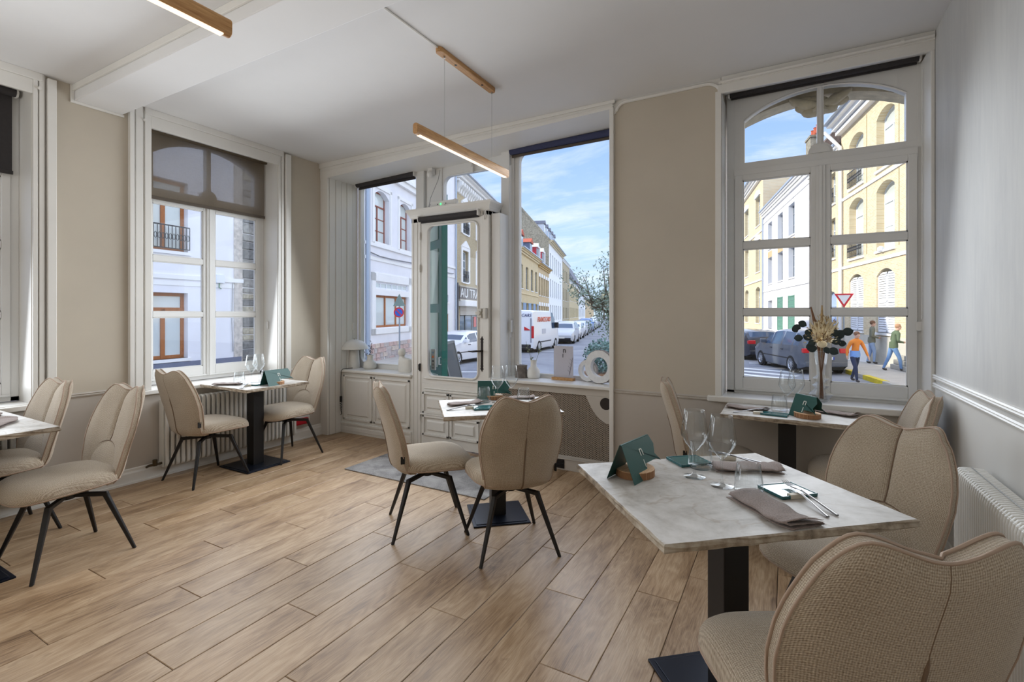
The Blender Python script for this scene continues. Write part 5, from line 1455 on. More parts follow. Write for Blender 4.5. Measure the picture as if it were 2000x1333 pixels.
def chimney(t, x, y, z, w_, h_, m=rubble, pots=2):
    MB().box(x-w_/2, x+w_/2, y-0.4, y+0.4, z-2, z+h_).box(x-w_/2-0.06, x+w_/2+0.06, y-0.46, y+0.46, z+h_-0.15, z+h_).obj('chimney', m, t)
    for k in range(pots):
        MB().lathe([(0.16, 0), (0.17, 0.1), (0.13, 0.55), (0.16, 0.6), (0.11, 0.6)], 12).obj('chimney_pot', redtile, t, loc=(x-w_/4+k*w_/2, y, z+h_))
def pipe(t, x, z0, z1, m=zinc, y=-0.10, r=0.06):
    MB().tube([(x, y, z0), (x, y, z1)], r, 8).obj('drainpipe', m, t)

# -- white corner house across the street, left of the door view
br = dict(frame=brownframe, pane=pane_net, cols=2, rows=3, arch=0.28, rec=0.24)
E1 = facade('corner_house', 'white rendered corner house with russet arched windows, seen left of and through the shop door', P1, D1_, 0, 12.65, 13.4, 9, white_stucco,
   [(0.84, 2.36, 5.55, 7.95, br), (3.55, 4.95, 5.55, 7.95, br), (6.2, 7.6, 5.55, 7.95, br), (9.1, 10.6, 5.55, 7.95, br),
    (0.95, 4.55, 1.62, 3.12, dict(frame=oakframe, pane=pane_net, cols=3, rows=1, tr=0, rec=0.12, th=0.10, sill=False)),
    (0.95, 4.55, 3.42, 3.72, dict(frame=whiteframe, pane=pane_net, cols=6, rows=1, tr=0, rec=0.05, sill=False)),
    (10.55, 11.15, 3.0, 3.48, dict(frame=whiteframe, cols=1, rows=1, tr=0, rec=0.2)),
    (3.9, 5.0, 9.35, 11.6, br), (6.8, 7.9, 9.35, 11.6, br), (9.4, 10.6, 9.35, 11.6, br)], roof='gable', roof_h=4, bands=[(5.38, 0.08), (4.75, 0.04)])
mb = MB()
for a, b, c, d in ((0.55, 0.90, 1.33, 4.12), (4.60, 5.0, 1.33, 4.12), (0.55, 5.0, 3.76, 4.12), (0.55, 5.0, 1.33, 1.58)): mb.box(a, b, -0.06, 0.02, c, d)
mb.obj('window_surround', white_trim, E1)
MB().box(0.9, 4.6, -0.05, 0.02, 3.12, 3.40).obj('shutter_box', white_trim, E1)
MB().box(0, 12.65, -0.16, 0.05, 8.72, 8.98).box(0, 12.65, -0.26, 0.05, 8.98, 9.10).obj('upper_cornice', white_trim, E1)
for a, b in ((0.62, 2.58), (3.33, 5.17), (8.88, 10.82)):
    MB().box(a, a+0.18, -0.05, 0.02, 5.5, 8.15).box(b-0.18, b, -0.05, 0.02, 5.5, 8.15).box(a, b, -0.05, 0.02, 8.02, 8.18).obj('window_surround', white_trim, E1)
MB().box(9.95, 11.9, -0.05, 0.02, 2.25, 2.5).box(11.05, 11.9, -0.04, 0.02, 0, 2.3).obj('door_surround', white_trim, E1)
MB().box(10.0, 11.0, -0.02, 0.02, 0.1, 2.22).obj('entrance_door', simple('tan_door', rgb(176, 110, 66), 0.6), E1)
pipe(E1, 0.06, 0, 9, zinc, -0.12, 0.10); pipe(E1, 12.5, 0, 12.5)
MB().tube([(0.1, -0.08, 5.0)]+[(1.2*k, -0.08, 4.93-0.04*math.sin(k)) for k in range(1, 11)], 0.03, 5).obj('facade_cable', simple('grey_cable', rgb(140, 138, 138), 0.8), E1)
# rough stones of the plinth, one by one
pink = [simple('pink_stone_%s' % n, c, 0.9, noise=0.25, nscale=6, bump=0.5) for n, c in (('rose', rgb(206, 178, 168)), ('grey', rgb(196, 184, 178)), ('buff', rgb(214, 196, 180)))]
rnd = random.Random(4)
for row in range(4):
    x = 0.15
    while x < 6.2:
        L_ = rnd.uniform(0.3, 0.62)
        if not (1.9 < x+L_/2 < 2.6 and row < 3):
            z0 = 0.02+row*0.225; d_ = rnd.uniform(0.03, 0.07)
            MB().add([(0,0,0),(L_-0.02,0,0),(L_-0.02,0,0.205),(0,0,0.205),(0.02,-d_,0.02),(L_-0.045,-d_,0.015),(L_-0.04,-d_,0.185),(0.025,-d_,0.19)], [(4,5,6,7),(0,1,5,4),(1,2,6,5),(2,3,7,6),(3,0,4,7)]).obj('plinth_stone', rnd.choice(pink), E1, loc=(x, 0.0, z0))
        x += L_
MB().box(1.95, 2.55, -0.03, 0.0, 0.12, 0.74).obj('meter_door', pink[1], E1, bevel=0.01)
MB().box(6.2, 9.9, -0.05, 0.0, 0, 0.9).obj('plinth', pink[1], E1)

# -- brick house with the shop
bw = dict(frame=whiteframe, pane=pane_far, cols=2, rows=3, rec=0.2)
E2 = facade('brick_shop_house', 'brick house with carved white window surrounds above a shop sign, seen through the door glass', P1, D1_, 12.7, 24.2, 12.0, 10, grey_brick,
   [(1.55, 2.95, 4.55, 6.8, dict(bw, rail=True)), (5.4, 6.8, 4.55, 6.8, dict(bw, rail=True)), (8.9, 10.3, 4.55, 6.8, bw), (1.65, 3.05, 8.1, 10.0, dict(bw, rail=True)), (5.4, 6.8, 8.1, 10.0, bw), (8.9, 10.3, 8.1, 10.0, bw),
    (0.9, 6.3, 0.35, 2.15, dict(frame=simple('shop_frame', rgb(70, 66, 64), 0.5), cols=3, rows=1, tr=0, sill=False))], roof='gable', roof_h=4.2, cornice=0.5, roof_m=oldtile)
for a in (1.55, 5.4, 8.9):
    for c, d in ((4.5, 6.85), (8.05, 10.05)):
        MB().box(a-0.38, a-0.05, -0.07, 0.02, c, d).box(a+1.45, a+1.78, -0.07, 0.02, c, d).box(a-0.38, a+1.78, -0.07, 0.02, d, d+0.25).prism([(a-0.38, d+0.25), (a+1.78, d+0.25), (a+0.7, d+0.75)], -0.10, 0.0, 'xz').obj('window_surround', white_trim, E2)
for k in range(22):
    MB().prism([(-0.45, 0.0), (0.0, 0.0), (0.0, -0.75), (-0.12, -0.72), (-0.20, -0.45), (-0.42, -0.25)], -0.13, 0.13, 'yz').obj('modillion', white_trim, E2, loc=(0.3+k*0.52, 0, 11.45))
sign_m = simple('shop_sign_board', rgb(112, 104, 98), 0.6)
MB().box(0.45, 7.5, -0.16, 0.0, 3.25, 4.2).obj('sign_board', sign_m, E2, bevel=0.02); MB().box(0.40, 7.55, -0.20, -0.0, 4.16, 4.26).box(0.40, 7.55, -0.20, 0.0, 3.2, 3.28).obj('sign_moulding', simple('sign_beige', rgb(190, 180, 162), 0.7), E2)
lettering('AU TRA', 0.95, simple('sign_white', rgb(240, 238, 234), 0.6), E2, (2.95, -0.17, 3.70), (R(90), 0, 0), 0.02, scale=(1.45, 1, 1))
MB().box(0.5, 6.6, -0.55, 0.0, 2.78, 3.2).obj('awning_box', white_trim, E2, bevel=0.03)
mb = MB()
for k in range(7): mb.box(0.9, 6.3, -0.05, 0.06, 2.15+k*0.09, 2.22+k*0.09)
mb.obj('roller_shutter', simple('shutter_slats', rgb(214, 208, 200), 0.6), E2)
MB().box(5.0, 5.7, 0.12, 0.14, 1.2, 2.0).obj('red_poster', simple('red_poster', rgb(214, 96, 96), 0.6), E2)
pipe(E2, 0.15, 0, 4.4, simple('dark_pipe', rgb(90, 92, 100), 0.5))
chimney(E2, 10.5, 4.0, 14.5, 1.6, 1.4, rubble, 1)

# -- the long terrace beyond, house by house
tw = dict(frame=simple('blue_grey_frame', rgb(110, 128, 150), 0.5), cols=2, rows=2, rec=0.22, arch=0.15)
facade('terrace_house', 'buff brick terrace house hidden behind the post right of the door', P1, D1_, 24.3, 36.2, 10.8, 10, tan_brick, [(2, 3.3, 5, 7.4, tw), (6, 7.3, 5, 7.4, tw)], roof='gable')
Ta = facade('terrace_house', 'cream brick house with blue ground floor shutters just above the white van', P1, D1_, 36.3, 52.0, 10.0, 10, cream_brick,
   [(x, x+1.9, z0, z1, dict(tw, shut=shut_b if z0 < 2 else None)) for x in (1.0, 5.0, 9.0, 12.8) for z0, z1 in ((5.3, 8.2), (1.0, 3.6))], roof='gable', roof_h=3.2, cornice=0.45, corn_m=simple('cream_cornice', rgb(226, 206, 164), 0.85), bands=[(4.7, 0.1)])
def dormer(t, x, z, y, w_, h_, m, rm, face=pane_far):
    MB().box(x-w_/2, x+w_/2, y, y+2.2, z, z+h_).obj('dormer', m, t)
    MB().box(x-w_/2+0.15, x+w_/2-0.15, y-0.04, y, z+0.2, z+h_-0.15).obj('dormer_window', face, t)
    MB().prism([(x-w_/2-0.15, z+h_), (x+w_/2+0.15, z+h_), (x, z+h_+0.7)], y-0.2, y+2.4, 'xz').obj('dormer_roof', rm, t)
grey_slate_b = simple('blue_slate_cheek', rgb(96, 110, 136), 0.6)
dormer(Ta, 4.5, 10.0, 0.5, 2.4, 2.1, grey_slate_b, redtile); dormer(Ta, 12.0, 10.0, 0.5, 2.4, 2.1, grey_slate_b, redtile)
redp = simple('red_dormer_cheek', rgb(196, 44, 60), 0.6)
Tb = facade('terrace_house', 'tan brick house with white lintels and two red cheeked dormers beyond the van', P1, D1_, 52.0, 65.0, 9.7, 10, tan_brick,
   [(x, x+1.4, z0, z1, dict(tw, arch=0, lintel=0.55)) for x in (0.8, 3.4, 6.0, 8.6, 11.0) for z0, z1 in ((5.0, 7.8), (1.0, 3.4))], roof='gable', roof_h=3.0, cornice=0.45, corn_m=simple('ochre_cornice', rgb(206, 172, 112), 0.85))
for x in (2.5, 8.5):
    dormer(Tb, x, 9.7, 0.5, 2.2, 2.6, redp, white_trim); MB().box(x+0.9, x+1.25, 0.2, 2.6, 9.7, 12.5).obj('dormer_cheek', white_trim, Tb)
Tc = facade('tall_terrace_house', 'tall pale house with a rough stone gable and grey dormers rising above the terrace', P1, D1_, 65.0, 89.0, 15.0, 13, white_trim,
   [(x, x+1.4, z0, z1, dict(tw, arch=0.2)) for x in (1.5, 5.0, 8.5, 12, 15.5, 19) for z0, z1 in ((9.8, 13), (5.2, 8.4), (1.0, 3.8))], roof='gable', roof_h=7.5, cornice=0.6, corn_m=simple('buff_cornice', rgb(218, 200, 164), 0.85))
MB().prism([(0, 0), (0.01, 15.0), (6.5, 22.3), (13, 15.0), (13, 0)], -0.08, 0.0, 'yz').obj('stone_gable', rubble, Tc)
MB().prism([(-0.3, 15.0), (6.5, 22.9), (6.5, 22.3), (0.1, 15.0)], -0.15, 0.3, 'yz').obj('gable_coping', rubble, Tc)
for x in (3, 7, 11, 15, 19): dormer(Tc, x, 16.3, 1.2, 1.7, 2.0, whiteframe, slate)
chimney(Tc, 0.3, 6.5, 23.0, 1.4, 2.2, white_trim, 0)
facade('terrace_house', 'narrow brown house with steep roof far down the terrace', P1, D1_, 89.0, 108.0, 14.4, 11, grey_brick, [(x, x+1.4, z0, z1, tw) for x in (2, 6, 10, 14) for z0, z1 in ((9.5, 12.3), (5.2, 8), (1, 3.6))], roof='gable', roof_h=5)
Te = facade('terrace_house', 'low cream house far down the terrace below a dark gable', P1, D1_, 108.0, 146.0, 10.6, 11, cream_brick, [(x, x+1.6, z0, z1, dict(tw, cols=1)) for x in range(2, 36, 4) for z0, z1 in ((5.6, 8.6), (1, 3.8))], roof='gable', roof_h=4)
chimney(Te, 2, 4, 15, 2.4, 2.5, rubble, 3)
facade('terrace_house', 'slate roofed white house at the far end of the terrace', P1, D1_, 146.0, 190.0, 10.5, 11, white_trim, [(x, x+2, z0, z1, dict(tw, cols=1)) for x in range(2, 42, 5) for z0, z1 in ((5.4, 8.4), (1, 3.8))], roof='gable', roof_h=10, roof_m=slate)
facade('terrace_house', 'last brick house where the street bends, farthest in view', P1, D1_, 190.0, 300.0, 9.5, 11, tan_brick, [(x, x+2.5, 5, 8, dict(tw, cols=1)) for x in range(3, 106, 8)], roof='gable', roof_h=4, roof_m=redtile)
loc, rz = frame_at(P1, D1_, 0)
MB().box(-8, 300, -2.3, 0, 0, 0.13).obj('pavement_slab', pave, road, loc=loc, rot=(0, 0, rz))

# -- yellow brick row at the right
yw = dict(frame=whiteframe, pane=pane_net, cols=2, rows=2, rec=0.30, arch=0.30, sill_m=white_trim)
def x2(s1, s): return s1-s
S1 = 7.45
sh = dict(frame=whiteframe, cols=1, rows=1, tr=0, rec=0.3, arch=0.30)
yl = [(1.20, 2.98), (4.46, 6.30), (-2.3, -0.55), (-5.5, -3.8)]
Y1 = facade('yellow_brick_house', 'large yellow brick house with closed white shutters behind the two walkers', P2, D2_, -8.0, S1, 12.15, 10, yellow_brick,
   [(x2(S1, b), x2(S1, a), z0, z1, dict(yw, rail=(z0 > 4 and a > 4))) for a, b in yl for z0, z1 in ((4.98, 7.86), (8.45, 10.98))] + [(x2(S1, b), x2(S1, a), 1.45, 4.18, dict(sh)) for a, b in yl], rev=True, roof='gable', roof_h=1.6, cornice=0.55, bands=[(4.62, 0.05), (8.15, 0.05)])
for a, b in yl:
    xa, xb = x2(S1, b), x2(S1, a); m = (xa+xb)/2
    shutter(Y1, xa, m-0.01, 1.47, 4.12, shut_w, 0.06, 0.6); shutter(Y1, m+0.01, xb, 1.47, 4.12, shut_w, 0.06, 0.6)
MB().box(0, 15.4, -0.05, 0, 0, 1.30).obj('plinth', simple('stone_plinth', rgb(206, 200, 186), 0.9, noise=0.1, nscale=2), Y1)
MB().tube([(0.25, -0.12, 0), (0.25, -0.12, 10.9), (0.05, -0.35, 11.3), (-0.15, -0.75, 11.9)], 0.09, 8).obj('drainpipe', whiteframe, Y1)
MB().sphere((5.2, -0.1, 5.0), 0.13, 10, 8).obj('wall_lamp', whiteframe, Y1)
for x in (3.4, 6.65): MB().box(x-0.02, x+0.02, -0.012, 0, 5.0, 11.4).obj('brick_joint', simple('joint_tan', rgb(170, 146, 100), 0.9), Y1)  # tan upright joint strips on the brickwork
S2 = 13.2
nw = dict(frame=whiteframe, pane=pane_far, cols=2, rows=2, rec=0.3, rail=True)
Y2 = facade('yellow_brick_house', 'narrow yellow brick house with a pale blue front door, left of the white drainpipe', P2, D2_, 7.5, S2, 11.1, 10, yellow_brick,
   [(x2(S2, b), x2(S2, a), z0, z1, nw) for a, b in ((8.4, 9.7), (11.3, 12.6)) for z0, z1 in ((5.3, 7.5), (8.3, 10.0))] + [(x2(S2, 9.9), x2(S2, 8.2), 0.2, 3.5, dict(frame=simple('pale_blue_door', rgb(176, 192, 220), 0.5), pane=simple('pale_blue_panel', rgb(168, 186, 218), 0.5), cols=2, rows=1, tr=0.25, arch=0.3, sill=False)), (x2(S2, 12.6), x2(S2, 11.3), 1.3, 3.4, nw)], rev=True, bands=[(4.6, 0.05)])
MB().prism([(-0.3, 11.1), (1.6, 12.5), (8, 12.7), (10.2, 11.1)], 0, 5.7, 'yz').obj('roof', oldtile, Y2)
chimney(Y2, 3.9, 1.6, 12.6, 0.95, 1.25, cream_brick, 2)
S3 = 29.0
ww = dict(frame=simple('grey_casement', rgb(150, 152, 160), 0.5), pane=pane_far, cols=2, rows=2, rec=0.3)
Wh = facade('white_house', 'dazzling white house with green shutters between the yellow brick houses', P2, D2_, 13.25, S3, 11.75, 10, white_stucco,
   [(x2(S3, b), x2(S3, a), z0, z1, dict(ww)) for a, b in ((25.0, 26.7), (20.9, 22.7), (17.2, 19.0)) for z0, z1 in ((8.0, 10.3), (4.9, 7.2))] + [(x2(S3, 26.7), x2(S3, 25.0), 0.9, 3.4, ww)], rev=True, bands=[(4.3, 0.06), (10.7, 0.05)])
for a, b in ((20.9, 22.7), (17.2, 19.0)): shutter(Wh, x2(S3, b), x2(S3, a), 0.9, 3.6, shut_g, -0.04)
for a, b in ((25.0, 26.7), (20.9, 22.7), (17.2, 19.0)): MB().box(x2(S3, b)-0.05, x2(S3, a)+0.05, -0.012, 0.0, 7.2, 7.75).obj('brick_lintel', tan_brick, Wh)
pipe(Wh, 0.3, 0, 11.2)
MB().prism([(-0.3, 11.75), (1.9, 14.5), (8, 14.7), (10.2, 11.75)], 0, 15.75, 'yz').obj('roof', oldtile, Wh)
chimney(Wh, 10.4, 1.6, 13.6, 1.25, 1.55, rubble, 3)
S4 = 45.0
yw3 = dict(frame=whiteframe, pane=pane_far, cols=2, rows=2, rec=0.3, arch=0.25)
Y3 = facade('yellow_brick_house', 'taller yellow brick house with carved white window heads, farthest left in the right window', P2, D2_, 29.05, S4, 15.8, 10, yellow_brick,
   [(x2(S4, b), x2(S4, a), z0, z1, dict(yw3, lintel=0.0)) for a, b in ((37.6, 40.0), (30.6, 33.0), (42, 44)) for z0, z1 in ((11.0, 14.0), (6.4, 9.6), (1.3, 4.9))], rev=True, roof='gable', roof_h=1.0, cornice=0.5, bands=[(5.5, 0.08), (10.2, 0.08)])
for a, b in ((37.6, 40.0), (30.6, 33.0)):
    for z in (14.05, 9.65):
        MB().prism([(x2(S4, b)-0.2, z-0.15), (x2(S4, a)+0.2, z-0.15), (x2(S4, a)+0.1, z+0.25), ((x2(S4, a)+x2(S4, b))/2, z+0.5), (x2(S4, b)-0.1, z+0.25)], -0.12, 0, 'xz').obj('carved_head', white_trim, Y3)
loc, rz = frame_at(P2, D2_, 60, True)
MB().box(0, 90, -2.1, 0, 0, 0.13).obj('pavement_slab', pave, road, loc=loc, rot=(0, 0, rz))
MB().box(0, 90, -2.28, -2.1, 0, 0.15).obj('kerb', kerb_m, road, loc=loc, rot=(0, 0, rz), bevel=0.02)
for xa_, xb_ in ((60.7, 61.6), (62.4, 64.0), (65, 66)): MB().box(xa_, xb_, -2.285, -2.095, 0.0, 0.153).obj('kerb_marking', yellow_m, road, loc=loc, rot=(0, 0, rz))
st = thing('stone_steps', 'pale stone doorstep blocks by the yellow house, behind the right-hand walker', 'steps', loc+Vector((math.cos(rz)*58.6, math.sin(rz)*58.6, 0.13)), rz)
for k in range(3): MB().box(0.9, 2.6, -0.42+0.11*k, -0.06, 0.18*k, 0.18*(k+1)).obj('step', kerb_m, st, bevel=0.02)
wb = tag(MB().box(-0.65, 0.65, -0.03, 0.03, 0, 0.8).box(-0.6, -0.5, -0.2, 0.2, -0.0, 0.04).obj('hoarding_board', white_trim, None, bevel=0.01, loc=loc+Vector((math.cos(rz)*56.2+0.18*(-2.3), math.sin(rz)*56.2-0.6, 0.13)), rot=(0, 0, rz+0.3)), 'low white board standing on the pavement between the two walkers', 'board')

# -- white house across the narrow street, outside the left wall windows
ow = dict(frame=oakframe, pane=pane_net, cols=2, rows=1, tr=0.25, rec=0.20, th=0.11)
E4 = facade('white_house', 'white house with oak windows and a slate coloured plinth outside the left window', P4, D4_, -16, 0.3, 12.6, 9, white_stucco,
   [(16-x-1.36, 16-x, z0, z1, dict(ow, rail=(z0 > 3 and z0 < 5))) for x in (2.45, 7.2, 11.5) for z0, z1 in ((0.81, 2.95), (4.30, 6.6), (8.2, 10.2))], roof='gable', roof_h=4, bands=[(3.47, 0.05), (3.26, 0.02)])
facade('white_house', 'plain white house, unseen, added along the narrow street to block the sun', P4, D4_, -34, -16, 12.4, 9, white_stucco,  # unseen neighbour house, added so its bulk keeps sun off the floor
   [(x, x+1.6, z0, z1, dict(ow)) for x in (2.0, 7.0, 12.0) for z0, z1 in ((0.9, 3.0), (4.3, 6.5))], roof='gable', roof_h=4)
MB().box(0, 15.5, -0.05, 0, 0, 0.69).obj('plinth', simple('blue_grey_plinth', rgb(120, 124, 142), 0.8, noise=0.08, nscale=2), E4)
MB().box(15.22, 15.56, -0.03, 0, 0, 12.5).obj('bare_masonry_strip', simple('scarred_render', rgb(206, 196, 184), 0.95, noise=0.35, nscale=7, bump=0.8), E4)
rnd = random.Random(9); qs = [simple('quoin_stone_%s' % n, c, 0.95, noise=0.4, nscale=9, bump=1.0) for n, c in (('grey', rgb(150, 146, 138)), ('buff', rgb(172, 162, 140)), ('dark', rgb(122, 120, 116)))]
z = 0.0
while z < 9:
    h_ = rnd.uniform(0.22, 0.42); d_ = rnd.uniform(0.04, 0.12)
    mb = MB().add([(15.56+rnd.uniform(-.05, .05), 0, z), (16.32, 0, z), (16.32, 0, z+h_-0.02), (15.56, 0, z+h_-0.02), (15.60, -d_, z+0.03), (16.30, -d_*0.8, z+0.02), (16.31, -d_, z+h_-0.05), (15.6+rnd.uniform(0, .06), -d_, z+h_-0.05)], [(4,5,6,7),(0,1,5,4),(1,2,6,5),(2,3,7,6),(3,0,4,7)])
    mb.obj('quoin_stone', rnd.choice(qs), E4); z += h_
MB().box(14.5, 14.8, -0.10, 0, 3.35, 3.65).obj('meter_box', whiteframe, E4, bevel=0.01)
MB().tube([(14.65, -0.05, 3.4), (14.62, -0.05, 3.2), (14.7, -0.05, 3.15)], 0.02, 5).obj('green_lead', simple('green_lead', rgb(120, 150, 124), 0.7), E4)
MB().tube([(15.15, -0.04, 3.4), (15.12, -0.04, 2.0), (15.16, -0.04, 0.9)], 0.015, 5).obj('facade_cable', simple('grey_cable2', rgb(160, 158, 156), 0.8), E4)

# -- stone arch and carved keystone above the tall right window, outside
lime = simple('carved_limestone', rgb(212, 198, 172), 0.95, noise=0.22, nscale=14, bump=0.5)
ow_ = struct('trim_8')
mb = MB(); pin = []; pout = []
n = 20
for i in range(n+1):
    q = i/n; x = 0.90+(-0.48-0.90)*q
    zz = 2.80+0.20*(1-abs(2*q-1)**2.0)**0.95
    pin.append((x, zz)); pout.append((x, 3.6))
pin += [(-0.48, 2.2), (-0.62, 2.2)]; pout += [(-0.9, 2.2), (-0.9, 2.2)]
mb = MB()
for i in range(n):
    a, b = pin[i], pin[i+1]
    mb.prism([a, b, (b[0], 3.5), (a[0], 3.5)], YW6+0.17, YW6+0.34, 'xz')
mb.obj('stone_arch', lime, ow_)
ky = MB(); rnd = random.Random(2)
for k in range(22):
    f = rnd.random(); sx = rnd.uniform(-1, 1)
    r = 0.028+0.03*rnd.random()
    ky.sphere((0.222+sx*(0.17-0.09*f), YW6+0.20-0.03*rnd.random(), 3.01-0.13*f), r, 10, 7, (1.2, 0.8, 0.8))
for s_ in (-1, 1):
    ky.tube([(0.222+s_*0.02, YW6+0.15, 2.92), (0.222+s_*0.09, YW6+0.14, 2.93), (0.222+s_*0.15, YW6+0.15, 2.97), (0.222+s_*0.19, YW6+0.16, 3.0)], [0.032, 0.036, 0.028, 0.014], 8)
    ky.tube([(0.222+s_*(0.05+0.028*math.cos(R(a))), YW6+0.135, 2.905+0.028*math.sin(R(a))) for a in range(0, 300, 30)], 0.014, 6)
ky.obj('carved_keystone', lime, ow_, smooth=60)

# -- outer green door leaf, sandwich board, signs
green_d = simple('teal_green_door_paint', rgb(30, 108, 92), 0.4); pale_d = simple('pale_green_panel', rgb(196, 212, 202), 0.5)
t = thing('green_door_leaf', 'teal green outer door leaf folded back outside the shop door', 'door', (-3.335, 4.42, -0.025), R(150))
MB().box(0, 0.85, -0.036, 0.036, 0, 2.75).obj('leaf', green_d, t, bevel=0.004)
for z0, z1 in ((0.15, 0.72), (0.80, 1.42), (1.52, 2.15), (2.25, 2.65)):
    MB().box(0.10, 0.75, 0.036, 0.044, z0, z1).obj('panel', pale_d, t, bevel=0.004)
MB().tube([(0.02, 0.035, 0.84), (0.02, 0.06, 0.84), (0.02, 0.06, 0.92), (0.02, 0.035, 0.92)], 0.008, 6).obj('pull_handle', plastic_w, t)
t = thing('keypad_panel', 'grey switch plate with small orange lamp beside the shop door glass', 'switch panel', (-3.262, YC+0.055, 0.91))
MB().box(-0.0, 0.055, 0, 0.02, -0.12, 0.10).obj('plate', simple('brushed_plate', rgb(170, 172, 172), 0.4, 0.4), t, bevel=0.003)
for k, (z, m) in enumerate(((0.065, simple('blue_key', rgb(120, 150, 170), 0.4)), (0.02, simple('orange_key', rgb(224, 120, 60), 0.4)), (-0.025, cord_m), (-0.06, simple('grey_key', rgb(130, 130, 130), 0.5)), (-0.095, simple('grey_key2', rgb(130, 130, 130), 0.5)))):
    MB().box(0.014, 0.040, -0.004, 0, z-0.010, z+0.010).obj('key', m, t, bevel=0.001)
tag(MB().box(-4.25, -2.30, YG+0.07, YG+1.15, GZ+0.1, -0.03).box(-4.25, -2.30, YG+1.15, YG+1.45, GZ+0.1, -0.25).box(-4.25, -2.30, YG+1.45, YG+1.75, GZ+0.1, -0.48).obj('doorstep', kerb_m, None, bevel=0.01), 'stone doorsteps outside the shop door', 'steps')
t = thing('sandwich_board', 'dark chalkboard sandwich board leaning outside the shop door', 'board', (-3.71, 4.97, -0.024), R(113))
for s_ in (-1, 1):
    o = MB().box(-0.30, 0.30, -0.012, 0.012, 0, 1.06).obj('chalkboard' if s_ < 0 else 'rear_board', simple('chalkboard_black', rgb(40, 48, 56), 0.5), t, loc=(0, s_*0.24, 0), rot=(R(s_*13), 0, 0))
    f = MB(); 
    for a, b, c, d in ((-0.33, -0.29, 0, 1.08), (0.29, 0.33, 0, 1.08), (-0.33, 0.33, 1.05, 1.08), (-0.33, 0.33, 0.05, 0.09)): f.box(a, b, -0.018, 0.018, c, d)
    f.obj('board_frame', simple('grey_board_frame', rgb(120, 122, 120), 0.6), t, loc=(0, s_*0.24, 0), rot=(R(s_*13), 0, 0))
def at(px, d, z=GZ):  # a spot on the ground at lateral tangent px and depth d from where the photographer stood
    c, s = math.cos(R(29.2)), math.sin(R(29.2))
    return Vector((-s*d+c*px*d, c*d+s*px*d, z))
t = thing('road_sign', 'sign pole with round no-parking disc and the back of a warning triangle', 'road sign', at(-0.230, 21.5), R(29.2))
pole_m = simple('galvanised_pole', rgb(160, 166, 172), 0.45, 0.5)
MB().tube([(0, 0, 0), (0, 0, 3.1)], 0.035, 8).obj('pole', pole_m, t)
MB().prism([(-0.27, 2.60), (0.27, 2.60), (0.0, 3.14)], -0.02, 0.0, 'xz').obj('triangle_back', simple('sign_back_green', rgb(128, 146, 136), 0.5), t, loc=(0, -0.04, 0))
def disc(r0, r1, y, m, nm, parent, z): 
    mb = MB().lathe([(r0, 0), (r1, 0), (r1, 0.006), (r0, 0.006)] if r0 else [(0, 0), (r1, 0), (r1, 0.006), (0, 0.006)], 28); return mb.obj(nm, m, parent, loc=(-0.02, y, z), rot=(R(90), 0, 0))
red_s = simple('sign_red', rgb(216, 44, 52), 0.4); blue_s = simple('sign_blue', rgb(44, 92, 190), 0.4); white_s = simple('sign_white_face', rgb(240, 240, 240), 0.4)
disc(0, 0.225, -0.045, red_s, 'disc', t, 2.32); disc(0, 0.165, -0.052, blue_s, 'disc_centre', t, 2.32)
MB().bar((-0.14, -0.061, 2.44), (0.10, -0.061, 2.20), 0.012, 0.045).obj('red_slash', red_s, t)
t = thing('give_way_sign', 'red and white give way triangle in front of the yellow house', 'road sign', at(0.6790, 21.2), R(29.2-34))
MB().tube([(0, 0.03, 0), (0, 0.03, 3.1)], 0.035, 8).obj('pole', pole_m, t)
MB().prism([(-0.36, 3.14), (0.36, 3.14), (0.0, 2.52)], -0.015, 0.0, 'xz').obj('triangle', red_s, t, bevel=0.01)
MB().prism([(-0.235, 3.07), (0.235, 3.07), (0.0, 2.665)], -0.022, -0.016, 'xz').obj('triangle_centre', white_s, t)
# zebra crossing and give-way stripes
def stripe(px0, d0, px1, d1, wd, nm='road_marking'):
    a, b = at(px0, d0, GZ+0.006), at(px1, d1, GZ+0.006); t_ = (b-a).normalized(); q = Vector((-t_.y, t_.x, 0))*wd/2
    MB().add([a-q, b-q, b+q, a+q], [(0, 1, 2, 3)]).obj(nm, line_m, road)
for d in (15.9, 16.7, 17.6, 18.6, 19.6): stripe(0.462, d+0.8, 0.585, d-0.9, 0.42)
stripe(0.485, 22.4, 0.530, 22.0, 0.25)
for d in (11.2, 12.3, 13.5, 14.8, 17.0): stripe(0.02, d, 0.21, d+0.35, 0.36)
stripe(-0.02, 29.0, 0.23, 29.8, 0.2)
for d in (15.5, 19): stripe(-0.13, d, -0.05, d, 0.2)

# ---------------------------------------------------------------- trees
bark_m = simple('tree_bark', rgb(112, 98, 82), 0.95, noise=0.3, nscale=12, bump=0.6)
olive_m = [simple('olive_leaf', rgb(112, 128, 104), 0.6), simple('olive_leaf_pale', rgb(152, 164, 146), 0.6)]
def leaves(mb, c, rad, n, L, rnd, wd=0.22, sq=1.0):
    for _ in range(n):
        while True:
            p = Vector((rnd.uniform(-1, 1), rnd.uniform(-1, 1), rnd.uniform(-1, 1)))
            if p.length < 1: break
        p = Vector((p.x*rad, p.y*rad, p.z*rad*sq))+c
        d = Vector((rnd.gauss(0, 1), rnd.gauss(0, 1), rnd.gauss(0, 1))).normalized(); q = d.orthogonal().normalized()*L*wd
        l = L*rnd.uniform(0.7, 1.2)
        mb.add([p, p+d*l*0.5+q, p+d*l, p+d*l*0.5-q], [(0, 1, 2, 3)], 0 if rnd.random() < 0.6 else 1)
t = thing('olive_tree', 'olive tree with a curved trunk outside the big shop window, leaves against the sky', 'tree', at(0.245, 7.6, GZ), R(29.2))
rnd = random.Random(21)
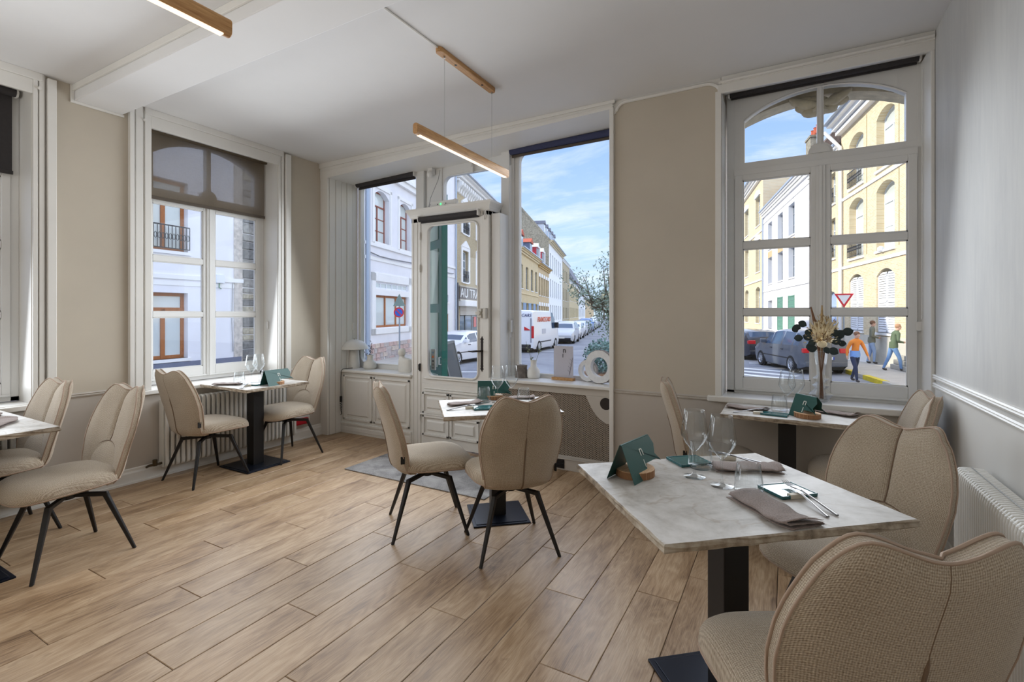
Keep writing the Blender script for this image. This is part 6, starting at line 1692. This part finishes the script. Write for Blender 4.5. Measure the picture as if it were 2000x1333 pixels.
trunk = [(0, 0, 0), (0, 0, 1.2), (-0.06, 0, 1.9), (-0.22, 0, 2.20), (-0.45, 0.0, 2.36), (-0.62, 0, 2.40)]
MB().tube(trunk, [0.09, 0.08, 0.06, 0.048, 0.034, 0.018], 8).obj('trunk', bark_m, t, smooth=60)
bmb = MB(); ends = []
for k in range(26):
    i = rnd.choice((1, 2, 2, 3, 3, 4)); p = Vector(trunk[i]).lerp(Vector(trunk[i+1]), rnd.random())
    e_ = p+Vector((rnd.uniform(-0.45, 0.45), rnd.uniform(-0.5, 0.5), rnd.uniform(-0.1, 1.35 if p.x > -0.3 else 0.55)))
    m_ = (p+e_)/2+Vector((rnd.uniform(-.1, .1), rnd.uniform(-.1, .1), 0.05)); bmb.tube([p, m_, e_], [0.018, 0.011, 0.004], 5); ends += [m_, e_, (m_+e_)/2]
bmb.obj('branches', bark_m, t)['kind'] = 'stuff'
lf_ = MB()
for e_ in ends: leaves(lf_, e_, 0.16, 22, 0.058, rnd)
for k in range(26): leaves(lf_, Vector((rnd.uniform(-0.72, 0.3), rnd.uniform(-.35, .35), rnd.uniform(1.95, 2.75))), 0.16, 30, 0.058, rnd)
for k in range(18): leaves(lf_, Vector((rnd.uniform(-0.36, 0.35), rnd.uniform(-.35, .35), rnd.uniform(2.7, 3.65))), 0.13, 24, 0.058, rnd)
lf_.obj('foliage', olive_m, t)['kind'] = 'stuff'
t = thing('shrub', 'small grey green shrub in a planter outside the big shop window behind the rings', 'shrub', at(0.185, 6.9, GZ), R(29.2))
MB().box(-0.24, 0.24, -0.24, 0.24, 0, 1.45).obj('planter', simple('planter_wood', rgb(150, 108, 72), 0.7, noise=0.2, nscale=6), t, bevel=0.01)
lf_ = MB(); leaves(lf_, Vector((0, 0, 1.68)), 0.25, 1500, 0.05, rnd, 0.3, 0.95); lf_.obj('foliage', [simple('shrub_leaf', rgb(96, 128, 118), 0.6), simple('shrub_leaf_pale', rgb(140, 166, 158), 0.6)], t)['kind'] = 'stuff'
for i, (px, d, hh, rr) in enumerate(((0.178, 190, 9, 3.6), (0.188, 170, 10, 3.6), (0.198, 150, 10, 3.6), (0.210, 135, 9.5, 3.6), (0.224, 120, 9, 3.4))):
    t = thing('street_tree', ['far street tree where the street bends, leftmost', 'far street tree second from the left beyond the parked cars', 'far street tree in the middle of the row behind the olive', 'far street tree fourth in the row behind the olive', 'far street tree nearest, last in the row behind the olive'][i], 'tree', at(px, d), 0, 'trees far down the street')
    MB().tube([(0, 0, 0), (0.1, 0, hh*0.4), (0, 0, hh*0.75)], [0.3, 0.22, 0.08], 7).obj('trunk', bark_m, t)
    lf_ = MB(); leaves(lf_, Vector((0, 0, hh*0.62)), rr*0.8, 900, 0.7, rnd, 0.3, 0.9); lf_.obj('foliage', [simple('tan_leaf', rgb(186, 176, 146), 0.8), simple('olive_far_leaf', rgb(140, 146, 116), 0.8)], t)['kind'] = 'stuff'
# ---------------------------------------------------------------- cars
tyre = simple('tyre_rubber', rgb(28, 28, 30), 0.85); alloy = simple('alloy_wheel', rgb(196, 198, 202), 0.3, 0.8); trim_b = simple('car_black_trim', rgb(26, 27, 30), 0.5)
car_glass = simple('car_window_glass', rgb(60, 84, 112), 0.05, spec=1.0)
tail_red = simple('tail_lamp_red', rgb(206, 34, 40), 0.2); head_l = simple('head_lamp_glass', rgb(220, 228, 234), 0.1, spec=1.0); plate_w = simple('number_plate', rgb(238, 236, 226), 0.5); plate_b = simple('plate_blue', rgb(40, 70, 170), 0.5)
def paint(name, c):
    M = Mat(name); M.color(c).rough(0.28); M.b.inputs['Coat Weight'].default_value = 0.6; M.b.inputs['Coat Roughness'].default_value = 0.05; return M.m
def interp(pts, x):
    if x <= pts[0][0]: return pts[0][1]
    for (a, p), (b, q) in zip(pts, pts[1:]):
        if x <= b: return p+(q-p)*(x-a)/(b-a) if b > a else q
    return pts[-1][1]
PROF = {
 'hatch': dict(L=4.05, W=1.76, top=[(0, 0.72), (0.04, 0.95), (0.12, 1.06), (0.35, 1.36), (0.62, 1.43), (1.5, 1.47), (2.1, 1.42), (2.45, 1.30), (2.98, 0.98), (3.55, 0.88), (3.9, 0.76), (4.05, 0.62)], belt=[(0, 0.72), (0.1, 1.0), (0.6, 1.0), (2.95, 0.93), (3.2, 0.93), (4.05, 0.60)], wheels=(0.72, 3.25), pillars=(0.62, 1.55, 2.35), wr=0.31),
 'mpv': dict(L=4.40, W=1.80, top=[(0, 0.80), (0.04, 1.0), (0.10, 1.15), (0.30, 1.52), (0.55, 1.62), (1.8, 1.67), (2.4, 1.62), (2.75, 1.48), (3.35, 1.06), (3.95, 0.93), (4.25, 0.80), (4.40, 0.64)], belt=[(0, 0.8), (0.1, 1.06), (0.6, 1.06), (3.2, 1.0), (3.5, 1.0), (4.4, 0.62)], wheels=(0.78, 3.46), pillars=(0.66, 1.55, 2.50), wr=0.335),
 'wagon': dict(L=4.56, W=1.80, top=[(0, 0.74), (0.04, 0.98), (0.10, 1.08), (0.42, 1.38), (0.7, 1.45), (2.0, 1.49), (2.6, 1.44), (2.95, 1.30), (3.5, 1.0), (4.05, 0.90), (4.4, 0.78), (4.56, 0.62)], belt=[(0, 0.74), (0.1, 1.0), (0.6, 1.0), (3.45, 0.95), (3.7, 0.95), (4.56, 0.6)], wheels=(0.85, 3.55), pillars=(0.80, 1.75, 2.65), wr=0.325),
 'van': dict(L=5.55, W=2.05, top=[(0, 0.6), (0.02, 2.2), (0.12, 2.42), (0.5, 2.48), (3.6, 2.46), (4.0, 2.38), (4.35, 2.08), (4.85, 1.38), (5.3, 1.10), (5.5, 0.86), (5.55, 0.6)], belt=[(0, 0.6), (0.02, 1.35), (4.7, 1.30), (5.0, 1.28), (5.55, 0.6)], wheels=(1.0, 4.45), pillars=(), wr=0.345, glass_from=3.55),
}
def car(label, kind, pm, loc, heading, simple_car=False, group=None, plate=None, lens=None):
    p = PROF[kind]; L, W = p['L'], p['W']
    t = thing('van' if kind == 'van' else 'car', label, 'van' if kind == 'van' else 'car', loc, heading, group)
    xs = sorted({a for a, _ in p['top']} | {L*k/26 for k in range(27)} | set(p['pillars']) | {a+0.07 for a in p['pillars']})
    body, glass = MB(), MB()
    rows = []
    van = kind == 'van'
    for x in xs:
        zt = interp(p['top'], x); zb = min(interp(p['belt'], x), zt-0.02)
        e = min(x, L-x)
        k = 1-0.16*max(0, 1-e/0.55)**2 if not van else 1-0.10*max(0, 1-(L-x)/0.8)**2-0.02*max(0, 1-x/0.15)
        hw = W/2*k
        up = max(0, zt-zb)
        wt = hw*(1-(0.25 if not van else 0.10)*min(1, up/0.6))
        zs = 0.20+0.10*max(0, 1-e/0.3)
        rows.append([(x, hw*0.94, zs), (x, hw, 0.45), (x, hw*1.0, 0.70 if zb > 0.74 else (zb+0.45)/2), (x, hw*0.985, zb), (x, wt*1.01, zt-0.09*min(1, up/0.3)), (x, wt*0.86, zt-0.02*min(1, up/0.3)), (x, 0, zt)])
    n = len(rows[0])
    for i in range(len(xs)-1):
        xm = (xs[i]+xs[i+1])/2
        zt0, zt1 = rows[i][6][2], rows[i+1][6][2]; up = (zt0-interp(p['belt'], xs[i])+zt1-interp(p['belt'], xs[i+1]))/2
        slope = abs(zt1-zt0)/max(1e-6, xs[i+1]-xs[i])
        for j in range(n-1):
            gl = False
            if up > 0.14:
                if j == 3:
                    gl = not any(a-0.002 <= xm <= a+0.072 for a in p['pillars']) and slope < 0.9 and up > 0.25
                    if van: gl = xm > p['glass_from'] and xm < 4.55 and up > 0.35
                if j >= 5 and slope > (0.42 if not van else 0.5): gl = (not van) or xm > 4
                if j == 4 and slope > 0.42 and not van: gl = False
            for s in (1, -1):
                q = [rows[i][j], rows[i+1][j], rows[i+1][j+1], rows[i][j+1]]
                q = [(a, s*b, c) for a, b, c in q]
                (glass if gl else body).add(q, [(0, 1, 2, 3) if s < 0 else (3, 2, 1, 0)])
    for r, fl in ((rows[0], True), (rows[-1], False)):
        poly = [(a, b, c) for a, b, c in r]+[(a, -b, c) for a, b, c in reversed(r[:-1])]
        body.add(poly, [tuple(range(len(poly)))])
    # weld so that the paint shades smoothly
    def weld(mb, nm, m, par):
        o = mb.obj(nm, m, par)
        bm = bmesh.new(); bm.from_mesh(o.data); bmesh.ops.remove_doubles(bm, verts=bm.verts, dist=0.002); bmesh.ops.recalc_face_normals(bm, faces=bm.faces); bm.to_mesh(o.data); bm.free()
        o.data.polygons.foreach_set('use_smooth', [True]*len(o.data.polygons)); o.data.set_sharp_from_angle(angle=R(38)); return o
    weld(body, 'body', pm, t); weld(glass, 'windows', car_glass, t)
    MB().box(0.25, L-0.25, -W/2*0.86, W/2*0.86, 0.16, 0.40).obj('underbody', trim_b, t)
    wr = p['wr']
    for x in p['wheels']:
        for s in (-1, 1):
            arch = MB().lathe([(0, 0), (wr+0.055, 0), (wr+0.055, 0.02), (0, 0.02)], 20); arch.obj('wheel_arch', trim_b, t, loc=(x, s*(W/2*0.985-0.012)+(0.0 if s > 0 else 0.02), wr), rot=(R(90), 0, 0))
            wy = s*(W/2-0.085)
            wo = MB().lathe([(wr*0.62, -0.10), (wr*0.92, -0.10), (wr, -0.07), (wr, 0.07), (wr*0.92, 0.10), (wr*0.62, 0.10)], 24).obj('wheel', tyre, t, smooth=40, loc=(x, wy, wr), rot=(R(90), 0, 0))
            rm = MB().lathe([(0, 0.07), (wr*0.14, 0.085), (wr*0.20, 0.07), (wr*0.20, 0.03)], 16).lathe([(wr*0.56, 0.06), (wr*0.64, 0.10), (wr*0.66, 0.10)], 24).lathe([(0, 0.01), (wr*0.62, 0.01)], 20)
            if not simple_car:
                for k in range(10):
                    a = 2*math.pi*k/10; rm.bar((wr*0.15*math.cos(a), wr*0.15*math.sin(a), 0.07), (wr*0.60*math.cos(a), wr*0.60*math.sin(a), 0.075), 0.035, 0.02)
            o = rm.obj('rim', alloy, wo); o.rotation_euler = (0, 0 if s < 0 else R(180), 0)
    hb = interp(p['belt'], 0.1)
    for s in (-1, 1):
        if van: MB().box(-0.015, 0.10, s*(W/2-0.16), s*(W/2-0.005), 0.85, 1.55).obj('tail_lamp', tail_red, t, bevel=0.02)
        else: MB().box(-0.012, 0.24, s*(W/2*0.52), s*(W/2*0.90), 0.80, 0.98).obj('tail_lamp', tail_red, t, bevel=0.03)
        zf = interp(p['top'], L-0.25)
        MB().box(L-0.42, L-0.10, s*W/2*0.52, s*W/2*0.90, zf-0.20, zf-0.06).obj('head_lamp', head_l, t, bevel=0.04)
        zbm = interp(p['belt'], L*0.66)
        xm_ = {'van': 4.30, 'mpv': 2.95, 'wagon': 3.1, 'hatch': 2.62}[kind]
        MB().box(xm_, xm_+0.16 if not van else xm_+0.2, s*W/2*0.96, s*(W/2+0.20), zbm+0.02, zbm+(0.18 if not van else 0.38)).obj('wing_mirror', trim_b if van else pm, t, bevel=0.03)
        if not simple_car and not van:
            for q in p['pillars'][1:]: MB().box(q-0.12, q+0.08, s*(W/2*0.985), s*(W/2*1.012), 0.84, 0.875).obj('door_handle', trim_b, t, bevel=0.006)
            MB().box(0.95, L-1.0, s*(W/2*0.99), s*(W/2*1.012), 0.52, 0.56).obj('side_strip', trim_b, t)
    MB().box(-0.03, 0.22, -W/2*0.84, W/2*0.84, 0.30, 0.50).obj('rear_bumper', trim_b if van else pm, t, bevel=0.04)
    MB().box(L-0.2, L+0.02, -W/2*0.80, W/2*0.80, 0.28, 0.46).obj('front_bumper', trim_b, t, bevel=0.04)
    pz = 0.62 if not van else 0.72
    pb = MB().box(-0.05, -0.028, -0.26, 0.26, pz-0.055, pz+0.055).obj('number_plate', plate_w, t, bevel=0.004)
    MB().box(-0.054, -0.049, 0.215, 0.26, pz-0.055, pz+0.055).box(-0.054, -0.049, -0.26, -0.215, pz-0.055, pz+0.055).obj('plate_band', plate_b, t)
    MB().box(L+0.012, L+0.03, -0.26, 0.26, 0.42, 0.53).obj('number_plate', plate_w, t)
    if not simple_car and not van:
        MB().box(0.10, 0.14, -0.02, 0.02, 0.98, 1.0).obj('boot_badge', alloy, t)
    return t
h1 = math.atan2(D1_.y, D1_.x); h2 = math.atan2(D2_.y, D2_.x)
cwhite = paint('white_car_paint', rgb(236, 236, 238)); csilver = paint('silver_car_paint', rgb(206, 208, 212)); cgrey = paint('grey_car_paint', rgb(84, 90, 100)); cblack = paint('black_car_paint', rgb(38, 42, 56)); cdark = paint('dark_green_grey_paint', rgb(82, 92, 88)); cblue = paint('blue_car_paint', rgb(70, 120, 190))
def at2(px, d): return at(px, d, GZ)
# white hatchback by the door
def rd(r, d): return at(r/d, d, GZ)
car('white hatchback parked across the street, seen through the door glass', 'hatch', cwhite, rd(-1.62, 24.8), R(119.2-28+180))
# van
vloc = rd(0.28, 28.2); hvan = h1-R(10)
v = car('white rental van with red and blue lettering, rear towards the shop window', 'van', cwhite, vloc, hvan)
lettering('NCE', 0.25, simple('van_red', rgb(214, 40, 70), 0.5), v, (-0.005, 0.02, 2.16), (R(90), 0, R(-90)), 0.006, 0.25)
lettering('CARS', 0.25, simple('van_blue', rgb(44, 46, 104), 0.5), v, (-0.005, -0.57, 2.16), (R(90), 0, R(-90)), 0.006, 0.25)
lettering('FRANCECARS', 0.42, simple('van_orange', rgb(226, 120, 90), 0.5), v, (2.1, -0.99, 1.90), (R(90), 0, 0), 0.01, 0.25)
MB().box(-0.012, 0.0, -0.01, 0.01, 0.55, 2.3).box(-0.02, 0.0, 0.10, 0.34, 1.28, 1.36).box(-0.015, 0, -0.9, -0.82, 0.6, 2.0).obj('rear_door_joint', simple('van_joint', rgb(150, 150, 160), 0.6), v)
MB().prism([(-0.45, 1.30), (-0.80, 1.30), (-0.80, 1.34), (-0.45, 1.52)], -0.012, 0.0, 'yz').obj('red_badge', tail_red, v)
MB().box(1.6, 2.3, -1.03, -1.015, 1.05, 1.35).obj('side_notice', simple('side_notice', rgb(200, 200, 206), 0.6), v)
MB().box(0.9, 3.4, -1.035, -1.018, 0.55, 0.62).obj('side_strip', trim_b, v)
# the row of parked cars up the street
row = [('mpv', csilver, 'silver'), ('hatch', cwhite, 'white'), ('wagon', csilver, 'silver'), ('hatch', cgrey, 'grey'), ('mpv', cblue, 'blue'), ('wagon', cwhite, 'white'), ('hatch', csilver, 'silver'), ('wagon', cgrey, 'grey'), ('mpv', cwhite, 'white')]
names = ['first', 'second', 'third', 'fourth', 'fifth', 'sixth', 'seventh', 'eighth', 'ninth']
fwd = Vector((math.cos(h1), math.sin(h1), 0)); side = Vector((fwd.y, -fwd.x, 0))
for i, (k, m, cn) in enumerate(row):
    q = 4.4+5.9*i
    car('%s car %s in the row parked beyond the white van' % (cn, names[i]), k, m, rd(3.75+0.22*q, 36+q), h1+R(180)-R(3), simple_car=True, group='cars parked up the street')
# cars in front of the yellow houses
car('black estate car with lit red tail lamp at the left of the tall right window', 'wagon', cblack, rd(12.15, 23.4), R(114.7))
gm = car('dark grey people carrier parked in the street behind the flower vase', 'mpv', cgrey, rd(11.60, 18.05), R(114.7))
lettering('105', 0.10, simple('plate_ink', rgb(40, 42, 48), 0.6), gm, (-0.056, 0.0, 0.62), (R(90), 0, R(-90)), 0.002)

# ---------------------------------------------------------------- people
skin_m = simple('skin', rgb(214, 168, 142), 0.6); hair_b = simple('brown_hair', rgb(122, 84, 58), 0.8); jeans = simple('blue_jeans', rgb(112, 146, 190), 0.85, noise=0.1, nscale=12); jeans_l = simple('pale_jeans', rgb(150, 172, 206), 0.85, noise=0.1, nscale=12); navy = simple('navy_cloth', rgb(44, 52, 78), 0.85)
jack_g = simple('olive_green_jacket', rgb(98, 112, 84), 0.85, noise=0.12, nscale=9); jack_k = simple('khaki_parka', rgb(126, 124, 104), 0.85, noise=0.12, nscale=9); jack_o = simple('orange_jacket', rgb(236, 138, 44), 0.7, noise=0.05, nscale=5); jack_bl = simple('light_blue_jacket_hem', rgb(124, 164, 222), 0.7); shoe_m = simple('dark_shoe', rgb(62, 56, 54), 0.7); cap_m = simple('tan_hair', rgb(186, 142, 106), 0.8)
def person(label, loc, rz, top, bottom, hair, stride=0.25, H_=1.72, lean=0.08, arms='front', hem=None):
    """one continuous skinned figure; local +y is the walking direction"""
    k = H_/1.74
    V, E_, Rr = [], [], []
    def add(p, r, par=None):
        V.append(tuple(q*k for q in p)); Rr.append(r*k)
        if par is not None: E_.append((par, len(V)-1))
        return len(V)-1
    pel = add((0, 0, 0.93), 0.135)
    wst = add((0, lean*0.3, 1.10), 0.125, pel); ch = add((0, lean*0.7, 1.30), 0.150, wst); up = add((0, lean, 1.42), 0.125, ch)
    nk = add((0, lean*1.25, 1.50), 0.058, up); hd0 = add((0, lean*1.6+0.012, 1.575), 0.078, nk); hd1 = add((0, lean*1.75, 1.655), 0.088, hd0); hd2 = add((0, lean*1.7, 1.715), 0.060, hd1)
    add((0, lean*1.7+0.095, 1.625), 0.016, hd1)
    for s in (-1, 1):
        hip = add((s*0.095, 0, 0.87), 0.100, pel)
        f = stride*s
        kn = add((s*0.105, f*0.55+0.04, 0.49), 0.066, hip)
        an = add((s*0.105, f-0.02, 0.10), 0.044, kn)
        he = add((s*0.105, f-0.03, 0.045), 0.042, an); add((s*0.115, f+0.10, 0.040), 0.042, he); 
        sh = add((s*0.185, lean, 1.395), 0.072, up)
        if arms == 'front':
            el = add((s*0.255, lean-0.04, 1.13), 0.050, sh); wr_ = add((s*0.10, lean+0.20, 1.06), 0.036, el); hn = add((s*0.045, lean+0.245, 1.065), 0.034, wr_)
        else:
            el = add((s*0.25, lean-0.10*s, 1.13), 0.050, sh); wr_ = add((s*0.26, lean-0.16*s+0.06, 0.90), 0.036, el); hn = add((s*0.262, lean-0.17*s+0.08, 0.83), 0.032, wr_)
        b = V[hn]; b = (b[0]/k, b[1]/k, b[2]/k)
        for q in range(4):
            add((b[0]-s*0.012*(q-1.5) if arms == 'front' else b[0], b[1]+0.035 if arms == 'front' else b[1]+0.014*(q-1.5), b[2]+0.014*(q-1.5) if arms == 'front' else b[2]-0.07+0.006*abs(q-1.5)), 0.009, hn)
        add((b[0], b[1]+0.02, b[2]+0.045 if arms == 'front' else b[2]-0.02), 0.010, hn)
    me = bpy.data.meshes.new('body'); me.from_pydata(V, E_, [])
    o = bpy.data.objects.new('body', me); COL.objects.link(o)
    sk = o.modifiers.new('skin', 'SKIN'); sk.use_smooth_shade = True
    for i, r in enumerate(Rr):
        d = me.skin_vertices[0].data[i]; d.radius = (r, r*(0.72 if V[i][2] > 0.9*k and V[i][2] < 1.45*k and abs(V[i][0]) < 0.05 else 1)); d.use_root = i == 0
    sd = o.modifiers.new('sub', 'SUBSURF'); sd.levels = 2; sd.render_levels = 2
    dg = bpy.context.evaluated_depsgraph_get(); m2 = bpy.data.meshes.new_from_object(o.evaluated_get(dg)); bpy.data.objects.remove(o)
    m2.name = 'body'
    m2.materials.clear()
    for m in (skin_m, top, bottom, shoe_m, hem or top): m2.materials.append(m)
    hands = [i for i in range(len(V))]
    for p in m2.polygons:
        c = p.center/k; p.use_smooth = True
        if c.z > 1.52: i = 0
        elif c.z < 0.095: i = 3
        elif c.z < 0.86 and abs(c.x) < 0.22: i = 2
        else: i = 4 if (hem and c.z < 1.02 and abs(c.x) < 0.2) else 1
        if arms == 'front' and c.y > lean+0.19 and 0.95 < c.z < 1.2: i = 0
        if arms != 'front' and c.z < 0.91 and abs(c.x) > 0.215: i = 0
        p.material_index = i
    t = thing('person', label, 'person', loc, rz)
    link('body', m2, t)
    # hair and jacket skirt as clothing parts
    hx, hy = 0, lean*1.72
    MB().sphere((0, (hy-0.014)*k, 1.675*k), 0.098*k, 14, 10, (0.92, 1.02, 0.95)).obj('hair', hair, t, smooth=60)
    for s in (-1, 1):
        MB().sphere((s*0.032*k, (hy+0.082)*k, 1.645*k), 0.011*k, 8, 6).obj('eye', simple('eye_dark', rgb(40, 34, 32), 0.3), t)
        MB().sphere((s*0.084*k, hy*k, 1.625*k), 0.022*k, 8, 6, (0.4, 0.8, 1.2)).obj('ear', skin_m, t)
    MB().box(-0.022*k, 0.022*k, (hy+0.074)*k, (hy+0.088)*k, 1.578*k, 1.586*k).obj('mouth', simple('lip', rgb(176, 112, 100), 0.6), t)
    pr = [(0.165, 0.86), (0.175, 0.93), (0.160, 1.08)]
    P = [[(r*math.cos(2*math.pi*q/20)*k, (r*0.78*math.sin(2*math.pi*q/20)+lean*0.2)*k, z*k) for r, z in pr] for q in range(20)]
    MB().grid(P, cu=True, flip=True).obj('jacket_skirt', hem or top, t, smooth=60)
    return t

person('person in olive green jacket and pale blue jeans walking on the pavement at the right', at2(0.7790, 18.3)+Vector((0, 0, 0.13)), R(119.2)+R(165), jack_g, jeans, cap_m, 0.24, 1.74, 0.10)
person('person in khaki parka standing by the yellow house, behind the parked cars', at2(0.7350, 20.9)+Vector((0, 0, 0.13)), R(119.2)+R(150), jack_k, jeans_l, hair_b, 0.10, 1.82, 0.03)
person('person in orange jacket with blue hem crossing behind the dark hatchback', at2(0.7010, 16.4), R(119.2)+R(95), jack_o, navy, hair_b, 0.24, 1.66, 0.06, arms='swing', hem=jack_bl)
